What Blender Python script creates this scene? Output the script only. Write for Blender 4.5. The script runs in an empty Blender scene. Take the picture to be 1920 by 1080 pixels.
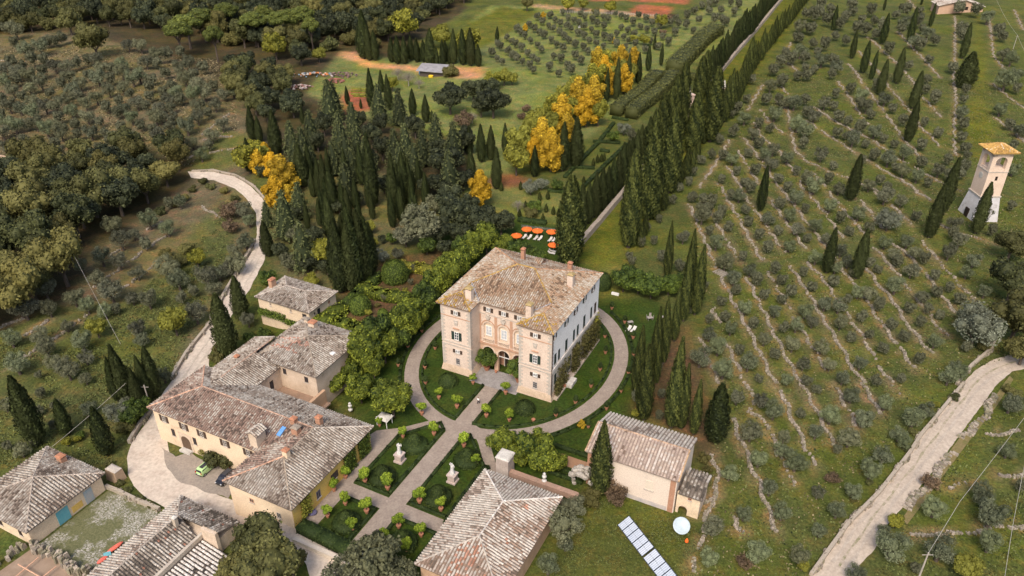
import bpy, math, random
import numpy as np
from mathutils import Vector
R = math.radians
rng = np.random.default_rng(7); random.seed(7)
scn = bpy.context.scene; COL = scn.collection

# ------------------------------------------------------------------ camera, sky, sun, exposure
FPX, TH, CH = 1490.0, R(31), 100.0
cd = bpy.data.cameras.new('camera'); cam = bpy.data.objects.new('camera', cd); COL.objects.link(cam)
cam.location = (0, 0, CH); cam.rotation_euler = (R(90) - TH, 0, 0)
cd.sensor_width = 36; cd.lens = 36 * FPX / 1920; cd.clip_end = 5000; cd.clip_start = 1
scn.camera = cam
SUN_EL, SUN_AZ = R(50), R(-165)            # azimuth clockwise from +Y: veiled sun high behind the camera
w = bpy.data.worlds.new('World'); scn.world = w; w.use_nodes = True
nt = w.node_tree; sky = nt.nodes.new('ShaderNodeTexSky'); sky.sky_type = 'NISHITA'; sky.sun_disc = False
sky.sun_elevation = SUN_EL; sky.sun_rotation = SUN_AZ; sky.dust_density = 3.5; sky.air_density = 1.0; sky.ozone_density = .6
nt.links.new(sky.outputs[0], nt.nodes['Background'].inputs[0]); nt.nodes['Background'].inputs[1].default_value = .115
sl = bpy.data.lights.new('sun', 'SUN'); sl.energy = 1.5; sl.angle = R(20); sl.color = (1, .93, .84)
so = bpy.data.objects.new('sun', sl); COL.objects.link(so)
so.rotation_euler = Vector((math.sin(SUN_AZ) * math.cos(SUN_EL), math.cos(SUN_AZ) * math.cos(SUN_EL), math.sin(SUN_EL))).to_track_quat('Z', 'Y').to_euler()
so.location = (-60, 60, 150)
scn.view_settings.view_transform = 'Standard'; scn.view_settings.look = 'None'
scn.view_settings.exposure = 0.98; scn.view_settings.gamma = 1
scn.view_settings.use_white_balance = True; scn.view_settings.white_balance_temperature = 6750; scn.view_settings.white_balance_tint = 10

# ------------------------------------------------------------------ estate frame and terrain height
O = np.array([-15.15, 133.81]); UX = np.array([.8943, -.4474]); UY = np.array([.4474, .8943])
ANG = math.atan2(UX[1], UX[0])
def W(u, v, z=0.0):
    p = O + u * UX + v * UY; return (p[0], p[1], z)
def uv_of(x, y):
    dx, dy = x - O[0], y - O[1]
    return dx * UX[0] + dy * UX[1], dx * UY[0] + dy * UY[1]
def sstep(a, b, x):
    t = np.clip((x - a) / (b - a), 0, 1); return t * t * (3 - 2 * t)
def H(x, y):
    x = np.asarray(x, float); y = np.asarray(y, float)
    u, v = uv_of(x, y)
    k = sstep(-14, 4, v)
    a = -3 + k * (-34); b = -11 + k * (-38)
    low = -3.0 * sstep(0, 1, (u - a) / (b - a)) * (1 - sstep(45, 110, v))
    d = np.hypot((u - 10) / 1.0, (v - 20) / 1.5)
    m = sstep(75, 130, d)
    n = 1.3 * np.sin(x * .043 + 1.2) * np.cos(y * .037 + .5) + .7 * np.sin(x * .081 + y * .06) + .35 * np.sin(y * .13 - x * .11)
    return low + m * n
def ray(px, py):
    X = (px - 960) / FPX; Y = -(py - 540) / FPX
    return np.array([X, math.cos(TH) + Y * math.sin(TH), -math.sin(TH) + Y * math.cos(TH)])
def BP(px, py, z=0.0):
    d = ray(px, py); t = (z - CH) / d[2]; return np.array([0, 0, CH]) + d * t
def G(px, py, dz=0.0):
    z = dz
    for _ in range(6):
        p = BP(px, py, z); z = float(H(p[0], p[1])) + dz
    return np.array([p[0], p[1], z - dz])
def project(x, y, z):
    vz = z - CH; fw = y * math.cos(TH) - vz * math.sin(TH); up = y * math.sin(TH) + vz * math.cos(TH)
    fw = np.maximum(fw, 1e-3)
    return 960 + FPX * x / fw, 540 - FPX * up / fw
def height_to(g, ty):
    lo, hi = 0.1, 60
    for _ in range(30):
        m = (lo + hi) / 2
        if project(g[0], g[1], g[2] + m)[1] > ty: lo = m
        else: hi = m
    return lo
def pxm(g):  # pixels per metre there
    fw = g[1] * math.cos(TH) + (CH - g[2]) * math.sin(TH); return FPX / fw
def T3(ox, oy, s=3.0):
    return lambda x, y: (ox + x / s, oy + y / s)

# ------------------------------------------------------------------ object helpers
def tag(o, label=None, cat=None, group=None, kind=None):
    if label: o['label'] = label
    if cat: o['category'] = cat
    if group: o['group'] = group
    if kind: o['kind'] = kind
    return o
def empty(name, loc, label, cat, group=None, rz=0.0):
    o = bpy.data.objects.new(name, None); COL.objects.link(o); o.location = loc; o.rotation_euler = (0, 0, rz)
    o.empty_display_size = .5
    return tag(o, label, cat, group)
def link(name, me, parent=None, loc=(0, 0, 0), rot=(0, 0, 0), sc=None):
    o = bpy.data.objects.new(name, me); COL.objects.link(o); o.location = loc; o.rotation_euler = rot
    if sc is not None: o.scale = sc
    if parent is not None: o.parent = parent
    return o
def mesh_np(name, V, F, mat, shade=None, col=None, smooth=False):
    """V (n,3), F (m,k) uniform polygons"""
    V = np.asarray(V, np.float32); F = np.asarray(F, np.int32); k = F.shape[1]
    me = bpy.data.meshes.new(name); me.vertices.add(len(V)); me.vertices.foreach_set('co', V.ravel())
    me.loops.add(F.size); me.loops.foreach_set('vertex_index', F.ravel())
    me.polygons.add(len(F)); me.polygons.foreach_set('loop_start', np.arange(0, F.size, k, dtype=np.int32))
    me.polygons.foreach_set('loop_total', np.full(len(F), k, np.int32))
    if smooth: me.polygons.foreach_set('use_smooth', np.ones(len(F), bool))
    if shade is not None:
        a = me.attributes.new('shade', 'FLOAT', 'FACE'); a.data.foreach_set('value', np.asarray(shade, np.float32))
    if col is not None:
        a = me.attributes.new('tcol', 'FLOAT_COLOR', 'FACE')
        c = np.ones((len(F), 4), np.float32); c[:, :3] = col; a.data.foreach_set('color', c.ravel())
    me.update(); me.validate()
    for m in (mat if isinstance(mat, (list, tuple)) else [mat]): me.materials.append(m)
    return me
class MB:
    """collects polygons, then becomes ONE mesh"""
    def __init__(s): s.v = []; s.f = []; s.c = []
    def add(s, vs, fs, c=None):
        n = len(s.v); s.v += [tuple(map(float, p)) for p in vs]; s.f += [tuple(i + n for i in f) for f in fs]
        s.c += [c or (1, 1, 1)] * len(fs); return s
    def box(s, x0, x1, y0, y1, z0, z1, c=None, tx=0, ty=0):
        vs = [(x0, y0, z0), (x1, y0, z0), (x1, y1, z0), (x0, y1, z0), (x0 + tx, y0 + ty, z1), (x1 - tx, y0 + ty, z1), (x1 - tx, y1 - ty, z1), (x0 + tx, y1 - ty, z1)]
        return s.add(vs, [(3, 2, 1, 0), (4, 5, 6, 7), (0, 1, 5, 4), (1, 2, 6, 5), (2, 3, 7, 6), (3, 0, 4, 7)], c)
    def poly(s, pts, c=None): return s.add(pts, [tuple(range(len(pts)))], c)
    def prism(s, pts, z0, z1, c=None):
        n = len(pts); vs = [(p[0], p[1], z0) for p in pts] + [(p[0], p[1], z1) for p in pts]
        return s.add(vs, [tuple(range(n - 1, -1, -1)), tuple(range(n, 2 * n))] + [(i, (i + 1) % n, n + (i + 1) % n, n + i) for i in range(n)], c)
    def tube(s, a, b, r0, r1=None, n=7, c=None, cap=True):
        a = np.array(a, float); b = np.array(b, float); r1 = r0 if r1 is None else r1
        d = b - a; d /= np.linalg.norm(d) + 1e-9; x = np.cross(d, [0, 0, 1.]);
        if np.linalg.norm(x) < 1e-3: x = np.array([1., 0, 0])
        x /= np.linalg.norm(x); y = np.cross(d, x); vs = []
        for p, r in ((a, r0), (b, r1)):
            for k in range(n):
                t = 2 * math.pi * k / n; vs.append(p + r * (math.cos(t) * x + math.sin(t) * y))
        fs = [(k, (k + 1) % n, n + (k + 1) % n, n + k) for k in range(n)]
        if cap: fs += [tuple(range(n - 1, -1, -1)), tuple(range(n, 2 * n))]
        return s.add(vs, fs, c)
    def lathe(s, prof, n=12, c=None, o=(0, 0, 0)):
        vs = []; m = len(prof)
        for r, z in prof:
            for k in range(n):
                t = 2 * math.pi * k / n; vs.append((o[0] + r * math.cos(t), o[1] + r * math.sin(t), o[2] + z))
        fs = [(i * n + k, i * n + (k + 1) % n, (i + 1) * n + (k + 1) % n, (i + 1) * n + k) for i in range(m - 1) for k in range(n)]
        fs += [tuple(range(n - 1, -1, -1)), tuple(range((m - 1) * n, m * n))]
        return s.add(vs, fs, c)
    def ball(s, cx, cy, cz, rx, ry, rz, n=8, m=5, c=None):
        pr = [(max(math.sin(math.pi * i / m), .02), -math.cos(math.pi * i / m)) for i in range(m + 1)]
        vs = [(cx + rx * r * math.cos(2 * math.pi * k / n), cy + ry * r * math.sin(2 * math.pi * k / n), cz + rz * z) for r, z in pr for k in range(n)]
        fs = [(i * n + k, i * n + (k + 1) % n, (i + 1) * n + (k + 1) % n, (i + 1) * n + k) for i in range(m) for k in range(n)]
        return s.add(vs, fs, c)
    def mesh(s, name, mat, smooth=False, col=False):
        me = bpy.data.meshes.new(name); me.from_pydata(s.v, [], s.f)
        if col:
            a = me.attributes.new('tcol', 'FLOAT_COLOR', 'FACE'); c = np.ones((len(s.f), 4), np.float32); c[:, :3] = s.c; a.data.foreach_set('color', c.ravel())
        if smooth:
            for p in me.polygons: p.use_smooth = True
        for m in (mat if isinstance(mat, (list, tuple)) else [mat]): me.materials.append(m)
        me.update(); return me
    def obj(s, name, mat, parent=None, smooth=False, col=False, **k): return link(name, s.mesh(name, mat, smooth, col), parent, **k)

# ------------------------------------------------------------------ materials
MATS = {}
def nodes_mat(name):
    m = bpy.data.materials.new(name); m.use_nodes = True; t = m.node_tree; b = t.nodes['Principled BSDF']
    return m, t, b
def N(t, typ, **k):
    n = t.nodes.new(typ)
    for a, v in k.items(): setattr(n, a, v)
    return n
def noise(t, scale, detail=3, rough=.6, coord='Object'):
    tc = N(t, 'ShaderNodeNewGeometry') if coord == 'World' else N(t, 'ShaderNodeTexCoord')
    n = N(t, 'ShaderNodeTexNoise'); n.inputs['Scale'].default_value = scale; n.inputs['Detail'].default_value = detail; n.inputs['Roughness'].default_value = rough
    t.links.new(tc.outputs['Position' if coord == 'World' else 'Object'], n.inputs['Vector']); return n
def ramp(t, fac, stops):
    r = N(t, 'ShaderNodeValToRGB'); el = r.color_ramp.elements
    while len(el) > 1: el.remove(el[-1])
    el[0].position = stops[0][0]; el[0].color = (*stops[0][1], 1)
    for p, c in stops[1:]:
        e = el.new(p); e.color = (*c, 1)
    t.links.new(fac, r.inputs[0]); return r
def mix(t, fac, a, b, mode='MIX'):
    n = N(t, 'ShaderNodeMix', data_type='RGBA', blend_type=mode)
    for s, v in ((0, fac), (6, a), (7, b)):
        if hasattr(v, 'links'): t.links.new(v, n.inputs[s])
        elif s == 0: n.inputs[0].default_value = v
        else: n.inputs[s].default_value = (*v, 1)
    return n.outputs[2]
def bump(t, b, h, dist=.05, st=.6):
    n = N(t, 'ShaderNodeBump'); n.inputs['Strength'].default_value = st; n.inputs['Distance'].default_value = dist
    t.links.new(h, n.inputs['Height']); t.links.new(n.outputs[0], b.inputs['Normal'])
def surf(name, c1, c2=None, scale=1.0, rough=.85, spec=.2, c3=None, fine=12, bd=.02, metal=0, coord='World'):
    if name in MATS: return MATS[name]
    m, t, b = nodes_mat(name); c2 = c2 or tuple(x * .8 for x in c1)
    n1 = noise(t, scale, 5, .65, coord); n2 = noise(t, fine, 4, .7, coord)
    st = [(.34, c1), (.62, c2)] + ([(.74, c3)] if c3 else [])
    r = ramp(t, n1.outputs[0], st); r2 = ramp(t, n2.outputs[0], [(.3, (.78, .78, .78)), (.7, (1.18, 1.18, 1.18))])
    t.links.new(mix(t, 1.0, r.outputs[0], r2.outputs[0], 'MULTIPLY'), b.inputs['Base Color'])
    b.inputs['Roughness'].default_value = rough; b.inputs['Specular IOR Level'].default_value = spec; b.inputs['Metallic'].default_value = metal
    if bd: bump(t, b, n2.outputs[0], bd)
    MATS[name] = m; return m
def leafmat(name, dark, light, var=.35, hue=None):
    """leaf colour: per-leaf 'shade' mixes two greens, whole plant varies by Object Info random"""
    if name in MATS: return MATS[name]
    m, t, b = nodes_mat(name)
    a = N(t, 'ShaderNodeAttribute', attribute_name='shade'); oi = N(t, 'ShaderNodeObjectInfo')
    c = mix(t, a.outputs['Fac'], dark, light)
    if hue: # a second look that some plants lean to
        r = ramp(t, oi.outputs['Random'], [(.0, (0, 0, 0)), (1, (1, 1, 1))]); c = mix(t, r.outputs[0], c, mix(t, a.outputs['Fac'], tuple(x * .7 for x in hue), hue))
    mp = N(t, 'ShaderNodeMapRange'); mp.inputs[3].default_value = 1 - var; mp.inputs[4].default_value = 1 + var
    mu = N(t, 'ShaderNodeMath', operation='FRACT'); m2 = N(t, 'ShaderNodeMath', operation='MULTIPLY'); m2.inputs[1].default_value = 7.31
    t.links.new(oi.outputs['Random'], m2.inputs[0]); t.links.new(m2.outputs[0], mu.inputs[0]); t.links.new(mu.outputs[0], mp.inputs[0])
    cm = N(t, 'ShaderNodeCombineColor');
    for i in range(3): t.links.new(mp.outputs[0], cm.inputs[i])
    t.links.new(mix(t, 1.0, c, cm.outputs[0], 'MULTIPLY'), b.inputs['Base Color'])
    b.inputs['Roughness'].default_value = .7; b.inputs['Specular IOR Level'].default_value = .15
    MATS[name] = m; return m
def tcolmat(name, fine=9, rough=.9, bd=.02):
    if name in MATS: return MATS[name]
    m, t, b = nodes_mat(name); a = N(t, 'ShaderNodeAttribute', attribute_name='tcol')
    n = noise(t, fine, 4, .75, 'World'); r = ramp(t, n.outputs[0], [(.3, (.62, .6, .58)), (.7, (1.3, 1.3, 1.3))])
    t.links.new(mix(t, 1.0, a.outputs['Color'], r.outputs[0], 'MULTIPLY'), b.inputs['Base Color'])
    b.inputs['Roughness'].default_value = rough; b.inputs['Specular IOR Level'].default_value = .15
    bump(t, b, n.outputs[0], bd); MATS[name] = m; return m
def glassmat():
    m, t, b = nodes_mat('window glass'); b.inputs['Base Color'].default_value = (.03, .035, .045, 1); b.inputs['Roughness'].default_value = .08
    b.inputs['Specular IOR Level'].default_value = .35; return m
BARK = surf('bark', (.11, .085, .065), (.07, .055, .045), 3, fine=20)
GLASS = glassmat()
STONE = surf('rubble stone', (.42, .37, .31), (.27, .235, .19), 1.5, c3=(.12, .11, .06), fine=6, bd=.05)
PALE = surf('weathered limestone', (.58, .55, .5), (.4, .37, .33), 1.2, c3=(.2, .19, .16), fine=8)
TERRA = surf('terracotta', (.42, .19, .11), (.33, .15, .09), 4)
SOILRED = surf('red soil', (.22, .075, .04), (.27, .11, .06), .3)
TILE = tcolmat('roof tile')
CYP = leafmat('cypress foliage', (.008, .014, .006), (.055, .072, .02), .25, hue=(.05, .06, .02))
CYPY = leafmat('yellowish cypress foliage', (.012, .02, .007), (.105, .118, .03), .22)
OLV = leafmat('olive foliage', (.028, .033, .019), (.19, .205, .13), .25, hue=(.15, .175, .085))
OLVD = leafmat('brown grey olive foliage', (.032, .034, .021), (.18, .182, .125), .25, hue=(.155, .16, .085))
OAK = leafmat('dark oak foliage', (.014, .02, .009), (.108, .118, .042), .35, hue=(.14, .125, .038))
FIR = leafmat('conifer foliage', (.015, .022, .010), (.10, .112, .042), .25)
DKT = leafmat('dark evergreen foliage', (.012, .017, .010), (.09, .10, .045), .25)
PINE = leafmat('stone pine foliage', (.03, .042, .010), (.15, .17, .035), .2)
GOLD = leafmat('golden autumn foliage', (.10, .075, .010), (.58, .41, .04), .18, hue=(.52, .30, .018))
YGRN = leafmat('yellow green foliage', (.06, .065, .01), (.34, .32, .04), .2, hue=(.2, .2, .035))
LIME = leafmat('fresh lime foliage', (.012, .026, .005), (.25, .285, .034), .18)
LUSH = leafmat('lush green foliage', (.010, .022, .006), (.14, .19, .03), .2)
LEMON = leafmat('lemon foliage', (0.060, 0.108, 0.010), (0.288, 0.360, 0.036), .2)
BOX = leafmat('clipped box foliage', (.012, .024, .007), (.06, .084, .02), .2)
SILV = leafmat('silver shrub foliage', (.07, .075, .05), (.23, .25, .18), .15)
BROWN = leafmat('dry brown foliage', (.06, .04, .025), (.2, .14, .085), .25)
HEDG = leafmat('tall clipped hedge foliage', (.03, .036, .012), (.16, .165, .05), .1)
TWIG = leafmat('bare twigs', (.10, .08, .06), (.26, .23, .17), .15)

# ------------------------------------------------------------------ plant meshes
def leaves(P, Nn, s, asp=.6, tilt=.7, rg=rng):
    n = len(P); Q = Nn + rg.normal(0, tilt, (n, 3)); Q /= np.linalg.norm(Q, axis=1)[:, None] + 1e-9
    a = np.cross(Q, rg.normal(0, 1, (n, 3))); a /= np.linalg.norm(a, axis=1)[:, None] + 1e-9; b = np.cross(Q, a)
    s = s * rg.uniform(.6, 1.35, (n, 1))
    V = np.stack([P + a * s, P + b * s * asp, P - a * s, P - b * s * asp], 1).reshape(-1, 3)
    return V, np.arange(4 * n).reshape(-1, 4)
def icodirs(n):
    i = np.arange(n) + .5; ph = np.arccos(1 - 2 * i / n); th = math.pi * (1 + 5 ** .5) * i
    return np.stack([np.cos(th) * np.sin(ph), np.sin(th) * np.sin(ph), np.cos(ph)], 1)
def blobcore(c, r, n=8, m=6, jit=.15, rg=rng):
    V = []
    for i in range(m + 1):
        for k in range(n):
            f = max(math.sin(math.pi * i / m), .03); j = 1 + rg.uniform(-jit, jit)
            V.append((c[0] + r[0] * f * j * math.cos(2 * math.pi * k / n), c[1] + r[1] * f * j * math.sin(2 * math.pi * k / n), c[2] - r[2] * j * math.cos(math.pi * i / m)))
    F = [(i * n + k, i * n + (k + 1) % n, (i + 1) * n + (k + 1) % n, (i + 1) * n + k) for i in range(m) for k in range(n)]
    return np.array(V), np.array(F)
def assemble(parts):
    V = []; F = []; S = []; n = 0
    for v, f, s in parts:
        V.append(v); F.append(f + n); S.append(np.broadcast_to(s, len(f))); n += len(v)
    return np.concatenate(V), np.concatenate(F), np.concatenate(S)
def crown_lobes(name, mat, lobes, nleaf, ls, core=.78, asp=.6, tilt=.7, seed=0, up=0.0):
    """lobes: (centre, radii). Leaves sit in a rough shell round every lobe, with gaps between lobes"""
    rg = np.random.default_rng(seed); parts = []
    area = sum(l[1][0] * l[1][2] for l in lobes)
    for c, r in lobes:
        c = np.array(c); r = np.array(r); k = int(nleaf * r[0] * r[2] / area)
        d = rg.normal(0, 1, (k, 3)); d /= np.linalg.norm(d, axis=1)[:, None]
        rad = 1 - np.abs(rg.normal(0, .15, (k, 1))) + rg.uniform(0, .2, (k, 1)) ** 1.5
        P = c + d * r * rad
        keep = np.ones(k, bool)
        for c2, r2 in lobes:
            if c2 is not c and tuple(c2) != tuple(c): keep &= (((P - np.array(c2)) / (np.array(r2) * .75)) ** 2).sum(1) > 1
        P = P[keep]; d = d[keep]
        cl = .5 + .25 * np.sin(P[:, 0] * 2.1 + seed) * np.cos(P[:, 1] * 1.9) + .25 * np.sin(P[:, 2] * 2.7)
        V, F = leaves(P, d + np.array([0, 0, up]), ls, asp, tilt, rg); parts.append((V, F, np.clip(cl + rg.normal(0, .27, len(F)), 0, 1)))
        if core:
            v, f = blobcore(c, r * core, rg=rg); parts.append((v, f, .25))  # core toned darker than the leaves: inner-crown shade put into its colour
    V, F, S = assemble(parts); return mesh_np(name, V, F, mat, S)
def trunk_mesh(h, r, limbs=3, spread=1.0, seed=0, base=.3):
    rg = random.Random(seed); mb = MB(); p = (0, 0, -.4); q = (rg.uniform(-.1, .1) * h * .2, rg.uniform(-.1, .1) * h * .2, h * .5)
    mb.tube(p, q, r * 1.25, r * .85)
    for k in range(limbs):
        a = 2 * math.pi * (k + rg.random() * .5) / limbs; e = (q[0] + spread * math.cos(a), q[1] + spread * math.sin(a), h * rg.uniform(.85, 1.1))
        mb.tube(q, e, r * .6, r * .25, n=5)
    return mb.mesh('trunk', BARK)
PL = {}
def reg(kind, crown, trunk, ch, r): PL.setdefault(kind, []).append((crown, trunk, ch, r))
def rlobes(seed, n, R0, z0, flat=.8, rmin=.35, rmax=.6, spread=.75, top=1.0):
    rg = random.Random(seed); L = [((0, 0, z0), (R0 * .72, R0 * .72, R0 * .62 * flat))]
    for k in range(n):
        a = 2 * math.pi * (k + rg.random() * .7) / n; e = rg.uniform(-.35, .9); rr = R0 * rg.uniform(rmin, rmax)
        d = R0 * spread * math.sqrt(max(0, 1 - (e * .75) ** 2)) * rg.uniform(.75, 1)
        L.append(((d * math.cos(a), d * math.sin(a), z0 + e * R0 * .62 * flat * top), (rr, rr, rr * flat)))
    return L
for s in range(5):   # olive: unit crown radius 1 -> scaled
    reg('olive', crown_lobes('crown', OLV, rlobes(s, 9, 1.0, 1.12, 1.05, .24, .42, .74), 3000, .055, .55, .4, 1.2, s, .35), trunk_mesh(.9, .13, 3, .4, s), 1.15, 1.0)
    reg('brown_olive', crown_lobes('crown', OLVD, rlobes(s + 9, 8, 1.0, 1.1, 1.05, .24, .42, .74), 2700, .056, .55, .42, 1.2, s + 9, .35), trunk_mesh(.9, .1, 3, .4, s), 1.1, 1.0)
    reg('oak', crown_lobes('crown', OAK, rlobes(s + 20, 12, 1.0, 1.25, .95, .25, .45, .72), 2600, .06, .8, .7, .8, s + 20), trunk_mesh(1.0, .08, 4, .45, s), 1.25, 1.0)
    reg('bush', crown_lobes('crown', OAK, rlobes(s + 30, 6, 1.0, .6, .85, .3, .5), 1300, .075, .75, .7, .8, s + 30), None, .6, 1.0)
for s in range(4):
    reg('golden', crown_lobes('crown', GOLD, [((0, 0, 1.35), (.62, .62, .8)), ((0, 0, 2.0), (.4, .4, .62))] + [(((.42 + .14 * (k % 3)) * math.cos(k * 2.4 + s), (.42 + .14 * (k % 3)) * math.sin(k * 2.4 + s), .55 + k * .115), (.44 - k * .016, .44 - k * .016, .42 - k * .012)) for k in range(13)], 4200, .06, .82, .75, .8, s), trunk_mesh(.8, .07, 3, .3, s), 1.25, 1.0)
    reg('greytree', crown_lobes('crown', OLVD, rlobes(s + 110, 16, 1.0, 1.15, 1.0, .2, .36, .78), 3000, .05, .55, .8, 1.1, s + 110), trunk_mesh(.9, .08, 5, .5, s), 1.15, 1.0)
    reg('limetree', crown_lobes('crown', LIME, rlobes(s + 50, 13, 1.0, 1.2, 1.05, .25, .42, .75), 3200, .085, .82, .38, .55, s + 50, .25), trunk_mesh(.8, .06, 3, .3, s), 1.2, 1.0)
    reg('lush', crown_lobes('crown', LUSH, rlobes(s + 60, 13, 1.0, 1.1, 1.05, .25, .42, .75), 3000, .085, .82, .38, .6, s + 60, .2), trunk_mesh(.7, .06, 3, .3, s), 1.1, 1.0)
    reg('yellowgreen', crown_lobes('crown', YGRN, rlobes(s + 70, 10, 1.0, 1.2, .95, .28, .45, .72), 2200, .07, .75, .7, .8, s + 70), trunk_mesh(.9, .07, 3, .4, s), 1.2, 1.0)
    reg('darktree', crown_lobes('crown', DKT, rlobes(s + 80, 12, 1.0, 1.15, .95, .25, .42, .75), 2600, .065, .8, .7, .8, s + 80), trunk_mesh(.9, .08, 3, .4, s), 1.15, 1.0)
    reg('silver', crown_lobes('crown', SILV, rlobes(s + 90, 14, 1.0, .9, .95, .2, .38), 4200, .045, .62, .4, 1.1, s + 90), trunk_mesh(.6, .07, 3, .4, s), .9, 1.0)
    reg('brownbush', crown_lobes('crown', BROWN, rlobes(s + 95, 7, 1.0, .7, .9, .3, .5), 1300, .08, .6, .5, .9, s + 95), None, .7, 1.0)
    L = [((0, 0, 2.35), (.72, .72, .42))] + [((.62 * math.cos(k * .79 + s), .62 * math.sin(k * .79 + s), 2.2 + .16 * math.sin(k * 2.3)), (.38, .38, .28)) for k in range(8)] + [((.3 * math.cos(k * 2.1 + s), .3 * math.sin(k * 2.1 + s), 2.62), (.36, .36, .24)) for k in range(3)]
    reg('stonepine', crown_lobes('crown', PINE, L, 3600, .05, .8, .6, .8, s + 97, .3), trunk_mesh(2.5, .075, 5, .6, s), 2.55, 1.0)
def spindle(seed, mat, power=.95, n=2600, top=.03, belly=.3, ls=.085):
    """unit cypress: height 1*10, radius 1; z 0..10"""
    rg = np.random.default_rng(seed); z = rg.uniform(0, 1, n) ** .9
    def prof(z):
        t = np.clip((z - belly) / (1 - belly), 0, 1); return np.where(z < belly, .6 + .4 * np.sin(math.pi / 2 * z / belly), top + (1 - top) * np.clip(1 - t ** 1.45, 0, 1) ** power)
    a = rg.uniform(0, 2 * math.pi, n); rag = rg.uniform(.04, .15); rr = prof(z) * (1 + rag * np.sin(a * 4 + z * 17 + seed) * np.cos(a * 2 - z * 9) + rg.normal(0, .07, n))
    P = np.stack([rr * np.cos(a), rr * np.sin(a), .5 + z * 9.5], 1); D = np.stack([np.cos(a), np.sin(a), np.full(n, .5)], 1)
    # upward pointing leaves
    up = np.array([0, 0, 1.]) + rg.normal(0, .3, (n, 3)); up /= np.linalg.norm(up, axis=1)[:, None]
    sd = np.cross(up, D); sd /= np.linalg.norm(sd, axis=1)[:, None] + 1e-9
    L = ls * rg.uniform(.6, 1.3, (n, 1)) * 2.6; wd = ls * rg.uniform(.7, 1.2, (n, 1)) * 1.0
    out = D * .07
    V = np.stack([P - up * L * .5, P + sd * wd + out * .4, P + up * L + out, P - sd * wd + out * .4], 1).reshape(-1, 3); F = np.arange(4 * n).reshape(-1, 4)
    S = np.clip(.45 + .3 * np.sin(a * 5 + z * 19 + seed) + rg.normal(0, .25, n), 0, 1)
    m, k = 12, 9; C = []
    for i in range(m + 1):
        zz = i / m
        for j in range(k): C.append((float(prof(np.array(zz))) * .88 * math.cos(2 * math.pi * j / k), float(prof(np.array(zz))) * .88 * math.sin(2 * math.pi * j / k), .5 + zz * 9.3))
    CF = np.array([(i * k + j, i * k + (j + 1) % k, (i + 1) * k + (j + 1) % k, (i + 1) * k + j) for i in range(m) for j in range(k)])
    V, F, S = assemble([(V, F, S), (np.array(C), CF, .2)]); return mesh_np('crown', V, F, mat, S)  # inner spindle kept near the dark green, crown-depth shade painted in
def cyptrunk(): return MB().tube((0, 0, -.5), (0, 0, 1.2), .22, .16).mesh('trunk', BARK)
CT = cyptrunk()
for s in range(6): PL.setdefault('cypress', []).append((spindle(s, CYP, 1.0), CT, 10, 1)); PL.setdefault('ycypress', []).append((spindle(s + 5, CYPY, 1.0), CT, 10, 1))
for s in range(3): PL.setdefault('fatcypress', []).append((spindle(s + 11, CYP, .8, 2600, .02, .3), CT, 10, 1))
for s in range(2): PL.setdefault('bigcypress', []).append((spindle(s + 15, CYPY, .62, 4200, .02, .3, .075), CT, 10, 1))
def fir(seed, n=3400):
    rg = np.random.default_rng(seed); parts = []; tiers = 13
    for k in range(tiers):
        z = .12 + .86 * k / tiers; R0 = (1 - z ** 1.5) ** .8 * 1.02 + .04; m = max(5, int(11 * (1 - z)) + 2)
        for j in range(m):
            a = 2 * math.pi * (j + rg.random() * .6) / m + k; q = max(8, int(n / tiers / m * (1.3 - z))); t = rg.uniform(.15, 1, q); Rr = R0 * rg.uniform(.8, 1.08)
            x = t * Rr; w_ = rg.normal(0, .17 * Rr * (1.1 - t), q); zz = z * 3 - .30 * t * Rr + rg.normal(0, .06, q) + .1 + .1 * rg.random()
            P = np.stack([x * math.cos(a) - w_ * math.sin(a), x * math.sin(a) + w_ * math.cos(a), zz], 1)
            V, F = leaves(P, np.tile([.5 * math.cos(a), .5 * math.sin(a), 1.], (q, 1)), .07, .6, .7, rg)
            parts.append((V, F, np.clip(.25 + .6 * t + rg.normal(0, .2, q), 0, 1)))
    C = []; k = 8
    for i in range(9):
        zz = .1 + i / 8 * .88; r = ((1 - zz ** 1.5) ** .8) * .7
        for j in range(k): C.append((r * math.cos(2 * math.pi * j / k), r * math.sin(2 * math.pi * j / k), zz * 3))
    CF = np.array([(i * k + j, i * k + (j + 1) % k, (i + 1) * k + (j + 1) % k, (i + 1) * k + j) for i in range(8) for j in range(k)])
    parts.append((np.array(C), CF, .1)); V, F, S = assemble(parts); return mesh_np('crown', V, F, FIR, S)  # cone core darkest of all: shade inside the tree painted into it
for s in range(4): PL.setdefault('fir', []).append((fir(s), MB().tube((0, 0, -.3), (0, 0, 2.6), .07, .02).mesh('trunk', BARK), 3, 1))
def bare(seed):
    rg = np.random.default_rng(seed); P = []; mb = MB(); D = []
    for k in range(60):
        a = rg.uniform(0, 6.28); e = rg.uniform(.15, 1.3); st = np.array([0, 0, rg.uniform(.5, .9)]); d = np.array([math.cos(a) * math.cos(e), math.sin(a) * math.cos(e), math.sin(e)])
        mb.tube(st, st + d * rg.uniform(.6, 1.0), .018, .006, 4, cap=False)
    n = 1500; d = rg.normal(0, 1, (n, 3)); d[:, 2] = np.abs(d[:, 2]) * .9; d /= np.linalg.norm(d, axis=1)[:, None]
    P = d * rg.uniform(.45, 1.05, (n, 1)) * [1, 1, .8] + [0, 0, .7]; V, F = leaves(P, d, .055, .16, .8, rg)
    return mesh_np('crown', V, F, TWIG, rg.uniform(0, 1, n)), mb.tube((0, 0, -.3), (0, 0, .9), .07, .04).mesh('trunk', surf('pale bark', (.3, .27, .22)))
for s in range(2):
    c_, t_ = bare(s); PL.setdefault('bare', []).append((c_, t_, 1.2, 1))
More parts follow.
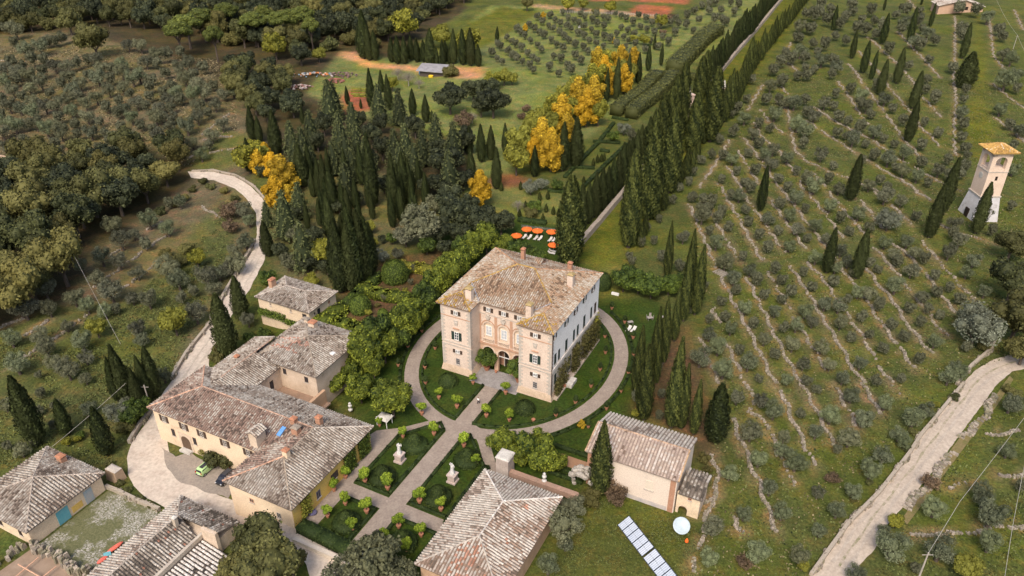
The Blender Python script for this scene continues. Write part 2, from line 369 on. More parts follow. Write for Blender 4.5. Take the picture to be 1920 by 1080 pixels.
KN = dict(olive='olive_tree', brown_olive='olive_tree', oak='oak_tree', bush='shrub', golden='lime_tree', limetree='lime_tree', lush='laurel_tree', yellowgreen='deciduous_tree',
          darktree='holm_oak', silver='olive_tree', brownbush='shrub', stonepine='stone_pine', cypress='cypress_tree', ycypress='cypress_tree', fatcypress='cypress_tree', bigcypress='cypress_tree', fir='cedar_tree', bare='bare_tree', greytree='walnut_tree')
KC = dict(bush='shrub', brownbush='shrub', cypress='cypress', ycypress='cypress', fatcypress='cypress', bigcypress='cypress', olive='olive tree', brown_olive='olive tree')
COUNT = {}
OLIVES = []
def put(kind, loc, sx, sz, label, group=None, name=None, cat=None, now=False):
    if KN[kind] == 'olive_tree' and not now: sx *= 1.03; sz *= 1.1; OLIVES.append((kind, tuple(map(float, loc)), sx, sz, label, group)); return None
    v = PL[kind]; c, t, ch, r = v[random.randrange(len(v))]; COUNT[kind] = COUNT.get(kind, 0) + 1
    o = empty(name or KN[kind], loc, label, cat or KC.get(kind, 'tree'), group, random.uniform(0, 6.28)); o.scale = (sx, sx, sz)
    link('crown' if t else 'foliage', c, o)
    if t: link('trunk', t, o)
    return o
def tree_c(kind, cx, cy, rpx, label, group=None, **k):
    """tree whose crown centre shows at (cx, cy) with on-screen radius rpx"""
    g = G(cx, cy, 2.0)
    ch = PL[kind][0][2]
    for _ in range(3):
        s = rpx / pxm(g); g = G(cx, cy, ch * s)
    return put(kind, g, s, s * k.pop('tall', 1), label, group, **k)
def cyp(bx, by, ty, label, group=None, kind='cypress', wr=.115, **k):
    g = G(bx, by); h = height_to(g, ty)
    o = put(kind, g, max(.6, h * wr * random.uniform(.85, 1.15)), h / 10, label, group, **k); o.rotation_euler = (R(random.uniform(-1.6, 1.6)), R(random.uniform(-1.6, 1.6)), random.uniform(0, 6.28)); return o
def inside(p, poly):
    x, y = p; c = False; n = len(poly)
    for i in range(n):
        x1, y1 = poly[i]; x2, y2 = poly[i - 1]
        if (y1 > y) != (y2 > y) and x < (x2 - x1) * (y - y1) / (y2 - y1) + x1: c = not c
    return c
def inside_np(X, Y, poly):
    c = np.zeros(X.shape, bool); n = len(poly)
    for i in range(n):
        x1, y1 = poly[i]; x2, y2 = poly[i - 1]
        if y1 == y2: continue
        c ^= ((y1 > Y) != (y2 > Y)) & (X < (x2 - x1) * (Y - y1) / (y2 - y1) + x1)
    return c
ORD = ['first', 'second', 'third', 'fourth', 'fifth', 'sixth', 'seventh', 'eighth', 'ninth', 'tenth', 'eleventh', 'twelfth', 'thirteenth', 'fourteenth', 'fifteenth', 'sixteenth', 'seventeenth', 'eighteenth', 'nineteenth', 'twentieth']
def nth(i):
    if i < 20: return ORD[i]
    t, u = divmod(i + 1, 10); tens = {2: 'twenty', 3: 'thirty', 4: 'forty', 5: 'fifty', 6: 'sixty', 7: 'seventy', 8: 'eighty', 9: 'ninety'}
    if t > 9: return '%dth' % (i + 1)
    return tens[t] + ('-' + ORD[u - 1] if u else '').strip() if u else {2: 'twentieth', 3: 'thirtieth', 4: 'fortieth', 5: 'fiftieth', 6: 'sixtieth', 7: 'seventieth', 8: 'eightieth', 9: 'ninetieth'}[t]

# ------------------------------------------------------------------ terrain sheet
def vnoise(x, y, s, seed=0):
    x = np.asarray(x) / s; y = np.asarray(y) / s; r = np.random.default_rng(seed).uniform(0, 6.28, 12)
    v = 0
    for i in range(4):
        f = 1.0 * 1.63 ** i; v = v + np.sin(x * f * math.cos(r[i]) + y * f * math.sin(r[i]) * 1.1 + r[i + 4] + 1.4 * np.sin(y * f * .7 + r[i + 8])) / 1.35 ** i
    return v / 2.6
GRASS = (.076, .088, .027); DRY = (.175, .125, .08); LAWN = (.033, .055, .011); LAWN2 = (.092, .10, .018); FIELD = (.135, .155, .055); FFLOOR = (.055, .045, .026)
LEFTG = (.115, .098, .058); LGREEN = (.085, .092, .033); REDS = (.27, .095, .055); ORNG = (.42, .23, .13); GARDBROWN = (.10, .065, .035)
REG = [  # (colour, pixel polygon of the patch seen in the photograph); real differences of ground cover
 (LEFTG, [(-400, -60), (640, -60), (650, 110), (560, 170), (470, 330), (480, 460), (380, 620), (250, 900), (-400, 900)]),
 (LGREEN, [(-300, 620), (240, 560), (420, 420), (440, 460), (360, 610), (330, 700), (260, 900), (-300, 1000)]),
 (LGREEN, [(410, 240), (470, 260), (440, 310), (370, 330), (360, 300)]),
 (LGREEN, [(360, 420), (430, 380), (445, 440), (400, 500), (340, 520)]),
 (FIELD, [(540, 200), (640, 100), (760, 110), (860, 60), (920, 10), (1180, 20), (1300, 90), (1230, 160), (1100, 260), (960, 330), (900, 330), (840, 250), (700, 220), (560, 240)]),
 (LAWN2, [(800, 90), (870, 50), (940, 12), (1010, 22), (960, 60), (880, 100), (850, 105)]),
 (FIELD, [(1290, 30), (1380, 0), (1440, 0), (1390, 60), (1290, 130), (1230, 170), (1170, 200), (1190, 130)]),
 (FFLOOR, [(-300, -40), (900, -60), (870, 20), (790, 75), (740, 110), (640, 95), (560, 190), (480, 180), (330, 110), (150, 60), (-300, 70)]),
 (FFLOOR, [(470, 180), (560, 170), (700, 230), (860, 260), (900, 330), (860, 400), (800, 380), (560, 340), (520, 330), (480, 300), (470, 220)]),
 (FFLOOR, [(-100, 320), (110, 300), (350, 290), (370, 340), (180, 470), (130, 560), (0, 620), (-200, 640)]),
 ((.10, .095, .045), [(500, 340), (640, 320), (800, 330), (830, 420), (830, 470), (720, 520), (560, 560), (500, 470)]),
 ((.12, .13, .045), [(830, 370), (900, 340), (960, 350), (1070, 350), (1060, 420), (900, 440), (850, 430)]),
 (LAWN, [(700, 500), (830, 440), (940, 400), (1080, 430), (1130, 560), (1230, 560), (1260, 600), (1230, 680), (1200, 790), (1120, 830), (1080, 930), (1000, 900), (900, 1100), (560, 1060), (560, 960), (640, 900), (700, 800), (640, 740), (600, 700), (640, 600)]),
 (GARDBROWN, [(640, 540), (700, 490), (800, 470), (850, 450), (860, 470), (800, 540), (720, 600), (650, 610)]),
 (LAWN2, [(1086, 462), (1170, 360), (1290, 205), (1400, 80), (1463, 0), (1540, -60), (1550, -60), (1480, 60), (1370, 210), (1250, 370), (1190, 470), (1170, 540), (1140, 560), (1120, 500), (1076, 500)]),
 ((.12, .12, .03), [(1130, 500), (1190, 470), (1180, 560), (1130, 560)]),
 ((.08, .088, .022), [(1060, 960), (1130, 930), (1260, 975), (1320, 1000), (1320, 1100), (1040, 1100)]),
 (GARDBROWN, [(1180, 770), (1240, 640), (1290, 600), (1330, 760), (1350, 850), (1320, 870), (1290, 830)]),
 (SOIL := (.2, .085, .05), [(905, 340), (950, 325), (985, 335), (980, 352), (920, 350)]),
 (REDS, [(640, 185), (660, 165), (700, 180), (705, 205), (650, 212)]),
 (ORNG, [(640, 96), (665, 98), (700, 118), (770, 124), (860, 126), (910, 128), (905, 145), (870, 146), (770, 133), (690, 126), (650, 112), (636, 103)]),
 ((.30, .20, .12), [(1000, 8), (1190, 22), (1240, 30), (1235, 36), (1100, 22), (1000, 14)]),
 (REDS, [(1180, 22), (1195, 10), (1263, 12), (1250, 30), (1200, 28)]), (REDS, [(1160, -14), (1300, -20), (1290, 8), (1180, 2), (1100, 2)]),
 (LAWN2, [(1830, 30), (1840, 30), (1855, 180), (1865, 300), (1800, 300), (1815, 150)]),
 ((.085, .13, .03), [(-10, 1000), (30, 990), (20, 1020), (-10, 1040)]),
]
def build_terrain():
    xs = np.concatenate([np.linspace(-1500, -345, 22), np.arange(-335, 336, 1.5), np.linspace(345, 1500, 22)])
    ys = np.concatenate([np.linspace(-300, 35, 8), np.arange(42, 560, 1.5), np.linspace(570, 2200, 24)])
    X, Y = np.meshgrid(xs, ys, indexing='ij'); Z = H(X, Y); nx, ny = X.shape
    px, py = project(X, Y, Z)
    j = 0.9 * pxm_np(X, Y, Z)
    px = px + j * vnoise(X, Y, 2.2, 1); py = py + j * .6 * vnoise(X, Y, 2.0, 2)
    C = np.zeros(X.shape + (3,)); C[:] = GRASS
    vis = Y > 35
    for c, poly in REG:
        m = inside_np(px, py, poly) & vis; C[m] = c
    # soften the seams a little
    for _ in range(2): C[1:-1, 1:-1] = (C[1:-1, 1:-1] * 2 + C[2:, 1:-1] + C[:-2, 1:-1] + C[1:-1, 2:] + C[1:-1, :-2]) / 6
    # drier bare soil along the foot of the terrace walls
    for pts in WALLW:
        for (x1, y1), (x2, y2) in zip(pts[:-1], pts[1:]):
            L2 = (x2 - x1) ** 2 + (y2 - y1) ** 2 + 1e-6; i0 = np.searchsorted(xs, min(x1, x2) - 4); i1 = np.searchsorted(xs, max(x1, x2) + 4); j0 = np.searchsorted(ys, min(y1, y2) - 4); j1 = np.searchsorted(ys, max(y1, y2) + 4)
            xx = X[i0:i1, j0:j1]; yy = Y[i0:i1, j0:j1]; t = np.clip(((xx - x1) * (x2 - x1) + (yy - y1) * (y2 - y1)) / L2, 0, 1)
            d = np.hypot(xx - x1 - t * (x2 - x1), yy - y1 - t * (y2 - y1)); k = np.clip(1.35 - d / 1.5, 0, 1)[..., None] * .6 * (vnoise(xx, yy, 2.5, 5) > -.35)[..., None]
            C[i0:i1, j0:j1] = C[i0:i1, j0:j1] * (1 - k) + np.array(DRY) * 1.15 * k
    V = np.stack([X, Y, Z], -1).reshape(-1, 3); idx = np.arange(nx * ny).reshape(nx, ny)
    F = np.stack([idx[:-1, :-1], idx[1:, :-1], idx[1:, 1:], idx[:-1, 1:]], -1).reshape(-1, 4)
    m, t, b = nodes_mat('ground cover'); a = N(t, 'ShaderNodeAttribute', attribute_name='ground')
    n1 = noise(t, .045, 5, .7, 'World'); n2 = noise(t, .35, 5, .7, 'World'); n3 = noise(t, 1.9, 5, .8, 'World'); n4 = noise(t, .11, 4, .7, 'World')
    g = mix(t, ramp(t, n1.outputs[0], [(.42, (0, 0, 0)), (.62, (1, 1, 1))]).outputs[0], a.outputs['Color'], mix(t, 1.0, a.outputs['Color'], (1.12, 1.16, .72), 'MULTIPLY'))
    dry = ramp(t, n2.outputs[0], [(.47, (0, 0, 0)), (.66, (.9, .9, .9))])
    g = mix(t, dry.outputs[0], g, mix(t, 1.0, g, (1.6, 1.12, 1.15), 'MULTIPLY'))
    wet = ramp(t, n4.outputs[0], [(.30, (.62, .7, .62)), (.6, (1.08, 1.08, 1.08))]); g = mix(t, 1.0, g, wet.outputs[0], 'MULTIPLY')
    f = ramp(t, n3.outputs[0], [(.28, (.38, .40, .36)), (.5, (.95, .95, .95)), (.72, (1.75, 1.7, 1.5))]); g = mix(t, 1.0, g, f.outputs[0], 'MULTIPLY')
    t.links.new(g, b.inputs['Base Color']); b.inputs['Roughness'].default_value = .95; b.inputs['Specular IOR Level'].default_value = .1
    bump(t, b, n3.outputs[0], .25, .8)
    me = mesh_np('ground', V, F, m, smooth=True)
    at = me.attributes.new('ground', 'FLOAT_COLOR', 'POINT'); c4 = np.ones((len(V), 4), np.float32); c4[:, :3] = C.reshape(-1, 3); at.data.foreach_set('color', c4.ravel())
    tag(link('ground', me), kind='structure')
def pxm_np(x, y, z): return FPX / np.maximum(y * math.cos(TH) + (CH - z) * math.sin(TH), 1)
# ---- stone terrace walls (polylines read off the photo and laid on the hill)
A_, B_, C_ = T3(1280, 0), T3(1280, 360), T3(1280, 720); L_ = T3(0, 360); R1 = T3(0, 0)
WALLS = [[A_(*p) for p in q] for q in [
 [(450, 480), (365, 620)], [(610, 240), (590, 280)], [(590, 350), (640, 400)], [(555, 490), (590, 530)], [(515, 560), (590, 620), (610, 740), (635, 850), (700, 910), (830, 970), (950, 1010), (1100, 1080)],
 [(440, 620), (480, 680), (560, 750)], [(400, 690), (450, 780), (540, 850), (620, 960), (680, 1070)], [(345, 780), (400, 850), (470, 950), (560, 1080)], [(310, 850), (380, 960), (430, 1040)],
 [(250, 935), (300, 1010), (340, 1080)], [(190, 1030), (235, 1080)], [(265, 790), (180, 930), (90, 1060)], [(700, 680), (830, 770), (940, 840), (1050, 910), (1150, 970), (1240, 1020), (1330, 1080)],
 [(740, 605), (850, 680), (950, 730), (1080, 800), (1200, 890), (1300, 940), (1400, 1000), (1500, 1050), (1560, 1078)], [(870, 460), (960, 580), (1040, 700)], [(930, 360), (1010, 470), (1120, 610), (1200, 720), (1240, 790), (1300, 840), (1330, 880)],
 [(1040, 210), (1130, 290), (1200, 350), (1280, 440), (1340, 540), (1400, 600), (1450, 660)], [(990, 290), (1050, 350), (1140, 470), (1220, 560), (1290, 640), (1340, 720), (1400, 770), (1440, 825)],
 [(1210, 180), (1300, 280), (1380, 360), (1450, 440)], [(1530, 90), (1530, 330), (1530, 500), (1527, 700), (1535, 880)], [(1730, 70), (1735, 200), (1750, 320), (1810, 390)], [(1860, 50), (1920, 170)],
 [(1740, 470), (1850, 560), (1920, 610)], [(1750, 660), (1850, 730), (1920, 800)], [(1270, 0), (1310, 50)], [(1310, 190), (1370, 235)], [(730, 975), (800, 1050)]]]
WALLS += [[B_(*p) for p in q] for q in [
 [(35, 70), (100, 220), (190, 430), (240, 530), (300, 650), (370, 780), (440, 920), (520, 1080)], [(130, 65), (200, 190), (260, 300), (330, 405)], [(225, 0), (310, 140), (390, 290), (440, 380), (470, 372)], [(330, 0), (420, 120), (500, 240), (580, 350)],
 [(485, 35), (560, 140), (630, 240), (690, 320)], [(565, 0), (650, 110), (740, 230), (800, 300), (870, 400), (960, 520), (1050, 640), (1130, 760), (1220, 880), (1310, 1000)], [(700, 0), (800, 120), (900, 260)],
 [(820, 0), (900, 100), (980, 190), (1040, 250)], [(970, 15), (1060, 120), (1130, 210)], [(1080, 0), (1180, 80), (1290, 190)], [(1310, 0), (1400, 50)], [(350, 470), (430, 620), (500, 770), (560, 890), (620, 1000), (670, 1080)],
 [(480, 450), (560, 590), (640, 730), (700, 830), (770, 940), (830, 1060)], [(605, 420), (700, 560), (790, 720), (870, 840), (950, 980), (1020, 1080)], [(700, 400), (790, 490), (880, 630), (960, 740), (1040, 860), (1110, 990), (1180, 1080)],
 [(1025, 420), (1100, 520), (1180, 610), (1260, 740), (1340, 840), (1400, 910)], [(1080, 315), (1180, 430), (1260, 530), (1350, 640), (1420, 740), (1490, 820)], [(1180, 290), (1260, 350), (1380, 480), (1450, 580), (1540, 680)],
 [(1330, 260), (1420, 370), (1500, 460), (1590, 560), (1640, 610)], [(1440, 180), (1560, 240), (1660, 260), (1780, 300)], [(190, 640), (150, 720)], [(180, 670), (210, 740)], [(100, 820), (150, 960), (210, 1080)], [(230, 830), (280, 930), (350, 1080)]]]
WALLS += [[C_(*p) for p in q] for q in [
 [(360, 10), (400, 90), (370, 150), (440, 190), (500, 290), (550, 420), (600, 520), (630, 590)], [(510, 0), (570, 90), (640, 250), (700, 380), (740, 460)], [(665, 0), (740, 130), (800, 250), (860, 360)], [(850, 10), (920, 130), (980, 240)],
 [(1010, 0), (1060, 90), (1110, 170)], [(1170, 0), (1220, 60)], [(280, 200), (350, 380), (420, 540), (480, 700), (530, 840)], [(165, 640), (130, 780), (90, 920), (55, 1060)], [(165, 400), (205, 530), (170, 640), (90, 690), (50, 740)],
 [(305, 755), (303, 790), (325, 820), (350, 832)], [(1710, 290), (1800, 282), (1900, 268)], [(1475, 590), (1540, 565), (1630, 558), (1680, 580)], [(1290, 860), (1370, 850), (1440, 840), (1560, 850), (1700, 815), (1920, 800)], [(1780, 520), (1850, 518), (1920, 510)]]]
LWALLS = [[L_(*p) for p in q] for q in [
 [(500, 560), (590, 500), (700, 410), (810, 335)], [(820, 320), (930, 250)], [(680, 555), (750, 505), (830, 440), (900, 385)], [(140, 810), (200, 765), (275, 720)], [(290, 835), (350, 795), (480, 705), (520, 670)], [(620, 365), (670, 325)], [(1130, 85), (1250, 150)],
 [(0, 770), (150, 700)], [(830, 215), (910, 165)], [(30, 1010), (160, 920), (300, 830)]]] + [[R1(*p) for p in q] for q in [[(1140, 790), (1230, 770), (1305, 770)], [(1180, 860), (1250, 850), (1330, 835)], [(1060, 890), (1110, 870)], [(1130, 760), (1190, 720), (1290, 640)], [(0, 340), (110, 350), (220, 340)]]]
ROADWALL = [[C_(*p) for p in [(1580, 0), (1400, 220), (1340, 290), (1270, 400), (1100, 620), (930, 790), (720, 1080)]], [B_(*p) for p in [(1540, 1085), (1620, 985), (1720, 900), (1760, 830)]]]
EMB = [[C_(*p) for p in [(1750, 60), (1700, 190), (1590, 290), (1480, 440), (1400, 540), (1250, 710)]]]
WALLW = [[tuple(G(*p)[:2]) for p in q] for q in WALLS + LWALLS]
build_terrain()
def stones(path, width, height, step, seed, core=0):
    """rubble laid along a line: irregular blocks in two or three courses"""
    rg = random.Random(seed); mb = MB(); mb2 = []
    for (x1, y1), (x2, y2) in zip(path[:-1], path[1:]):
        L = math.hypot(x2 - x1, y2 - y1); n = max(1, int(L / step)); a0 = math.atan2(y2 - y1, x2 - x1)
        for i in range(n):
            t = (i + rg.random() * .6) / n; gap = math.sin((x1 + i * step) * .31 + seed) * .5 + rg.random()
            if gap < .3: continue
            lat = .35 * math.sin((x1 + i * step) * .9 + seed)
            for k in range(3):
                off = rg.uniform(-.5, .5) * width + lat; hh = height * rg.uniform(.45, 1.05); s = step * rg.uniform(.45, .85); w2 = width * rg.uniform(.22, .42)
                cx = x1 + (x2 - x1) * t - math.sin(a0) * off; cy = y1 + (y2 - y1) * t + math.cos(a0) * off; a = a0 + rg.uniform(-.4, .4)
                z = float(H(cx, cy)); ca, sa = math.cos(a) * s, math.sin(a) * s; cb, sb = -math.sin(a) * w2, math.cos(a) * w2; q = rg.uniform(.6, .95)
                vs = [(cx + i_ * ca + j_ * cb, cy + i_ * sa + j_ * sb, z - .3) for i_, j_ in ((-1, -1), (1, -1), (1, 1), (-1, 1))] + [(cx + q * (i_ * ca + j_ * cb), cy + q * (i_ * sa + j_ * sb), z + hh * rg.uniform(.85, 1.1)) for i_, j_ in ((-1, -1), (1, -1), (1, 1), (-1, 1))]
                g = rg.uniform(.6, 1.25); c = (.31 * g, .265 * g, .215 * g) if rg.random() > .4 else (.22 * g, .2 * g, .14 * g)
                mb.add(vs, [(4, 5, 6, 7), (0, 1, 5, 4), (1, 2, 6, 5), (2, 3, 7, 6), (3, 0, 4, 7)], c)
    if core:   # solid mortared body under the loose coping stones
        for (x1, y1), (x2, y2) in zip(path[:-1], path[1:]):
            L = math.hypot(x2 - x1, y2 - y1); n = max(1, int(L / 3)); nx, ny = -(y2 - y1) / L * core, (x2 - x1) / L * core
            for j in range(n):
                vs = []
                for t in (j / n, (j + 1) / n):
                    cx, cy = x1 + (x2 - x1) * t, y1 + (y2 - y1) * t; z = float(H(cx, cy)); vs += [(cx - nx, cy - ny, z - .4), (cx + nx, cy + ny, z - .4), (cx + nx, cy + ny, z + height * .9), (cx - nx, cy - ny, z + height * .9)]
                mb.add(vs, [(0, 1, 2, 3), (7, 6, 5, 4), (0, 4, 5, 1), (1, 5, 6, 2), (2, 6, 7, 3), (3, 7, 4, 0)], (.36, .31, .25))
    return mb
STN = tcolmat('rubble blocks', 7, .95, .05)
order = sorted(range(len(WALLS)), key=lambda i: (round(WALLS[i][0][1] / 180), WALLS[i][0][0]))
band = {}
for i in order:
    pth = WALLW[i]; px0, py0 = WALLS[i][0]; bnd = 'upper' if py0 < 360 else 'middle' if py0 < 720 else 'lower'
    k = band[bnd] = band.get(bnd, -1) + 1
    stw = stones(pth, .58, .42, .26, i)
    tag(stw.obj('dry_stone_wall', STN, col=True), 'pale rubble terrace wall, %s from the left in the %s right olive grove' % (nth(k), bnd), 'stone wall', 'terrace walls of the right olive grove')
for i, pth in enumerate(WALLW[len(WALLS):]):
    tag(stones(pth, .6, .45, .32, 200 + i).obj('dry_stone_wall', STN, col=True), 'low grey terrace wall, %s in the olive grove left of the white road' % nth(i), 'stone wall', 'terrace walls of the left olive grove')
# ---- draped strips: roads, paths
def drape(name, poly_w, mat, dz, n=1.6, kind='structure', rough=0):
    """fill a world polygon with a fine grid so that it follows the ground"""
    if rough:
        out = []; m_ = len(poly_w)
        for i in range(m_):
            (xa, ya), (xb, yb) = poly_w[i], poly_w[(i + 1) % m_]; L = math.hypot(xb - xa, yb - ya); k_ = max(1, int(L / 1.1))
            for j in range(k_):
                t = j / k_; x, y = xa + (xb - xa) * t, ya + (yb - ya) * t; d = rough * (math.sin(x * 1.7 + y * 1.1) + math.sin(x * .6 - y * .9) + random.uniform(-.15, .15)) * .4; out.append((x - d * (yb - ya) / (L + .01), y + d * (xb - xa) / (L + .01)))
        poly_w = out
    P = np.array(poly_w); x0, y0 = P.min(0); x1, y1 = P.max(0)
    me = bpy.data.meshes.new(name); me.from_pydata([(p[0], p[1], 0) for p in poly_w], [], [tuple(range(len(poly_w)))])
    import bmesh
    bm = bmesh.new(); bm.from_mesh(me); bmesh.ops.triangulate(bm, faces=bm.faces[:])
    for ax, lo, hi in ((0, x0, x1), (1, y0, y1)):
        q = lo + n
        while q < hi:
            co = [0, 0, 0]; no = [0, 0, 0]; co[ax] = q; no[ax] = 1
            bmesh.ops.bisect_plane(bm, geom=bm.verts[:] + bm.edges[:] + bm.faces[:], plane_co=co, plane_no=no); q += n
    for v in bm.verts: v.co.z = float(H(v.co.x, v.co.y)) + dz
    for f in bm.faces:
        if f.normal.z < 0: f.normal_flip()
        f.smooth = True
    bm.to_mesh(me); bm.free(); me.materials.append(mat); me.update()
    return tag(link(name, me), kind=kind)
def gpoly(px): return [tuple(G(*p)[:2]) for p in px]
GRAVEL = surf('garden gravel', (.305, .25, .205), (.245, .195, .16), .5, c3=(.41, .34, .285), fine=2.4, bd=.04)
ROADM = surf('white dirt road', (.55, .475, .39), (.47, .39, .32), .3, c3=(.34, .27, .2), fine=1.6, bd=.05)
ROADO = surf('ochre dirt road', (.55, .40, .29), (.46, .32, .22), .2, fine=2)
ROADR = surf('pinkish gravel road', (.46, .385, .31), (.40, .33, .265), .22, c3=(.345, .285, .23), fine=1.6, bd=.03)
PARKG = surf('trodden grey yard', (.25, .215, .18), (.3, .25, .205), .3, c3=(.37, .27, .17), fine=2.5)
drape('white_road', gpoly([(352, 322), (400, 322), (440, 331), (470, 350), (492, 372), (503, 396), (500, 440), (497, 486), (467, 545), (440, 583), (416, 622), (393, 664), (392, 690), (352, 722), (330, 745), (300, 772), (318, 850), (352, 905), (440, 940), (470, 975), (450, 1000), (330, 962), (277, 935), (250, 912), (240, 890), (238, 860), (247, 830), (270, 800), (287, 772), (300, 745), (324, 712), (352, 664), (397, 608), (422, 556), (444, 517), (474, 470), (482, 440), (480, 400), (462, 372), (440, 354), (400, 338), (358, 333)]), ROADM, .05, rough=.12)
drape('parking_yard', gpoly([(303, 838), (330, 858), (352, 850), (440, 885), (446, 905), (428, 935), (395, 925), (340, 905), (312, 880)]), PARKG, .09, rough=.3)
drape('dirt_track', gpoly([(-30, 285), (30, 297), (60, 308), (110, 322), (105, 330), (50, 321), (-30, 302)]), ROADO, .06, rough=.13)
drape('gravel_road', gpoly([(1490, 1120), (1520, 1082), (1590, 985), (1647, 927), (1703, 855), (1747, 793), (1803, 722), (1830, 694), (1862, 675), (1930, 655), (1930, 690), (1898, 697), (1868, 722), (1803, 812), (1750, 882), (1690, 955), (1663, 986), (1640, 1030), (1610, 1060), (1600, 1130)]), ROADR, .06, rough=.13)
drape('lower_lane', gpoly([(548, 978), (600, 1000), (652, 1035), (700, 1070), (640, 1110), (585, 1100), (575, 1060), (540, 1010), (470, 985), (475, 960), (540, 965)]), ROADM, .05, rough=.12)
drape('verge', gpoly([(1850, 770), (1880, 722), (1893, 705), (1900, 712), (1870, 760), (1800, 850), (1745, 925), (1700, 985), (1692, 972), (1745, 895), (1800, 820)]), surf('mossy verge', (.13, .12, .04), (.2, .15, .07), .5, fine=4), .08)
for i, q in enumerate(ROADWALL):
    tag(stones([tuple(G(*p)[:2]) for p in q], .5, .8, .3, 300 + i, .28).obj('road_wall', STN, col=True), ['long stone parapet between the lower right olive grove and the gravel road', 'stone parapet beside the gravel road bend at the right edge'][i], 'stone wall')
tag(stones([tuple(G(*p)[:2]) for p in EMB[0]], 1.1, .6, .35, 310).obj('embankment_wall', STN, col=True), 'broken mossy retaining wall along the right side of the gravel road', 'stone wall')
tag(stones([tuple(G(*p)[:2]) for p in [(322, 712), (350, 664), (395, 608), (419, 556), (442, 517), (470, 470), (478, 452)]], .6, .9, .4, 320, .3).obj('road_wall', STN, col=True), 'mossy brown stone wall along the left side of the white road', 'stone wall')
tag(stones([tuple(G(*p)[:2]) for p in [(285, 770), (262, 800), (243, 832)]], .6, 1.0, .4, 321, .3).obj('road_wall', STN, col=True), 'brown stone wall by the corner of the long farm building', 'stone wall')
tag(stones([tuple(G(*p)[:2]) for p in [(200, 915), (225, 925), (260, 942), (300, 958)]], .45, .9, .3, 322, .28).obj('yard_wall', STN, col=True), 'stone wall between the paved yard and the white road', 'stone wall')
tag(stones([tuple(G(*p)[:2]) for p in [(360, 322), (400, 320), (440, 329), (478, 352), (500, 378)]], .4, .6, .4, 323, .25).obj('road_wall', STN, col=True), 'low stone edge on the outer side of the white road bend', 'stone wall')
def rut(name, px, off, wd, mat):
    P = [np.array(G(*p)[:2]) for p in px]; m = MB(); prev = None
    for a, b in zip(P[:-1], P[1:]):
        L = float(np.linalg.norm(b - a)); d = (b - a) / L; nn = np.array([-d[1], d[0]]); k = max(1, int(L / 1.5))
        for j in range(k + 1):
            c = a + (b - a) * j / k + nn * (off + .12 * math.sin(j * .9 + off * 3)); w_ = wd * (.75 + .35 * math.sin(j * 1.7 + off)); l, r = c + nn * w_, c - nn * w_; cur = [(l[0], l[1], float(H(*l)) + .115), (r[0], r[1], float(H(*r)) + .115)]
            if prev is not None: m.add(prev + cur, [(0, 1, 3, 2)])
            prev = cur
    tag(m.obj(name, mat), kind='structure')
RUTM = surf('compacted wheel rut', (.33, .28, .23), (.43, .365, .3), .5, fine=3, bd=.02); CROWN_ = surf('weedy road centre', (.2, .19, .1), (.42, .35, .28), .9, fine=4, bd=.05); RUTW = surf('dusty wheel rut', (.42, .355, .285), (.5, .43, .35), .4, fine=3, bd=.02)
cl_ = [(1572, 1062), (1625, 985), (1672, 925), (1722, 860), (1778, 785), (1825, 722), (1850, 700), (1885, 684), (1925, 672)]
for o_ in (-1.15, 1.0): rut('wheel_rut', cl_, o_, .3, RUTM)
rut('road_centre', cl_, -.08, .22, CROWN_)
cl_ = [(375, 328), (430, 340), (462, 360), (490, 395), (490, 440), (485, 478), (455, 532), (418, 605), (380, 665), (350, 710)]
for o_ in (-.9, .8): rut('wheel_rut', cl_, o_, .25, RUTW)
# garden paths in estate coordinates
def uvs(pts): return [W(u, v)[:2] for u, v in pts]
EC = (12.85, 11.3)
def ell(a, b, n=72, t0=0, t1=2 * math.pi): return [(EC[0] + a * math.cos(t0 + (t1 - t0) * k / n), EC[1] + b * math.sin(t0 + (t1 - t0) * k / n)) for k in range(n + 1)]
mb = MB(); o_, i_ = ell(22.7, 27.6), ell(19.8, 24.5); Vv = [W(*p, .03) for p in o_] + [W(*p, .03) for p in i_]; n_ = len(o_)
mb.add(Vv, [(k, k + 1, n_ + k + 1, n_ + k) for k in range(n_ - 1)])
tag(mb.obj('ring_path', GRAVEL), kind='structure')
drape('axis_path', uvs([(11.3, -13.2), (11.2, -14.8), (11.2, -60), (14.6, -60), (14.6, -13.2), (14.6, .2), (11.3, .2)]), GRAVEL, .034, 3)
drape('cross_path', uvs([(1.2, -37.9), (23.5, -37.9), (23.5, -35.3), (3.7, -35.2), (1.2, -35.4)]), GRAVEL, .026, 3)
drape('house_path', uvs([(1.1, -48), (4.1, -48), (4.1, -37.9), (3.7, -35), (3.5, -20.8), (1.2, -21.9), (-2, -25), (1.1, -30)]), GRAVEL, .022, 3)
drape('left_diagonal_path', uvs([(8.8, -13), (3.3, -19.2), (-.5, -22), (-1.5, -25.5), (3.5, -21), (9.6, -14.3), (11.5, -15.5), (12, -13)]), GRAVEL, .018, 3)
drape('right_diagonal_path', uvs([(14.4, -16.4), (16.2, -14.5), (18.3, -16.6), (22.4, -21.6), (22.6, -24), (24.8, -24), (24.6, -21), (18.2, -13.2), (14, -12)]), GRAVEL, .014, 3)
drape('chapel_path', uvs([(33, -14.8), (39.6, -14.8), (39.6, -12.2), (33, -12.2)]), surf('earth path', (.34, .2, .12), (.3, .17, .1), .5), .022, 3)
drape('terrace_paving', uvs([(7.6, -.9), (18.2, -.9), (18.2, 4.6), (7.6, 4.6)]), surf('grey stone paving', (.3, .28, .27), (.22, .2, .19), .9, c3=(.14, .12, .1), fine=3), .06, 3)

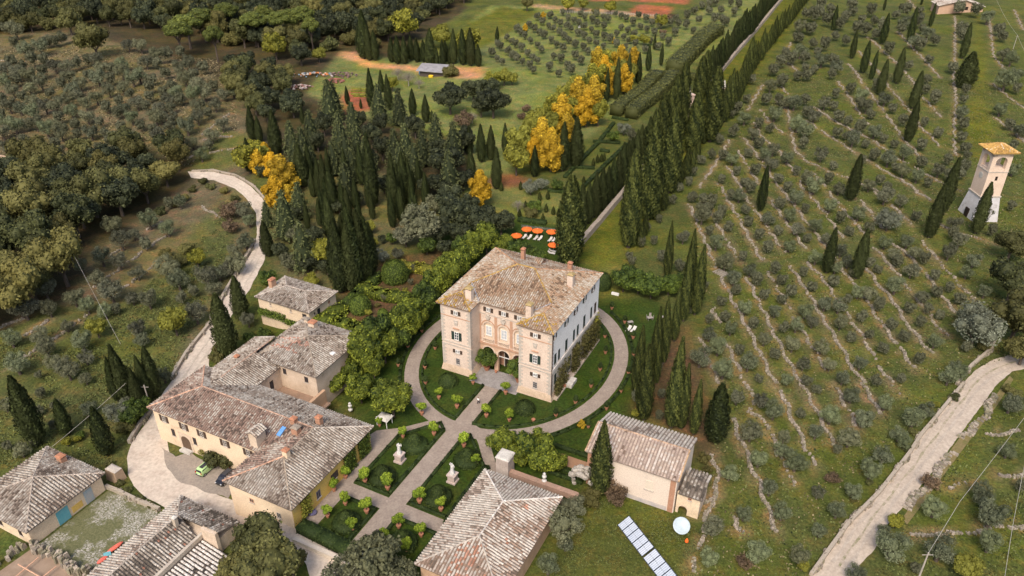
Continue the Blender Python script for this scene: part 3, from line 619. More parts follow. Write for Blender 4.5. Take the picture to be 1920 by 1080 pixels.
# ---- loose tufts, weeds and small stones of the rough grass: nobody could count them
def tufts(name, poly_px, n, size, mat, label, seed):
    rg = np.random.default_rng(seed); W_ = [G(*p)[:2] for p in poly_px]; a = np.array(W_); lo, hi = a.min(0), a.max(0); P = rg.uniform(lo, hi, (n * 3, 2)); P = P[inside_np(P[:, 0], P[:, 1], [tuple(v) for v in W_])]
    P = P[(vnoise(P[:, 0], P[:, 1], 4, seed) + .6 * vnoise(P[:, 0], P[:, 1], 1.3, seed + 1) + rg.normal(0, .35, len(P))) > .05][:n]
    P3_ = np.stack([P[:, 0], P[:, 1], H(P[:, 0], P[:, 1]) + .1], 1); V, F = leaves(P3_, np.tile([0, 0, 1.], (len(P3_), 1)), size, .7, .75, rg)
    tag(link(name, mesh_np(name, V, F, mat, rg.uniform(0, 1, len(F)))), label, 'grass', None, 'stuff')
WEED = leafmat('rough grass blades', (.018, .026, .008), (.155, .175, .055), 0)
WEEDD = leafmat('dry grass blades', (.07, .055, .03), (.27, .22, .12), 0)
tufts('grass_tufts', [(1290, 420), (1420, 140), (1930, 150), (1930, 660), (1800, 700), (1500, 1090), (1290, 1090), (1330, 900), (1360, 700)], 60000, .2, WEED, 'rough grass tufts between the terraces of the right olive grove', 11)
tufts('dry_grass', [(1290, 420), (1420, 140), (1930, 150), (1930, 660), (1800, 700), (1500, 1090), (1290, 1090), (1330, 900), (1360, 700)], 22000, .18, WEEDD, 'dry straw-coloured grass on the right olive grove', 12)
tufts('roadside_grass', [(1930, 720), (1930, 1090), (1630, 1090), (1700, 980), (1800, 850), (1880, 730)], 9000, .17, WEED, 'rough grass right of the gravel road', 13)
tufts('lower_lawn_grass', [(1130, 935), (1260, 965), (1330, 1000), (1320, 1090), (1030, 1090)], 9000, .1, WEED, 'uneven lawn grass around the solar panels', 14)
tufts('hillside_grass', [(-10, 650), (230, 580), (430, 380), (440, 470), (350, 640), (270, 780), (200, 870), (-10, 880)], 26000, .2, WEED, 'rough grass on the terraces left of the white road', 15)
tufts('slope_scrub', [(-10, 80), (420, 110), (450, 240), (360, 310), (-10, 320)], 22000, .32, WEEDD, 'dry scrubby grass on the upper left slope', 16)

# ------------------------------------------------------------------ roofs of barrel tiles
def tile_plane(pts, pal, rg, sp=.5, L=.40, patch=None):
    """pts: 3-D polygon, first edge is the eave. Returns tile mesh arrays"""
    P = np.array(pts, float); e = P[1] - P[0]; e /= np.linalg.norm(e)
    n = np.zeros(3)
    for i in range(len(P)): a, b = P[i], P[(i + 1) % len(P)]; n += np.cross(a, b)
    n /= np.linalg.norm(n); n = n if n[2] > 0 else -n
    up = np.cross(n, e); up /= np.linalg.norm(up); up = up if up[2] > 0 else -up
    q = np.stack([(P - P[0]) @ e, (P - P[0]) @ up], 1); V = []; C = []; F = 0
    lo, hi = q[:, 0].min(), q[:, 0].max(); k = int((hi - lo) / sp)
    ph = rg.uniform(0, 6.28, 6)
    for r in range(k + 1):
        u = lo + (r + .5) * (hi - lo) / (k + 1); xs = []
        for i in range(len(q)):
            (x1, y1), (x2, y2) = q[i], q[(i + 1) % len(q)]
            if (x1 <= u) != (x2 <= u): xs.append(y1 + (u - x1) / (x2 - x1) * (y2 - y1))
        if len(xs) < 2: continue
        v0, v1 = min(xs), max(xs); m = max(1, int((v1 - v0 + .1) / L)); rowt = rg.random(); seg = rg.random()
        for j in range(m):
            a = v0 - .06 + (v1 - v0) * j / m; b = v0 - .02 + (v1 - v0) * (j + 1) / m + .04; ju = u + rg.normal(0, .018); rr = sp * .34
            ra, rb = rr * rg.uniform(.98, 1.16), rr * rg.uniform(.82, .95); za, zb = rg.uniform(.03, .06), rg.uniform(0, .02)
            for (vv, r_, dz) in ((a, ra, za), (b, rb, zb)):
                for (x, y) in ((-1, 0), (-.7, .9), (.0, 1.25), (.7, .9), (1, 0)):
                    V.append(P[0] + e * (ju + x * r_) + up * vv + n * (y * r_ * .8 + dz))
            g = math.sin(u * .55 + ph[0] + 1.3 * math.sin(a * .7 + ph[1])) + math.sin(a * .9 + ph[2] + math.sin(u * .35 + ph[3]))
            if patch and patch(P[0] + e * ju + up * a): c = pal['patch'][rg.integers(len(pal['patch']))]
            else:
                if rg.random() < .3: seg = rg.random()
                t = .16 * rowt + .34 * seg + .5 * rg.random() + .12 * g; w_ = pal['w']; c = pal['c'][0]
                for cc, th in zip(pal['c'], w_):
                    c = cc
                    if t < th: break
            g2 = rg.uniform(.74, 1.04); C += [tuple(x * g2 for x in c)] * 4
    V = np.array(V).reshape(-1, 3); nt_ = len(V) // 10; F = []
    for i in range(nt_):
        for k in range(4): F.append((10 * i + k, 10 * i + k + 1, 10 * i + 6 + k, 10 * i + 5 + k))
    return V, np.array(F), np.array(C)
PG = dict(c=[(.13, .10, .08), (.27, .22, .18), (.33, .285, .24), (.43, .39, .34)], w=[.22, .42, .62, 9], patch=[(.42, .22, .16), (.36, .2, .15), (.5, .33, .26)])
PR = dict(c=[(.12, .085, .07), (.25, .165, .13), (.37, .25, .2), (.52, .44, .38)], w=[.22, .52, .74, 9], patch=[(.36, .16, .11)])
PW = dict(c=[(.2, .155, .125), (.38, .31, .26), (.42, .375, .325), (.49, .445, .39)], w=[.2, .36, .58, 9], patch=[(.46, .25, .18), (.36, .18, .12)])
PV = dict(c=[(.17, .115, .08), (.34, .225, .15), (.36, .265, .185), (.39, .32, .25), (.46, .41, .345)], w=[.2, .38, .55, .7, 9], patch=[(.42, .27, .05), (.36, .22, .04)])
PY = dict(c=[(.42, .25, .09), (.55, .34, .11), (.66, .52, .34)], w=[.3, .75, 9], patch=[(.5, .3, .1)])
def roof_part(par, planes, pal, seed, ou, ov, caps=(), capcol=(.34, .28, .22), th=.16, sp=.5, patch=None, name='roof', capr=.15):
    rg = np.random.default_rng(seed); mb = MB()
    base = tuple(x * .6 for x in pal['c'][1])
    for pl in planes:   # slab under the tiles
        top = [(p[0] - ou, p[1] - ov, p[2]) for p in pl]; bot = [(p[0], p[1], p[2] - th) for p in top]; n = len(top)
        a = np.array(top); nn = sum(np.cross(a[i], a[(i + 1) % n]) for i in range(n)); f = tuple(range(n)) if nn[2] > 0 else tuple(range(n - 1, -1, -1))
        mb.add(top + bot, [f, tuple(n + i for i in reversed(f))] + [(i, (i + 1) % n, n + (i + 1) % n, n + i) for i in range(n)], base)
    slab = np.array(mb.v)
    Vs = []; Fs = []; Cs = []; n0 = 0
    for pl in planes:
        V, F, C = tile_plane([(p[0] - ou, p[1] - ov, p[2]) for p in pl], pal, rg, sp, patch=patch)
        if len(V): Vs.append(V); Fs.append(F + n0); Cs.append(C); n0 += len(V)
    me = mesh_np(name, np.concatenate(Vs), np.concatenate(Fs), TILE, col=np.concatenate(Cs))
    ro = link(name, me, par)
    mb.obj('roof_slab', TILE, ro, col=True)
    cb = MB()
    for c in caps:
        a, b = np.array(c[0], float) - [ou, ov, 0], np.array(c[1], float) - [ou, ov, 0]; L = np.linalg.norm(b - a); k = max(1, int(L / .45)); cc = c[2] if len(c) > 2 else capcol
        for i in range(k):
            p, q = a + (b - a) * i / k, a + (b - a) * (i + 1.12) / k; g = rg.uniform(.7, 1.3); cb.tube(p + [0, 0, .1], q + [0, 0, .06], capr * rg.uniform(.95, 1.1), capr * .85, 6, tuple(x * g for x in cc))
    if caps: cb.obj('ridge_tiles', TILE, ro, col=True)
    return ro
def plaster(name, c1, c2, c3=None, scale=.5): return surf(name, c1, c2, scale, .9, .15, c3=c3, fine=5, bd=.02, coord='Object')
PLM = plaster('pink cream plaster', (.64, .52, .43), (.57, .45, .365), (.44, .34, .27))
WHP = plaster('white lime plaster', (.84, .81, .78), (.79, .76, .73), (.68, .64, .6), .35)
CRM = plaster('cream plaster', (.70, .56, .40), (.62, .48, .34), (.45, .33, .22), .35)
YEL = plaster('ochre yellow plaster', (.68, .46, .12), (.6, .4, .12), (.62, .5, .26))
OLDP = plaster('stained old plaster', (.62, .50, .39), (.5, .39, .29), (.32, .25, .19), .4)
SHG = surf('dark green shutters', (.028, .045, .036), (.022, .035, .028), 3, fine=30)
SHB = surf('brown shutters', (.085, .055, .04), (.06, .04, .03), 3, fine=30)
WHT = surf('white window paint', (.75, .73, .70), (.68, .66, .63), 3)
QUO = surf('grey quoin stone', (.50, .44, .38), (.40, .35, .30), 1.3, c3=(.58, .52, .45), fine=5)
BRK = surf('old brick', (.44, .24, .16), (.35, .19, .12), 2, c3=(.5, .36, .25), fine=10)
DARKI = surf('dark interior', (.02, .015, .012), (.03, .02, .015), 2)
WOODD = surf('brown wood door', (.13, .085, .055), (.1, .065, .045), 2)
BLUED = surf('blue painted door', (.11, .34, .40), (.15, .38, .42), .8)
SKYB = surf('skylight pane', (.10, .26, .55), (.14, .32, .6), 1, rough=.5, spec=.3)
CURT = surf('curtained pane', (.36, .39, .43), (.5, .52, .54), 2, rough=.3)
class Bld:
    def __init__(s, name, label, u, v, cat='building', z=0, group=None):
        s.ou, s.ov = u, v; s.e = empty(name, W(u, v, 0), label, cat, group, ANG)
    def L(s, u, v, z): return (u - s.ou, v - s.ov, z)
    def box(s, name, u0, u1, v0, v1, z0, z1, mat, par=None, **k):
        mb = MB(); mb.box(u0 - s.ou, u1 - s.ou, v0 - s.ov, v1 - s.ov, z0, z1, **k); return mb.obj(name, mat, par or s.e)
    def mb(s, boxes):
        m = MB()
        for b in boxes: m.box(b[0] - s.ou, b[1] - s.ou, b[2] - s.ov, b[3] - s.ov, b[4], b[5])
        return m
    def prism(s, name, pts, z0, z1, mat):
        return MB().prism([(p[0] - s.ou, p[1] - s.ov) for p in pts], z0, z1).obj(name, mat, s.e)
    def window(s, face, c, z, w, h, plane, shut=None, fr=WHT, sw=None, deep=.12, name='window', arch=False, bars=2, glass=None):
        """face: 'f' looks to -v, 'b' +v, 'l' -u, 'r' +u; c along the wall; plane = wall coordinate"""
        sg = {'f': -1, 'b': 1, 'l': -1, 'r': 1}[face]
        def bx(mb, a0, a1, d0, d1, z0, z1):
            d0, d1 = sorted((plane + sg * d0, plane + sg * d1))
            if face in 'fb': mb.box(a0 - s.ou, a1 - s.ou, d0 - s.ov, d1 - s.ov, z0, z1)
            else: mb.box(d0 - s.ou, d1 - s.ou, a0 - s.ov, a1 - s.ov, z0, z1)
        m = MB(); t = .11; a0, a1, z0, z1 = c - w / 2, c + w / 2, z - h / 2, z + h / 2
        bx(m, a0, a0 + t, .0, .07, z0, z1); bx(m, a1 - t, a1, .0, .07, z0, z1); bx(m, a0 + t, a1 - t, .0, .07, z1 - t, z1); bx(m, a0 + t, a1 - t, .0, .07, z0, z0 + t)
        if bars >= 1: bx(m, c - .05, c + .05, .005, .065, z0 + t, z1 - t)
        if bars >= 2:
            for q in (1, 2): zz = z0 + (z1 - z0) * q / 3; bx(m, a0 + t, c - .05, .008, .06, zz - .03, zz + .03); bx(m, c + .05, a1 - t, .008, .06, zz - .03, zz + .03)
        wo = m.obj(name, fr, s.e)
        m = MB(); bx(m, a0 + t, a1 - t, .0, .02, z0 + t, z1 - t); m.obj('pane', glass or GLASS, wo)
        m = MB(); bx(m, a0 - .12, a1 + .12, .0, .16, z0 - .14, z0); m.obj('sill', QUO, wo)
        if shut:
            q = sw or w * .52
            for x0, x1 in ((a0 - q, a0 - .01), (a1 + .01, a1 + q)):
                m = MB(); bx(m, x0, x1, .01, .09, z0, z1)
                for k in range(5): zz = z0 + (z1 - z0) * (k + .5) / 5; bx(m, x0 + .04, x1 - .04, .09, .11, zz - .04, zz + .04)
                m.obj('shutter', shut, wo)
        return wo
    def chimney(s, u, v, z, w, d, h, mat=PLM, cap=True, name='chimney', top=TERRA):
        m = MB(); m.box(u - w / 2 - s.ou, u + w / 2 - s.ou, v - d / 2 - s.ov, v + d / 2 - s.ov, z - 1.0, z + h)
        c = m.obj(name, mat, s.e)
        if cap:
            m = MB(); q = .12
            for a in (-1, 1):
                for b in (-1, 1): m.box(u + a * (w / 2 - .1) - .08 - s.ou, u + a * (w / 2 - .1) + .08 - s.ou, v + b * (d / 2 - .1) - .08 - s.ov, v + b * (d / 2 - .1) + .08 - s.ov, z + h, z + h + .3)
            m.box(u - w / 2 - q - s.ou, u + w / 2 + q - s.ou, v - d / 2 - q - s.ov, v + d / 2 + q - s.ov, z + h + .3, z + h + .62, tx=.32, ty=.28); m.obj('chimney_cap', top, c)
        return c
def hip(u0, u1, v0, v1, z, m):
    w_, d_ = u1 - u0, v1 - v0
    if w_ >= d_:
        h = d_ / 2; zr = z + h * m; a, b = (u0 + h, v0 + h, zr), (u1 - h, v0 + h, zr)
    else:
        h = w_ / 2; zr = z + h * m; a, b = (u0 + h, v0 + h, zr), (u0 + h, v1 - h, zr)
    A, B, C, D = (u0, v0, z), (u1, v0, z), (u1, v1, z), (u0, v1, z)
    if abs(w_ - d_) < .05: P = [[A, B, a], [B, C, a], [C, D, a], [D, A, a]]; return P, [(A, a), (B, a), (C, a), (D, a)], a, a
    if w_ >= d_: P = [[A, B, b, a], [B, C, b], [C, D, a, b], [D, A, a]]; caps = [(A, a), (D, a), (B, b), (C, b), (a, b)]
    else: P = [[A, B, a], [B, C, b, a], [C, D, b], [D, A, a, b]]; caps = [(A, a), (B, a), (C, b), (D, b), (a, b)]
    return P, caps, a, b

# ================================================================== VILLA
vl = Bld('villa', 'tall square three-storey villa with brown tiled roof standing inside the oval gravel ring', 0, 0)
HE, MS, WW, RC, S_ = 16.3, .36, 7.7, 3.9, 25.6
zz = lambda d: HE + MS * d
e_ = (S_ - RC) / 2
A, B, Cc, D = (0, 0, HE), (0, S_, HE), (S_, S_, HE), (S_, 0, HE)
E1, E2 = (e_, S_ - e_, zz(e_)), (S_ - e_, S_ - e_, zz(e_))
W1, V1 = (WW / 2, WW / 2, zz(WW / 2)), (WW / 2, RC + WW / 2, zz(WW / 2)); W2, V2 = (S_ - WW / 2, WW / 2, zz(WW / 2)), (S_ - WW / 2, RC + WW / 2, zz(WW / 2))
I1, R1_, I2, R2_ = (WW, 0, HE), (WW, RC, HE), (S_ - WW, 0, HE), (S_ - WW, RC, HE)
OC = (.34, .22, .07)
planes = [[B, A, W1, V1, E1], [A, I1, W1], [I1, R1_, V1, W1], [R1_, R2_, V2, E2, E1, V1], [R2_, I2, W2, V2], [I2, D, W2], [D, Cc, E2, V2, W2], [Cc, B, E1, E2]]
GREYF = (.30, .30, .33)
roof_part(vl.e, planes, PV, 1, 0, 0, [(A, W1, OC), (W1, V1, OC), (V1, E1, OC), (E1, E2, OC), (E1, B, (.45, .27, .16)), (E2, Cc, (.4, .24, .15)), (W1, I1, OC), (V2, E2, OC), (W2, V2, (.42, .27, .18)), (W2, D, OC), (W2, I2, OC), (R1_, V1, GREYF), (R2_, V2, GREYF)], OC, sp=.47, capr=.17,
          patch=lambda p: (rng.random() < .22 and (p[1] < 3.2 and (p[0] < 7.7 or p[0] > 18))))
w0, w1, f0, rw = .75, 25.1, .55, 4.5
m = MB()
pts = [(w0, f0), (7.4, f0), (7.4, rw + 2.6), (18.2, rw + 2.6), (18.2, f0), (w1, f0), (w1, 25.0), (w0, 25.0)]
n_ = len(pts); vs = [(p[0], p[1], .0) for p in pts] + [(p[0], p[1], HE - .1) for p in pts]
m.add(vs, [(i, (i + 1) % n_, n_ + (i + 1) % n_, n_ + i) for i in range(n_)])
m.obj('wall', PLM, vl.e)
# white side wall skin (the long side is lime-washed)
vl.box('side_wall', w1, w1 + .05, f0 + .25, 25.0, 7.4, HE - .2, WHP)
vl.box('side_wall', w1, w1 + .05, f0 + .25, 25.0, .9, 6.3, plaster('grey cream plaster', (.62, .56, .48), (.5, .44, .37), (.36, .31, .25)))
# recess front: arcade below, three arched niches above
def arcade(b, u0, u1, v, th, z0, z1, arches, name, mat, par=None):
    m = MB(); xs = [u0]
    for c, hw, sp in arches: xs += [c - hw] + [c - hw * math.cos(math.pi * k / 10) for k in range(1, 10)] + [c + hw]
    xs.append(u1)
    def bot(x):
        for c, hw, sp in arches:
            if abs(x - c) < hw - 1e-6: return sp + math.sqrt(max(0, hw * hw - (x - c) ** 2))
        return None
    for a, c2 in zip(xs[:-1], xs[1:]):
        mid = (a + c2) / 2
        if bot(mid) is None: za = zb = z0
        else:
            za = bot(a) if bot(a) else [sp for c, hw, sp in arches if abs(mid - c) < hw][0]; zb = bot(c2) if bot(c2) else [sp for c, hw, sp in arches if abs(mid - c) < hw][0]
        q = [(a, v, za), (c2, v, zb), (c2, v, z1), (a, v, z1), (a, v + th, za), (c2, v + th, zb), (c2, v + th, z1), (a, v + th, z1)]
        q = [b.L(*p) for p in q]
        m.add(q, [(0, 1, 2, 3), (7, 6, 5, 4), (0, 4, 5, 1), (3, 2, 6, 7)])
    for c, hw, sp in arches:
        for x in (c - hw, c + hw): m.add([b.L(x, v, z0), b.L(x, v + th, z0), b.L(x, v + th, sp), b.L(x, v, sp)], [(0, 1, 2, 3)])
    return m.obj(name, mat, par or b.e)
BAY = [9.35, 12.8, 16.25]
arcade(vl, 7.4, 18.2, rw, .6, 0, 6.65, [(c, 1.28, 4.35) for c in BAY], 'arcade', plaster('arcade plaster', (.58, .40, .28), (.5, .33, .23), (.62, .5, .4)))
arcade(vl, 7.4, 18.2, rw, .25, 6.65, HE - .1, [(c, 1.05, 10.55) for c in BAY], 'loggia_wall', PLM)
vl.box('niche_wall', 7.4, 18.2, rw + .25, rw + .45, 6.65, 12.4, plaster('niche plaster', (.70, .57, .44), (.62, .48, .36)))
vl.box('portico_ceiling', 7.4, 18.2, rw + .6, rw + 2.6, 6.2, 6.4, BRK)
vl.box('portico_back_wall', 7.4, 18.2, rw + 2.45, rw + 2.58, 0, 6.2, BRK)
dd = vl.box('door', 11.9, 13.7, rw + 2.3, rw + 2.44, 0, 3.6, DARKI); vl.box('door_frame', 11.7, 11.9, rw + 2.25, rw + 2.44, 0, 3.7, QUO, dd); vl.box('door_frame', 13.7, 13.9, rw + 2.25, rw + 2.44, 0, 3.7, QUO, dd)
vl.box('portico_screen', 11.6, 14.0, rw + .28, rw + .34, 3.7, 3.85, WHT)
def archring(b, c, hw, sp, v, w_, name, mat, d=.08):
    m = MB(); k = 14; 
    for i in range(k):
        t0, t1 = math.pi * i / k, math.pi * (i + 1) / k; q = []
        for vv in (v - d, v):
            for r, t in ((hw, t0), (hw, t1), (hw + w_, t1), (hw + w_, t0)): q.append(b.L(c - r * math.cos(t), vv, sp + r * math.sin(t)))
        m.add(q, [(0, 3, 2, 1), (4, 5, 6, 7), (0, 1, 5, 4), (2, 3, 7, 6)])
    return m.obj(name, mat, b.e)
NP = surf('pale niche trim', (.62, .5, .4), (.55, .42, .33), 1.5)
RB = surf('red brick trim', (.48, .29, .19), (.42, .25, .17), 2)
for c in BAY:
    archring(vl, c, 1.28, 4.35, rw, .28, 'arch_ring', NP)
    archring(vl, c, 1.05, 10.55, rw, .3, 'niche_ring', NP, .1); archring(vl, c, 1.4, 10.55, rw, .22, 'niche_ring', RB, .06)
    vl.window('f', c, 9.45, 1.35, 2.3, rw + .25, None, bars=2, glass=CURT)
    vl.window('f', c + .05, 14.65, .95, 1.0, rw, SHB, sw=.62)
    m = MB(); m.box(c - .55, c + .55, rw - .28, rw - .01, 12.75, 13.15); m.box(c - .3, c + .3, rw - .35, rw - .01, 12.3, 12.74); m.ball(c, rw - .2, 13.4, .35, .15, .25, 8, 5); m.obj('relief_ornament', QUO, vl.e)
    # balustrade
    bl = vl.box('balustrade', c - 1.25, c + 1.25, rw - .30, rw - .06, 7.62, 7.78, NP); vl.box('balustrade_base', c - 1.25, c + 1.25, rw - .30, rw - .03, 6.7, 6.85, NP, bl)
    m = MB()
    for k in range(8): m.lathe([(.06, 0), (.095, .2), (.05, .45), (.07, .77)], 6, o=(c - 1.1 + k * .314, rw - .18, 6.85))
    m.obj('balusters', NP, bl)
for x in (7.4, 11.075, 14.525, 18.2): vl.box('pilaster', max(7.42, x - .3), min(18.18, x + .3), rw - .07, rw - .01, 6.9, 13.3, RB)
vl.box('brick_band', 7.42, 18.18, rw - .32, rw - .02, 6.25, 6.66, RB); vl.box('string_course', 7.42, 18.18, rw - .1, rw - .015, 13.45, 13.62, QUO)
for face, a0, a1 in (('L', w0, 7.4), ('R', 18.2, w1)):
    vl.box('cornice_band', a0 - .06, a1 + .06, f0 - .16, f0 - .01, 7.25, 7.5, QUO); vl.box('cornice_band', a0 - .06, a1 + .06, f0 - .14, f0 - .012, 6.55, 6.8, QUO); vl.box('string_course', a0 - .04, a1 + .04, f0 - .09, f0 - .014, 13.5, 13.66, RB)
    # flared plinth
    m = MB(); m.box(a0 - .45, a1 + .45, f0 - .45, 6.5 if face == 'R' else 6.5, -.3, 1.5, tx=.4, ty=.4); m.obj('plinth', surf('weathered plinth', (.46, .34, .24), (.54, .42, .31), .8, c3=(.34, .22, .15), fine=4), vl.e)
    c = (a0 + a1) / 2 + (.1 if face == 'L' else 0)
    vl.window('f', c, 14.62, .95, .95, f0, SHB, sw=.62); vl.window('f', c, 9.1, 1.0, 1.95, f0, SHG, sw=.66); vl.window('f', c + .1, 5.3, 1.0, .85, f0, SHB, sw=.6); vl.window('f', c + .1, 2.85, .95, 1.5, f0, None, fr=surf('grille', (.4, .36, .33)))
    m = MB(); m.box(c - .7, c + .7, f0 - .25, f0 - .01, 10.85, 11.05); m.obj('window_hood', RB, vl.e)
    m = MB(); m.box(c - .5, c + .5, f0 - .14, f0 - .01, 12.5, 12.9); m.ball(c, f0 - .1, 12.2, .42, .12, .38, 8, 5); m.box(c - .35, c + .35, f0 - .12, f0 - .01, 11.7, 12.0); m.obj('stone_crest', QUO, vl.e)
for cu, cv, su, sv in ((w0, f0, 1, 1), (7.4, f0, -1, 1), (18.2, f0, 1, 1), (w1, f0, -1, 1)):   # grey quoins
    for zlo, zhi in ((1.5, 6.5), (7.5, 15.6)):
      m = MB(); k = 0; z = zlo
      while z < zhi - .4:
        if True:
            a = .85 if k % 2 else .5; m.box(min(cu, cu + su * a) - (.05 if su > 0 else 0), max(cu, cu + su * a) + (.05 if su < 0 else 0), f0 - .06, f0 + (.5 if k % 2 else .85), z, z + .42)
        z += .418; k += 1
      m.obj('quoins', QUO, vl.e)
SW = w1 + .05
for (v, z, w_, h, sh) in [(1.6, 14.7, .7, .95, SHB), (7.2, 14.7, .9, 1.1, SHG), (11.9, 14.6, .9, 1.1, SHB), (16.6, 14.8, .9, 1.1, SHG), (21.3, 14.7, .9, 1.1, SHB), (2.2, 9.2, .9, 2.4, SHG), (4.0, 9.1, .8, 2.4, SHG), (7.6, 9.1, 1.0, 2.6, SHG), (11.5, 9.1, .8, 2.5, SHG), (13.5, 9.1, .8, 2.5, SHG), (17.0, 9.2, 1.0, 2.8, SHG), (20.9, 9.1, .8, 2.6, SHG), (23.2, 9.0, 1.0, 2.5, SHB), (2.5, 4.2, .9, 2.4, SHG), (9.6, 3.4, 1.4, 3.6, SHG), (14.6, 4, 1.2, 3.0, SHG), (19.5, 4, 1.1, 3.0, SHG)]:
    if h > 1.5: vl.window('r', v, z, w_, h, SW, None, fr=sh, bars=1)
    else: vl.window('r', v, z, w_, h, SW, sh, sw=.55, bars=1)
vl.box('belt_course', w1 - .3, SW + .2, f0 + .1, 25.1, 6.6, 7.35, surf('pale belt course', (.66, .6, .54), (.56, .5, .44), .8, c3=(.4, .35, .3)))
vl.box('plinth_step', w1, SW + 1.1, 1.2, 24.6, -.3, .35, surf('worn step stone', (.45, .38, .31), (.36, .29, .23), .7))
vl.box('stone_steps', SW + 1.0, SW + 2.2, 6.0, 8.8, -.2, .8, PALE, tx=.0)
m = MB(); m.tube((w1 + .12, f0 + .12, .3), (w1 + .12, f0 + .12, HE - .2), .09); m.obj('downpipe', surf('copper pipe', (.09, .06, .05), (.07, .05, .04)), vl.e)
LICH = surf('lichen covered cap', (.30, .22, .09), (.36, .27, .14), 2)
vl.chimney(5.9, 3.3, 17.2, 1.3, 1.1, 1.9, name='chimney', top=LICH); vl.chimney(19.2, 3.0, 17.4, 1.1, 1.2, 1.9, top=LICH)
vl.chimney(9.3, 20.6, 18.2, .8, .8, 2.2, BRK); vl.chimney(22.2, 16.0, 17.6, 1.2, 1.1, 2.3, top=LICH); vl.chimney(19.6, 21.8, 17.6, .9, .7, 1.4, BRK)
roof_part(vl.e, [[(12.0, 22.4, 18.2), (13.9, 22.4, 18.2), (13.9, 21.0, 18.95), (12.0, 21.0, 18.95)], [(13.9, 19.6, 18.5), (12.0, 19.6, 18.5), (12.0, 21.0, 18.95), (13.9, 21.0, 18.95)]], PV, 5, 0, 0, name='roof_dormer')
vl.box('dormer_wall', 12.1, 13.8, 19.8, 22.2, 17.2, 18.3, BRK)

# ================================================================== farm building M + S (L-shape)
fb = Bld('farm_building', 'long L-shaped farmhouse with grey tiled roof between the parking yard and the formal beds', -38.8, -40.3)
z5, h_, mm = 4.9, 7.25, .335; zr = z5 + h_ * mm
K, J, AL, AS = (-12.5, -40.3, z5), (-5.25, -33.05, zr), (-31.55, -33.05, zr), (-5.25, -41.05, zr)
q1, q2, q3, q4, q5 = (-38.8, -40.3, z5), (-38.8, -25.8, z5), (2.0, -25.8, z5), (2.0, -48.3, z5), (-12.5, -48.3, z5)
PM = dict(PG); PM['c'] = [(.12, .09, .075), (.26, .18, .145), (.31, .24, .195), (.41, .36, .31)]; PM['w'] = [.24, .5, .68, 9]
TC = (.5, .3, .21)
r_ = roof_part(fb.e, [[q2, q1, AL], [q1, K, J, AL], [K, q5, AS, J]], PM, 11, fb.ou, fb.ov, [(q1, AL, TC), (q2, AL, TC), (AL, J, (.36, .24, .18)), (K, J, (.3, .25, .2))], sp=.48)
roof_part(fb.e, [[q3, q2, AL, J], [q5, q4, AS], [q4, q3, J, AS]], PG, 12, fb.ou, fb.ov, [(q5, AS, TC), (AS, J), (q4, AS), (q3, J, (.42, .37, .32))], sp=.48)
ii = .6
fb.prism('wall', [(-38.8 + ii, -40.3 + ii), (-12.5 + ii, -40.3 + ii), (-12.5 + ii, -48.3 + ii), (2 - ii, -48.3 + ii), (2 - ii, -25.8 - ii), (-38.8 + ii, -25.8 - ii)], -4.0, z5 - .1, CRM)
fb.box('garden_wall_face', 2 - ii, 2 - ii + .04, -47.6, -26.5, -.3, z5 - .15, YEL)
PF = -39.7
for u, z in ((-35.6, 3.0), (-30.6, 3.0), (-26.2, 3.0), (-20.6, 3.0), (-15.2, 3.0)): fb.window('f', u, z, .95, 1.5, PF, SHB, sw=.62, fr=QUO)
for u in (-34.0, -28.6): fb.window('f', u, .3, .8, 1.6, PF, None, fr=SHB, bars=1)
arcade(fb, -32.7, -29.5, PF - .07, .06, -2.9, 1.2, [(-31.1, 1.15, -.7)], 'door_surround', OLDP)
m = MB(); k = 10; q = [fb.L(-31.1 - 1.15, PF - .04, -2.9), fb.L(-31.1 + 1.15, PF - .04, -2.9)] + [fb.L(-31.1 + 1.15 * math.cos(math.pi * i / k), PF - .04, -.7 + 1.15 * math.sin(math.pi * i / k)) for i in range(k + 1)]
m.poly(q).obj('arched_door', WOODD, fb.e)
fb.box('door_step', -32.4, -29.8, PF - 1.0, PF, -3.1, -2.6, PALE)
fb.window('f', -7.2, 2.4, .9, .9, -47.7, None, fr=RB, bars=1); fb.window('f', -1.6, 1.6, .9, 1.2, -47.7, None, fr=QUO, bars=1)
fb.window('r', -41.4, 2.0, 1.0, 1.6, 1.44, None, fr=surf('purple grey shutter', (.2, .17, .19), (.16, .14, .16)), bars=1); fb.window('r', -37.0, 2.4, .9, 1.4, 1.44, SHB, fr=SHB, bars=1)
m = MB(); 
for k in range(5): m.tube(fb.L(1.5, -45.7 + k * .1, .2), fb.L(1.5, -44.6 + k * .1, .25 + k * .1), .05)
m.lathe([(.7, 0), (.75, .05), (.7, .1)], 14, o=fb.L(1.9, -43.9, .3)).obj('round_plaque', surf('violet round sign', (.12, .11, .2)), fb.e)
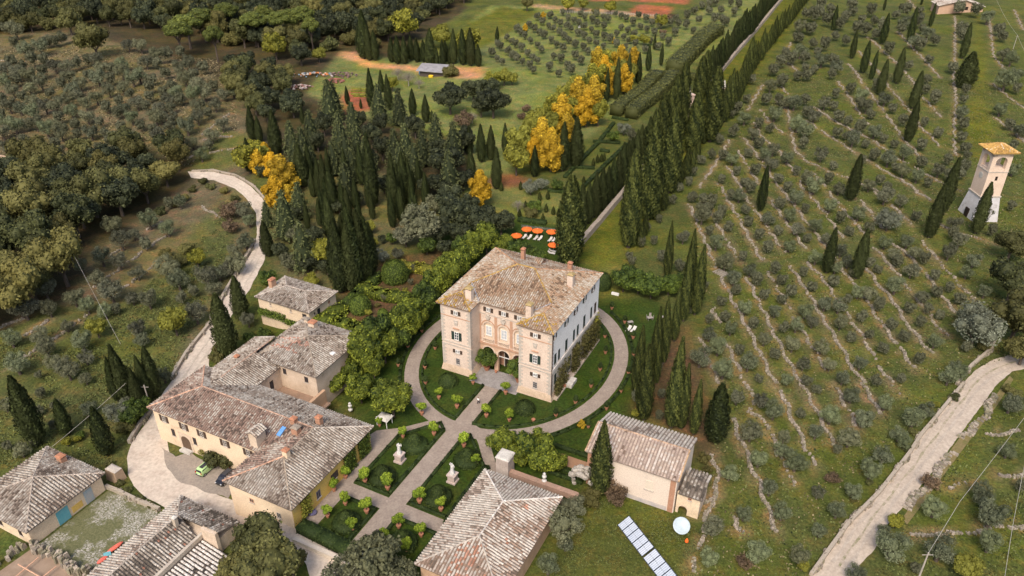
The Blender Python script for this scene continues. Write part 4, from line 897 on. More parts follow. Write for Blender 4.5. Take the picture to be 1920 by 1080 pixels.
# chimneys, skylight
c = fb.chimney(-13.3, -38.6, 5.5, 1.7, 2.3, 2.7, OLDP, False); roof_part(c, [[(-14.5, -40.0, 7.9), (-14.5, -37.2, 7.9), (-13.3, -37.2, 8.6), (-13.3, -40.0, 8.6)], [(-12.1, -37.2, 7.9), (-12.1, -40.0, 7.9), (-13.3, -40.0, 8.6), (-13.3, -37.2, 8.6)]], PW, 13, fb.ou, fb.ov, name='chimney_roof')
fb.chimney(-9.4, -33.4, 7.1, 1.0, 1.0, .9, BRK); fb.chimney(-5.6, -31.2, 6.9, 1.0, .9, 1.2, BRK); fb.chimney(-7.7, -34.9, 6.9, 1.3, 1.1, .9, BRK, top=surf('grey stone cap', (.3, .25, .2))); fb.chimney(-5.0, -40.6, 7.3, 1.0, .9, 1.0, CRM)
m = MB(); m.add([fb.L(-10.9, -36.6, 6.4), fb.L(-10.1, -36.6, 6.4), fb.L(-10.1, -34.8, 7.0), fb.L(-10.9, -34.8, 7.0), fb.L(-10.9, -36.6, 6.1), fb.L(-10.1, -36.6, 6.1), fb.L(-10.1, -34.8, 6.7), fb.L(-10.9, -34.8, 6.7)], [(0, 1, 2, 3), (0, 4, 5, 1), (1, 5, 6, 2), (2, 6, 7, 3), (3, 7, 4, 0)]); m.obj('skylight', SKYB, fb.e)
# ivy on the yellow front
def ivy(b, name, pts, mat=LUSH, n=900, th=.35, s=.16, seed=0):
    rg = np.random.default_rng(seed); P = []
    for (a, c3, k) in pts:
        a = np.array(a, float); c3 = np.array(c3, float); P.append(a + (c3 - a) * rg.uniform(0, 1, (int(n * k), 3)))
    P = np.concatenate(P) - [b.ou, b.ov, 0]; V, F = leaves(P, rg.normal(0, 1, P.shape) + [0, 0, .6], s, .7, .5, rg)
    return link(name, mesh_np(name, V, F, mat, rg.uniform(0, 1, len(F))), b.e)
ivy(fb, 'ivy', [((1.3, -34.4, .1), (2.0, -31.2, 4.6), 1.2), ((1.3, -30.2, .3), (2.0, -27.0, 4.6), 1.2)], LUSH, 1300); ivy(fb, 'climbing_vine', [((1.3, -45.9, .5), (2.0, -43.4, 4.4), .8)], YGRN, 900, seed=3)
# ================================================================== N1 wing + T pavilion + courtyard
nb = Bld('courtyard_house', 'grey tiled house with hipped square roof and long wing enclosing the small courtyard', -36.7, -25.8)
t0, t1, tv0, tv1, tz = -31.4, -15.5, -20.0, -4.0, 5.9
Pn, caps, _, _ = hip(t0, t1, tv0, tv1, tz, .3)
roof_part(nb.e, Pn, PG, 21, nb.ou, nb.ov, caps, (.3, .25, .2), sp=.48, patch=lambda p: rng.random() < .5 and 8 < p[0] + 2 * math.sin(p[1] * 2) < 13.5 and 9 < p[1] < 13.3)
zr2 = 5 + 5.9 * .33
roof_part(nb.e, [[(-36.7, -13.5, 5), (-36.7, -25.8, 5), (-30.8, -31.7, zr2), (-30.8, -13.5, zr2)], [(-24.9, -25.8, 5), (-24.9, -19.6, 5), (-30.8, -19.6, zr2), (-30.8, -31.7, zr2)]], PG, 22, nb.ou, nb.ov, [((-30.8, -29, zr2), (-30.8, -14.5, zr2), (.42, .29, .22))], sp=.48)
nb.prism('wall', [(-36.2, -26.4), (-25.3, -26.4), (-25.3, -19.4), (-16.1, -19.4), (-16.1, -4.6), (-30.8, -4.6), (-30.8, -14), (-36.2, -14)], -3.4, 4.9, OLDP)
nb.prism('upper_wall', [(t0 + .6, tv0 + .6), (t1 - .6, tv0 + .6), (t1 - .6, tv1 - .6), (t0 + .6, tv1 - .6)], 4.9, tz - .1, OLDP)
nb.window('r', -22.2, 2.2, .9, 2.0, -25.3, None, fr=DARKI, bars=0); nb.window('f', -24.0, 4.2, .8, 1.3, -19.4, None, fr=SHB, bars=1); nb.window('f', -18.6, 4.0, .9, 1.3, -19.4, None, fr=SHB, bars=1)
nb.box('courtyard_floor', -25.4, -13.2, -26.4, -19.4, -.2, .1, surf('earth court', (.22, .15, .11), (.3, .2, .14), .6))
nb.box('courtyard_wall', -14.6, -14.0, -26.6, -19.5, -.2, 3.1, surf('orange plaster', (.5, .32, .2), (.42, .27, .17), 1))
nb.chimney(-26.2, -7.2, 6.9, 1.5, 1.3, 1.0, OLDP, top=TERRA); nb.chimney(-28.6, -6.2, 6.6, .9, .9, .8, OLDP, top=surf('grey stone cap', (.3, .25, .2))); nb.chimney(-33.6, -22.0, 5.9, .8, .8, .4, BRK)
m = MB(); m.box(*[x for x in (-17.6 + 36.7, -16.6 + 36.7, -13.2 + 25.8, -12.2 + 25.8)], 6.1, 6.62); m.obj('skylight', WHT, nb.e)
# ================================================================== U upper house
uh = Bld('cream_cottage', 'cream hip-roofed cottage with ivy on its front beside the white road', -48.7, -.7)
Pn, caps, _, _ = hip(-48.7, -33.0, -.7, 9.8, 4.5, .3); roof_part(uh.e, Pn, PG, 31, uh.ou, uh.ov, caps, (.42, .36, .31), sp=.48)
uh.box('wall', -48.2, -33.5, -.2, 9.3, -4.2, 4.4, CRM)
for u in (-44.6, -38.7): uh.window('f', u, 3.4, .6, .9, -.2, None, fr=OLDP, bars=1)
uh.window('f', -34.9, 2.8, 1.1, 1.5, -.2, None, fr=SHB); uh.window('r', 3.0, 2.6, .9, 1.9, -33.5, None, fr=DARKI, bars=0); uh.window('r', 6.8, 3.2, .6, .8, -33.5, None, fr=BRK, bars=1); uh.window('r', 1.6, 3.1, .4, .5, -33.5, None, fr=DARKI, bars=0)
uh.chimney(-47.4, 4.2, 5.0, 1.0, 1.5, 1.7, surf('orange brick', (.5, .3, .2), (.42, .25, .16), 2))
ivy(uh, 'ivy', [((-48.0, -1.3, .2), (-40.5, -.3, 1.9), 1.2), ((-40.5, -1.1, -.4), (-36.8, -.3, .9), .6)], LUSH, 1200, seed=5)
# ================================================================== P pyramid-roofed stable
pb = Bld('stable', 'square pyramid-roofed outbuilding with blue doors facing the cobbled yard at lower left', -51, -68.2)
Pn, caps, _, _ = hip(-51, -35.9, -68.3, -53.2, .8, .31); roof_part(pb.e, Pn, PG, 41, pb.ou, pb.ov, caps, (.38, .32, .27), sp=.55)
pb.box('wall', -50.4, -36.5, -67.7, -53.8, -4.5, .7, CRM)
pb.box('blue_door', -36.5, -36.42, -62.9, -60.7, -3.0, -.2, BLUED); pb.box('faded_blue_door', -36.5, -36.42, -57.6, -56.0, -3.0, -.1, surf('faded blue paint', (.3, .38, .42), (.4, .38, .36), .9))
pb.box('ochre_patch', -36.5, -36.46, -60.2, -58.2, -2.6, -1.3, YEL); pb.chimney(-44.6, -54.8, 1.6, 1.3, 1.1, .7, BRK)
pb.window('l', -62, -1, .9, 1.2, -50.4, None)
for u in (-39, -44): pb.window('f', u, -1.2, .8, 1.0, -67.7, None, fr=SHB, bars=1)
def cobbles():
    m, t, b = nodes_mat('mossy cobbles'); ge = N(t, 'ShaderNodeNewGeometry'); vo = N(t, 'ShaderNodeTexVoronoi', feature='DISTANCE_TO_EDGE'); vo.inputs['Scale'].default_value = 1.9; mp = N(t, 'ShaderNodeMapping'); mp.inputs['Rotation'].default_value = (0, 0, ANG); mp.inputs['Scale'].default_value = (1, 1.6, 1)
    t.links.new(ge.outputs['Position'], mp.inputs[0]); t.links.new(mp.outputs[0], vo.inputs['Vector']); v2 = N(t, 'ShaderNodeTexVoronoi'); v2.inputs['Scale'].default_value = 1.9; t.links.new(mp.outputs[0], v2.inputs['Vector'])
    ed = ramp(t, vo.outputs['Distance'], [(.05, (0, 0, 0)), (.13, (1, 1, 1))]); pn = noise(t, .16, 4, .75, 'World'); pm = ramp(t, pn.outputs[0], [(.49, (0, 0, 0)), (.58, (.9, .9, .9))]); f = mix(t, 1.0, ed.outputs[0], pm.outputs[0], 'MULTIPLY')
    st = mix(t, v2.outputs['Color'], (.26, .24, .20), (.46, .43, .38)); fn = noise(t, 3, 4, .7, 'World'); mo = ramp(t, fn.outputs[0], [(.3, (.055, .065, .02)), (.7, (.16, .15, .07))])
    t.links.new(mix(t, f, mo.outputs[0], st), b.inputs['Base Color']); b.inputs['Roughness'].default_value = .9; bump(t, b, f, .08); return m
pv = drape('cobbled_yard', uvs([(-36, -53.3), (-24.2, -53.3), (-22, -57), (-22, -76), (-37, -76), (-36, -68)]), cobbles(), .05)
# ================================================================== La / Lb barns at the bottom left
lb = Bld('stone_barn', 'grey mossy tiled barn with hipped end between the cobbled yard and the dark oak', -19.4, -78)
r0, r1, a0, a1, ze = -14.7, 3.6, -19.3, -10.1, 1.5
b0 = -51.6; h6 = 4.6
PB = dict(c=[(.10, .085, .07), (.21, .175, .145), (.32, .28, .235), (.46, .42, .37)], w=[.24, .46, .66, 9], patch=[(.28, .14, .1)])
p1_, p2_, p3_, p4_ = (-19.3, b0, ze), (-6.4, b0, ze), (-14.7, b0 - h6, ze + 1.9), (-9.4, b0 - h6 + .6, ze + 1.7)
roof_part(lb.e, [[p1_, (-19.3, -80, ze), (-14.7, -80, ze + 1.9), p3_]], PW, 51, lb.ou, lb.ov, [(p3_, (-14.7, -80, ze + 1.9), (.4, .35, .3)), (p1_, p3_, (.35, .3, .25))], sp=.5)
roof_part(lb.e, [[p2_, p1_, p3_, (-6.4, b0 - h6 + .2, ze + 1.9)], [(-10.1, -80, ze + .1), (-10.1, b0 - h6 - 1, ze + .1), (-14.7, b0 - h6 + .3, ze + 1.9), (-14.7, -80, ze + 1.9)]], PB, 52, lb.ou, lb.ov, sp=.5, patch=lambda p: rng.random() < .025)  # darker tiles than the left slope: shaded side put into the palette
lb.box('wall', -18.9, -9.7, -80, b0 - .5, -4.5, ze - .1, OLDP); lb.box('wall', -9.6, -6.9, b0 - 4.2, b0 - .5, -4.5, ze - .1, OLDP)
lb.box('parapet', -10.0, -9.5, -80, b0 - 4.4, ze - .2, ze + .55, surf('pale parapet', (.5, .44, .36), (.4, .34, .28), .6)); lb.box('gable_wall', -9.5, -6.5, b0 - 4.9, b0 - 4.3, -3, ze + 1.9, OLDP)
c = lb.chimney(-13.6, -57.6, 3.1, .6, .6, 1.5, surf('pale flue', (.5, .42, .33)), top=PALE)
lc = Bld('lean_to_shed', 'low pale corrugated tile roof beside the barn, partly under the dark oak', -9.4, -80)
roof_part(lc.e, [[(-2.5, -80, -.6), (-2.5, -56.6, -.6), (-9.4, -56.6, .9), (-9.4, -80, .9)]], dict(c=[(.05, .045, .04), (.12, .1, .085), (.5, .46, .42), (.62, .58, .54)], w=[.04, .1, .45, 9]), 53, lc.ou, lc.ov, sp=.62)
lc.box('wall', -9.3, -3.0, -79, -57.2, -4, -.8, OLDP)
# small shed and stone hut by the stable
sh = Bld('stone_hut', 'tiny ruined stone hut behind the stable beside the cypresses', -40, -50.5)
sh.box('wall', -38.6, -35.6, -51.9, -49.9, -3.3, -.6, surf('tan rubble hut wall', (.42, .3, .2), (.34, .24, .16), 1), tx=.3, ty=.2); sh.box('roof', -38.4, -35.8, -51.7, -50.1, -.59, -.35, QUO, tx=.5, ty=.4)
# ================================================================== bottom centre store house
bh = Bld('lemon_house', 'big pale hip-roofed storehouse at the bottom centre beside the formal beds', 25, -48)
Pn, caps, _, _ = hip(25.1, 39.3, -48.4, -26.5, 5, .33)
roof_part(bh.e, [Pn[3], Pn[2]], PW, 61, bh.ou, bh.ov, [caps[2], caps[3], caps[4]], (.6, .55, .5), sp=.5)
roof_part(bh.e, [Pn[1], Pn[0]], dict(PW, c=[(.15, .115, .09), (.3, .215, .165), (.41, .35, .3), (.52, .475, .42)], w=[.14, .36, .58, 9]), 62, bh.ou, bh.ov, [caps[0], caps[1]], (.42, .37, .32), sp=.5, patch=lambda p: (rng.random() < .45 and p[1] < 5.5 and 5.2 < p[0] < 8.4) or rng.random() < .4 and (math.sin(p[0] * 1.3) + math.sin(p[1] * .9) > 1.75))  # right and front slopes: reddish tiles, with their shade put into the colours
bh.box('wall', 25.7, 38.7, -47.8, -27.1, -.6, 4.9, surf('orange stone wall', (.48, .32, .21), (.4, .26, .17), .8, c3=(.3, .2, .14)))
# ================================================================== chapel barn + annex
cb_ = Bld('stone_chapel', 'cream walled gabled chapel with pale tiled roof at lower right of the villa', 39.2, -17.4)
ce, cr = 7.6, 9.6; g0, g1 = 39.5, 55.6
roof_part(cb_.e, [[(g0, -17.5, ce), (g1, -17.5, ce), (g1, -11.8, cr), (g0, -11.8, cr)]], dict(PV, c=[(.2, .14, .11), (.42, .33, .28), (.5, .4, .33), (.6, .53, .47)], w=[.12, .4, .7, 9]), 71, cb_.ou, cb_.ov, [((g0, -11.8, cr), (g1, -11.8, cr), (.4, .28, .2)), ((g0, -17.5, ce), (g0, -11.8, cr), (.42, .29, .18)), ((g1, -17.5, ce), (g1, -11.8, cr), (.42, .29, .18))], sp=.55, capr=.16)
roof_part(cb_.e, [[(g1, -6.2, ce), (g0, -6.2, ce), (g0, -11.8, cr), (g1, -11.8, cr)]], PW, 72, cb_.ou, cb_.ov, sp=.6)
m = MB(); q = [(g0 + .3, -17.0), (g1 - .3, -17.0), (g1 - .3, -6.7), (g0 + .3, -6.7)]; vs = [cb_.L(p[0], p[1], -.6) for p in q] + [cb_.L(p[0], p[1], ce - .05) for p in q] + [cb_.L(g0 + .3, -11.85, cr - .2), cb_.L(g1 - .3, -11.85, cr - .2)]
m.add(vs, [(0, 1, 5, 4), (1, 2, 6, 5), (2, 3, 7, 6), (3, 0, 4, 7), (5, 6, 9), (7, 4, 8)]); m.obj('wall', plaster('pale chapel plaster', (.66, .56, .47), (.62, .52, .44), (.52, .44, .38), .3), cb_.e)
cb_.box('brick_pilaster', g1 - 1.35, g1 - .45, -17.06, -16.95, -.3, ce - .2, BRK); cb_.box('brick_pilaster', g0 + .32, g0 + 1.3, -17.06, -16.95, -.3, ce - .2, BRK)
cb_.box('damp_footing', g0 + .5, g1 - 1.5, -17.03, -16.96, -.3, .9, surf('grey footing', (.38, .35, .35), (.5, .44, .4), .7))
wp = cb_.box('blocked_window', 50.2, 51.5, -17.08, -16.97, 3.4, 5.3, surf('blocked window plaster', (.62, .54, .44), (.6, .52, .43), 1)); cb_.box('sill', 50.0, 51.7, -17.2, -16.96, 3.2, 3.4, QUO, wp)
an = Bld('chapel_annex', 'tiny ochre annex with arched doorway against the right end of the chapel', 55.4, -17.2)
roof_part(an.e, [[(55.7, -16.9, 4.6), (59.7, -16.9, 4.6), (59.7, -13.6, 5.6), (55.7, -13.6, 5.6)], [(59.7, -10.8, 4.9), (55.7, -10.8, 4.9), (55.7, -13.6, 5.6), (59.7, -13.6, 5.6)]], PB, 73, an.ou, an.ov, sp=.6)
arcade(an, 55.5, 59.3, -16.5, .4, -.6, 4.5, [(56.7, .75, 1.0)], 'front_wall', CRM); an.box('wall', 58.9, 59.3, -16.1, -11.2, -.6, 4.5, OLDP); an.box('back_wall', 55.5, 58.9, -11.6, -11.2, -.6, 4.7, OLDP)
an.box('inner_wall', 55.5, 58.9, -15.0, -14.8, -.6, 4.4, surf('red inner wall', (.25, .12, .08))); an.window('f', 57.6, 3.8, .6, .5, -16.5, None, fr=BRK, bars=1)
# ================================================================== bell tower on the right
gA, gB, gC = G(1806, 403), G(1821, 415), G(1871, 417)
ed = gC[:2] - gB[:2]; bw = float(np.linalg.norm(ed)); ta = math.atan2(ed[1], ed[0]); tz0 = float(H(*gB[:2]))
te = empty('bell_tower', (float(gB[0]), float(gB[1]), tz0), 'leaning-looking cream bell tower with yellow tiled cap and flared stone base', 'tower', None, ta)
TW = plaster('tower plaster', (.66, .52, .42), (.6, .46, .36), (.5, .38, .29), .5)
sw_ = bw * .70; o0 = (bw - sw_) / 2; tl = MB(); tl.box(0, bw, 0, bw, -1.5, 7.0, tx=o0 - .1, ty=o0 - .1); tl.obj('battered_base', surf('whitewashed base', (.56, .55, .56), (.48, .46, .46), .6, c3=(.33, .31, .3)), te)
tl = MB(); tl.box(o0, bw - o0, o0, bw - o0, 7.0, 14.5); tl.obj('shaft', TW, te)
tl = MB(); tl.box(o0 - .3, bw - o0 + .3, o0 - .3, bw - o0 + .3, 6.9, 7.25); tl.box(o0 - .12, bw - o0 + .12, o0 - .12, bw - o0 + .12, 14.4, 14.65); tl.obj('cornice_band', QUO, te)
tl = MB(); q = sw_ * .22
for a in (0, 1):
    for b in (0, 1): x = o0 + a * (sw_ - q); y = o0 + b * (sw_ - q); tl.box(x, x + q, y, y + q, 14.65, 19.6)
tl.box(o0, bw - o0, o0, bw - o0, 19.0, 20.3); tl.box(o0 + .15, bw - o0 - .15, o0 + .15, bw - o0 - .15, 14.66, 15.3); tl.obj('belfry', TW, te)
tl = MB(); 
for sgn, ax in ((0, 0), (1, 0), (0, 1), (1, 1)):
    for i in range(8):
        t0_, t1_ = math.pi * i / 8, math.pi * (i + 1) / 8; hw = sw_ / 2 - q; c0 = bw / 2; y = (o0 + .02) if sgn == 0 else (bw - o0 - .02); pts = []
        for t in (t0_, t1_): pts.append((c0 - hw * math.cos(t), 17.6 + hw * .8 * math.sin(t)))
        q4 = [(pts[0][0], pts[0][1]), (pts[1][0], pts[1][1]), (pts[1][0], 19.1), (pts[0][0], 19.1)]
        vsx = [(x, y + d, z) if ax == 0 else (y + d, x, z) for d in (0, .3 if sgn == 0 else -.3) for x, z in q4]; tl.add(vsx, [(0, 1, 2, 3), (7, 6, 5, 4), (0, 4, 5, 1)])
tl.obj('belfry_arches', TW, te)
tl = MB(); tl.lathe([(.5, 0), (.42, .25), (.3, .7), (.12, .9)], 10, o=(bw / 2, bw / 2, 16.6)); tl.obj('bell', surf('bronze', (.12, .09, .05), metal=.6), te)
for nm_, bx_ in (('small_window', (bw / 2 - .35, bw / 2 + .35, o0 - .04, o0 + .1, 12.0, 13.2)), ('small_window', (bw / 2 - .3, bw / 2 + .3, o0 - .04, o0 + .1, 8.6, 9.6)), ('door', (-.02, .4, bw * .35, bw * .55, 0, 2.6))): MB().box(*bx_).obj(nm_, DARKI, te)
tl = MB(); tl.lathe([(.9, 0), (.9, .06)], 16); cl = tl.obj('round_clock_face', PALE, te, loc=(o0 - .02, bw / 2, 12.6), rot=(0, R(-90), 0))
oo = 1.0; za_ = 20.3; c0 = bw / 2
PA = [(o0 - oo, o0 - oo, za_), (bw - o0 + oo, o0 - oo, za_), (bw - o0 + oo, bw - o0 + oo, za_), (o0 - oo, bw - o0 + oo, za_)]; ap = (c0, c0, za_ + 1.7)
roof_part(te, [[PA[i], PA[(i + 1) % 4], ap] for i in range(4)], PY, 81, 0, 0, [(p, ap, (.5, .3, .12)) for p in PA], sp=.5)
# ================================================================== far red farmhouse at the top right edge
g = G(1757, 27); g2 = G(1842, 22); a = math.atan2(g2[1] - g[1], g2[0] - g[0]); L = float(np.linalg.norm(g2[:2] - g[:2]))
hh = empty('hill_farmhouse', (float(g[0]), float(g[1]), float(g[2])), 'low pinkish brick farmhouse with pale gabled roof at the top right edge', 'building', None, a)
m = MB(); m.box(0, L, 0, 12, -1, 5); m.add([(0, 0, 5), (L, 0, 5), (L * .55, 0, 8.3)], [(0, 1, 2)]); m.obj('wall', plaster('pink brick wall', (.52, .34, .24), (.45, .3, .21), (.55, .42, .32)), hh)
roof_part(hh, [[(-.8, 13, 4.8), (-.8, -.8, 4.8), (L * .55, -.8, 8.4), (L * .55, 13, 8.4)], [(L + .8, -.8, 4.8), (L + .8, 13, 4.8), (L * .55, 13, 8.4), (L * .55, -.8, 8.4)]], PW, 82, 0, 0, sp=.7)
m = MB(); m.box(L * .58, L * .66, -.06, .1, 2.8, 4.6); m.obj('dark_window', DARKI, hh)
# ================================================================== sculpted double gate across the cypress avenue
g = G(1292, 224); g2 = G(1350, 214); a = math.atan2(g2[1] - g[1], g2[0] - g[0]); L = float(np.linalg.norm(g2[:2] - g[:2]))
gt = empty('garden_gateway', (float(g[0]), float(g[1]), 0), 'pink brick gateway with white busts across the grass cypress avenue', 'gate', None, a)
for x in (-2.2, L - .6):
    m = MB(); m.box(x, x + 3.6, 0, 2.2, -.5, 8.2); m.box(x - .2, x + 3.8, -.2, 2.4, 8.2, 8.8); m.box(x - .15, x + 3.75, -.15, 2.35, 4.6, 4.9); m.obj('pillar', surf('pink worn brick', (.52, .36, .29), (.6, .46, .38), .7, c3=(.42, .25, .18)), gt)
    m = MB(); m.box(x + 1.0, x + 2.6, .4, 1.9, 8.8, 9.6, tx=.2, ty=.2); m.lathe([(.5, 0), (.6, .5), (.35, 1.0), (.45, 1.4), (.3, 1.9), (.1, 2.2)], 8, o=(x + 1.8, 1.1, 9.5)); m.obj('bust', PALE, gt)
g = G(1362, 205); ob = empty('obelisk', (float(g[0]), float(g[1]), 0), 'white rounded obelisk on the right pillar side of the avenue gateway', 'obelisk'); m = MB(); m.lathe([(1.1, 0), (1.0, 6.4), (.75, 6.6), (.95, 8.5), (.85, 10.2), (.4, 11.2), (.1, 11.5)], 10); m.obj('shaft', PALE, ob)
# ================================================================== grey shed of the far kitchen garden
g = G(812, 141); sd = empty('garden_shed', (float(g[0]), float(g[1]), float(g[2])), 'low dark shed with grey sheet roof in the far kitchen garden', 'shed', None, R(-8))
m = MB(); m.add([(-7, -3, 2.6), (7, -3, 2.0), (8, 5, 3.6), (-6, 5, 3.9), (-7, -3, 2.45), (7, -3, 1.85), (8, 5, 3.45), (-6, 5, 3.75)], [(0, 1, 2, 3), (4, 7, 6, 5), (0, 4, 5, 1), (1, 5, 6, 2), (2, 6, 7, 3), (3, 7, 4, 0)]); m.obj('roof', surf('grey sheet roof', (.3, .29, .3), (.22, .21, .22), .5), sd)
m = MB(); m.box(-5.5, 6.5, -1.8, 4.5, -.5, 2.1); m.obj('wall', surf('dark boards', (.1, .08, .07)), sd)

# ------------------------------------------------------------------ hedges
def hedge(path, w, h, label, cat='hedge', mat=BOX, seed=0, dens=14, ls=.13, group=None, name='box_hedge', wav=0.0, zb=None):
    """clipped hedge along a world polyline: solid core plus leafy skin"""
    rg = np.random.default_rng(seed); P = []; D = []; core = MB()
    for i, ((x1, y1), (x2, y2)) in enumerate(zip(path[:-1], path[1:])):
        L = math.hypot(x2 - x1, y2 - y1); tx, ty = (x2 - x1) / L, (y2 - y1) / L; nx, ny = -ty, tx
        n = int(L * (w + 2 * h) * dens); t = rg.uniform(-w / 2, L + w / 2, n); s = rg.uniform(0, w + 2 * h, n)
        side = np.where(s < h, -1, np.where(s < h + w, 0, 1)); off = np.where(side == 0, s - h - w / 2, side * w / 2); z = np.where(side == 0, h, np.where(side < 0, s, s - h - w))
        wv = wav * np.sin(t * 1.7 + seed) * np.cos(off * 2 + t * .6)
        x = x1 + tx * t + nx * off * (1 + .25 * wv); y = y1 + ty * t + ny * off * (1 + .25 * wv); P.append(np.stack([x, y, H(x, y) + z * (1 + .3 * wv) + rg.normal(0, .03, n)], 1))
        D.append(np.stack([np.where(side == 0, 0, side * nx), np.where(side == 0, 0, side * ny), np.where(side == 0, 1., .35)], 1))
        k = max(1, int(L / 3)); q = w / 2 * .9
        for j in range(k):
            a, b = j / k * L - (.4 * w if j == 0 else 0), (j + 1) / k * L + (.4 * w if j == k - 1 else 0); vs = []
            for tt in (a, b):
                cx, cy = x1 + tx * tt, y1 + ty * tt; zg = float(H(cx, cy))
                for o2, z2 in ((-q, -.3), (q, -.3), (q, h * .94), (-q, h * .94)): vs.append((cx + nx * o2, cy + ny * o2, zg + z2))
            core.add(vs, [(0, 1, 2, 3), (7, 6, 5, 4), (0, 4, 5, 1), (1, 5, 6, 2), (2, 6, 7, 3), (3, 7, 4, 0)])
    P = np.concatenate(P); D = np.concatenate(D); V, F = leaves(P, D, ls, .65, .5, rg)
    S = np.clip(.5 + .25 * np.sin(P[:, 0] * 1.3) * np.cos(P[:, 1] * 1.5) + rg.normal(0, .25, len(F)), 0, 1)
    cv = np.array(core.v); V, F, S = assemble([(V, F, S), (cv, np.array(core.f), .2)])
    return tag(link(name, mesh_np(name, V, F, mat, S)), label, cat, group)
def E2(pts): return [W(u, v)[:2] for u, v in pts]
HG = 'low box hedges edging the formal beds'
hedge(E2([(4.1, -34.7), (4.1, -21.5), (9.2, -14.9), (10.7, -16.3), (10.8, -34.7), (4.1, -34.7)]), .55, .42, 'low box edging round the statue bed left of the main gravel axis', group=HG, seed=1)
hedge(E2([(15.1, -34.7), (15.0, -17.0), (15.9, -15.4), (22.2, -21.6), (22.2, -34.7), (15.1, -34.7)]), .55, .42, 'low box edging round the statue bed right of the main gravel axis', group=HG, seed=2)
hedge(E2([(4.7, -38.5), (10.7, -38.5), (10.7, -47)]), .55, .42, 'low box edging round the small bed beside the yellow house front', group=HG, seed=3)
hedge(E2([(15.1, -47), (15.1, -38.5), (22.6, -38.5), (22.6, -47)]), .55, .42, 'low box edging round the small bed left of the lemon house', group=HG, seed=4)
hedge(E2([(22.9, -22), (23.0, -36)]), 1.0, .9, 'dark box hedge along the left eave of the lemon house', seed=5)
hedge(E2([(3.2, -47.3), (13.2, -47.8)]), 2.4, 1.5, 'broad flat-topped box hedge above the lower lane wall', seed=6)
def arc(a, b, t0, t1, n=26): return [W(EC[0] + a * math.cos(R(t0 + (t1 - t0) * k / n)), EC[1] + b * math.sin(R(t0 + (t1 - t0) * k / n)))[:2] for k in range(n + 1)]
hedge(arc(19.1, 23.8, -84, 85), .45, .4, 'curved low box edging inside the right half of the oval ring path', group='ring hedges', seed=7)
hedge(arc(19.1, 23.8, 95, 264), .45, .4, 'curved low box edging inside the left half of the oval ring path', group='ring hedges', seed=8)
hedge(arc(23.6, 28.6, -60, 60), .6, .5, 'dark box edging along the outer right side of the oval ring path', group='ring hedges', seed=9)
hedge(arc(23.6, 28.6, 112, 238), .6, .5, 'dark box edging along the outer left side of the oval ring path', group='ring hedges', seed=10)
hedge(E2([(14.9, -1.2), (14.9, -12)]), .5, .45, 'short box edging on the right of the path to the villa door', seed=12)
hedge(E2([(10.9, -1.2), (10.9, -12)]), .5, .45, 'short box edging on the left of the path to the villa door', seed=13)
for k, (v, lab) in enumerate([(-11.0, 'upper'), (-16.0, 'lower'), (-17.6, 'lowest')]): hedge(E2([(31.5, v), (39, v)]), .7, .7, '%s of the dark box rows on the lawn left of the chapel' % lab, seed=14 + k)
# tall vine pergolas / bright green hedges of the side garden
def hp(pts, z=2.2): return [tuple(BP(x, y, z)[:2]) for x, y in pts]
hedge(hp([(592, 594), (633, 598), (662, 608), (700, 622)]), 3.2, 2.5, 'bright leafy pergola beside the tiled roof of the courtyard house', 'pergola', LIME, 20, 9, .24, name='vine_pergola', wav=.5)
hedge(hp([(677, 532), (702, 543), (727, 548), (768, 553)]), 2.6, 2.4, 'bright leafy pergola crossing the middle of the side garden', 'pergola', LIME, 21, 9, .24, name='vine_pergola', wav=.5)
hedge(hp([(707, 513), (690, 530), (668, 544), (650, 561)]), 2.2, 2.2, 'dark green pergola along the cypress side of the side garden', 'pergola', LUSH, 22, 9, .22, name='vine_pergola', wav=.5)
hedge(hp([(752, 492), (785, 495), (822, 503)]), 2.6, 2.2, 'olive green pergola at the far end of the side garden', 'pergola', YGRN, 23, 9, .22, name='vine_pergola', wav=.5)
hedge(hp([(608, 580), (640, 572)]), 2.6, 2.2, 'leafy arbour against the right wall of the cream cottage', 'pergola', LIME, 24, 9, .24, name='vine_pergola', wav=.5)
# tall clipped hedges of the upper garden
def hp3(pts, z=3.5): return [tuple(BP(x, y, z)[:2]) for x, y in pts]
hedge(hp3([(1158, 200), (1190, 172), (1222, 140), (1232, 134)]), 5, 4.2, 'tall clipped hedge on the golden tree side of the sunken walk', mat=HEDG, seed=30, dens=5, ls=.25)
hedge(hp3([(1187, 205), (1215, 178), (1240, 155), (1262, 133)]), 5, 4.2, 'tall clipped hedge on the avenue side of the sunken walk', mat=HEDG, seed=31, dens=5, ls=.25)
hedge(hp3([(1268, 118), (1295, 92), (1318, 72), (1342, 54)]), 8, 5, 'broad clipped hedge block beyond the sunken walk', mat=HEDG, seed=32, dens=4, ls=.3)
hedge(hp3([(1222, 134), (1300, 136)], 2.5), 2.5, 3, 'clipped cross hedge closing the far end of the sunken walk', mat=HEDG, seed=33, dens=6, ls=.25)
for i, (pts, lab) in enumerate([([(1060, 330), (1120, 268), (1150, 232)], 'left edge'), ([(1093, 350), (1135, 308), (1175, 270)], 'right edge'), ([(1075, 312), (1112, 314)], 'middle'), ([(1115, 264), (1160, 267)], 'upper middle'), ([(1030, 356), (1070, 360)], 'lower end'), ([(1128, 281), (1140, 283)], 'centre knot'), ([(1150, 222), (1175, 226)], 'top end')]):
    hedge(hp(pts, .5), 1.3, .9, 'dark low hedge of the sunken parterre beside the golden trees, %s' % lab, mat=BOX, seed=40 + i, dens=8, ls=.2, group='sunken parterre hedges')
hedge(hp([(976, 410), (1020, 416)], .8), 1.6, 1.2, 'low hedge behind the orange parasols', mat=BOX, seed=49, dens=9, ls=.18)
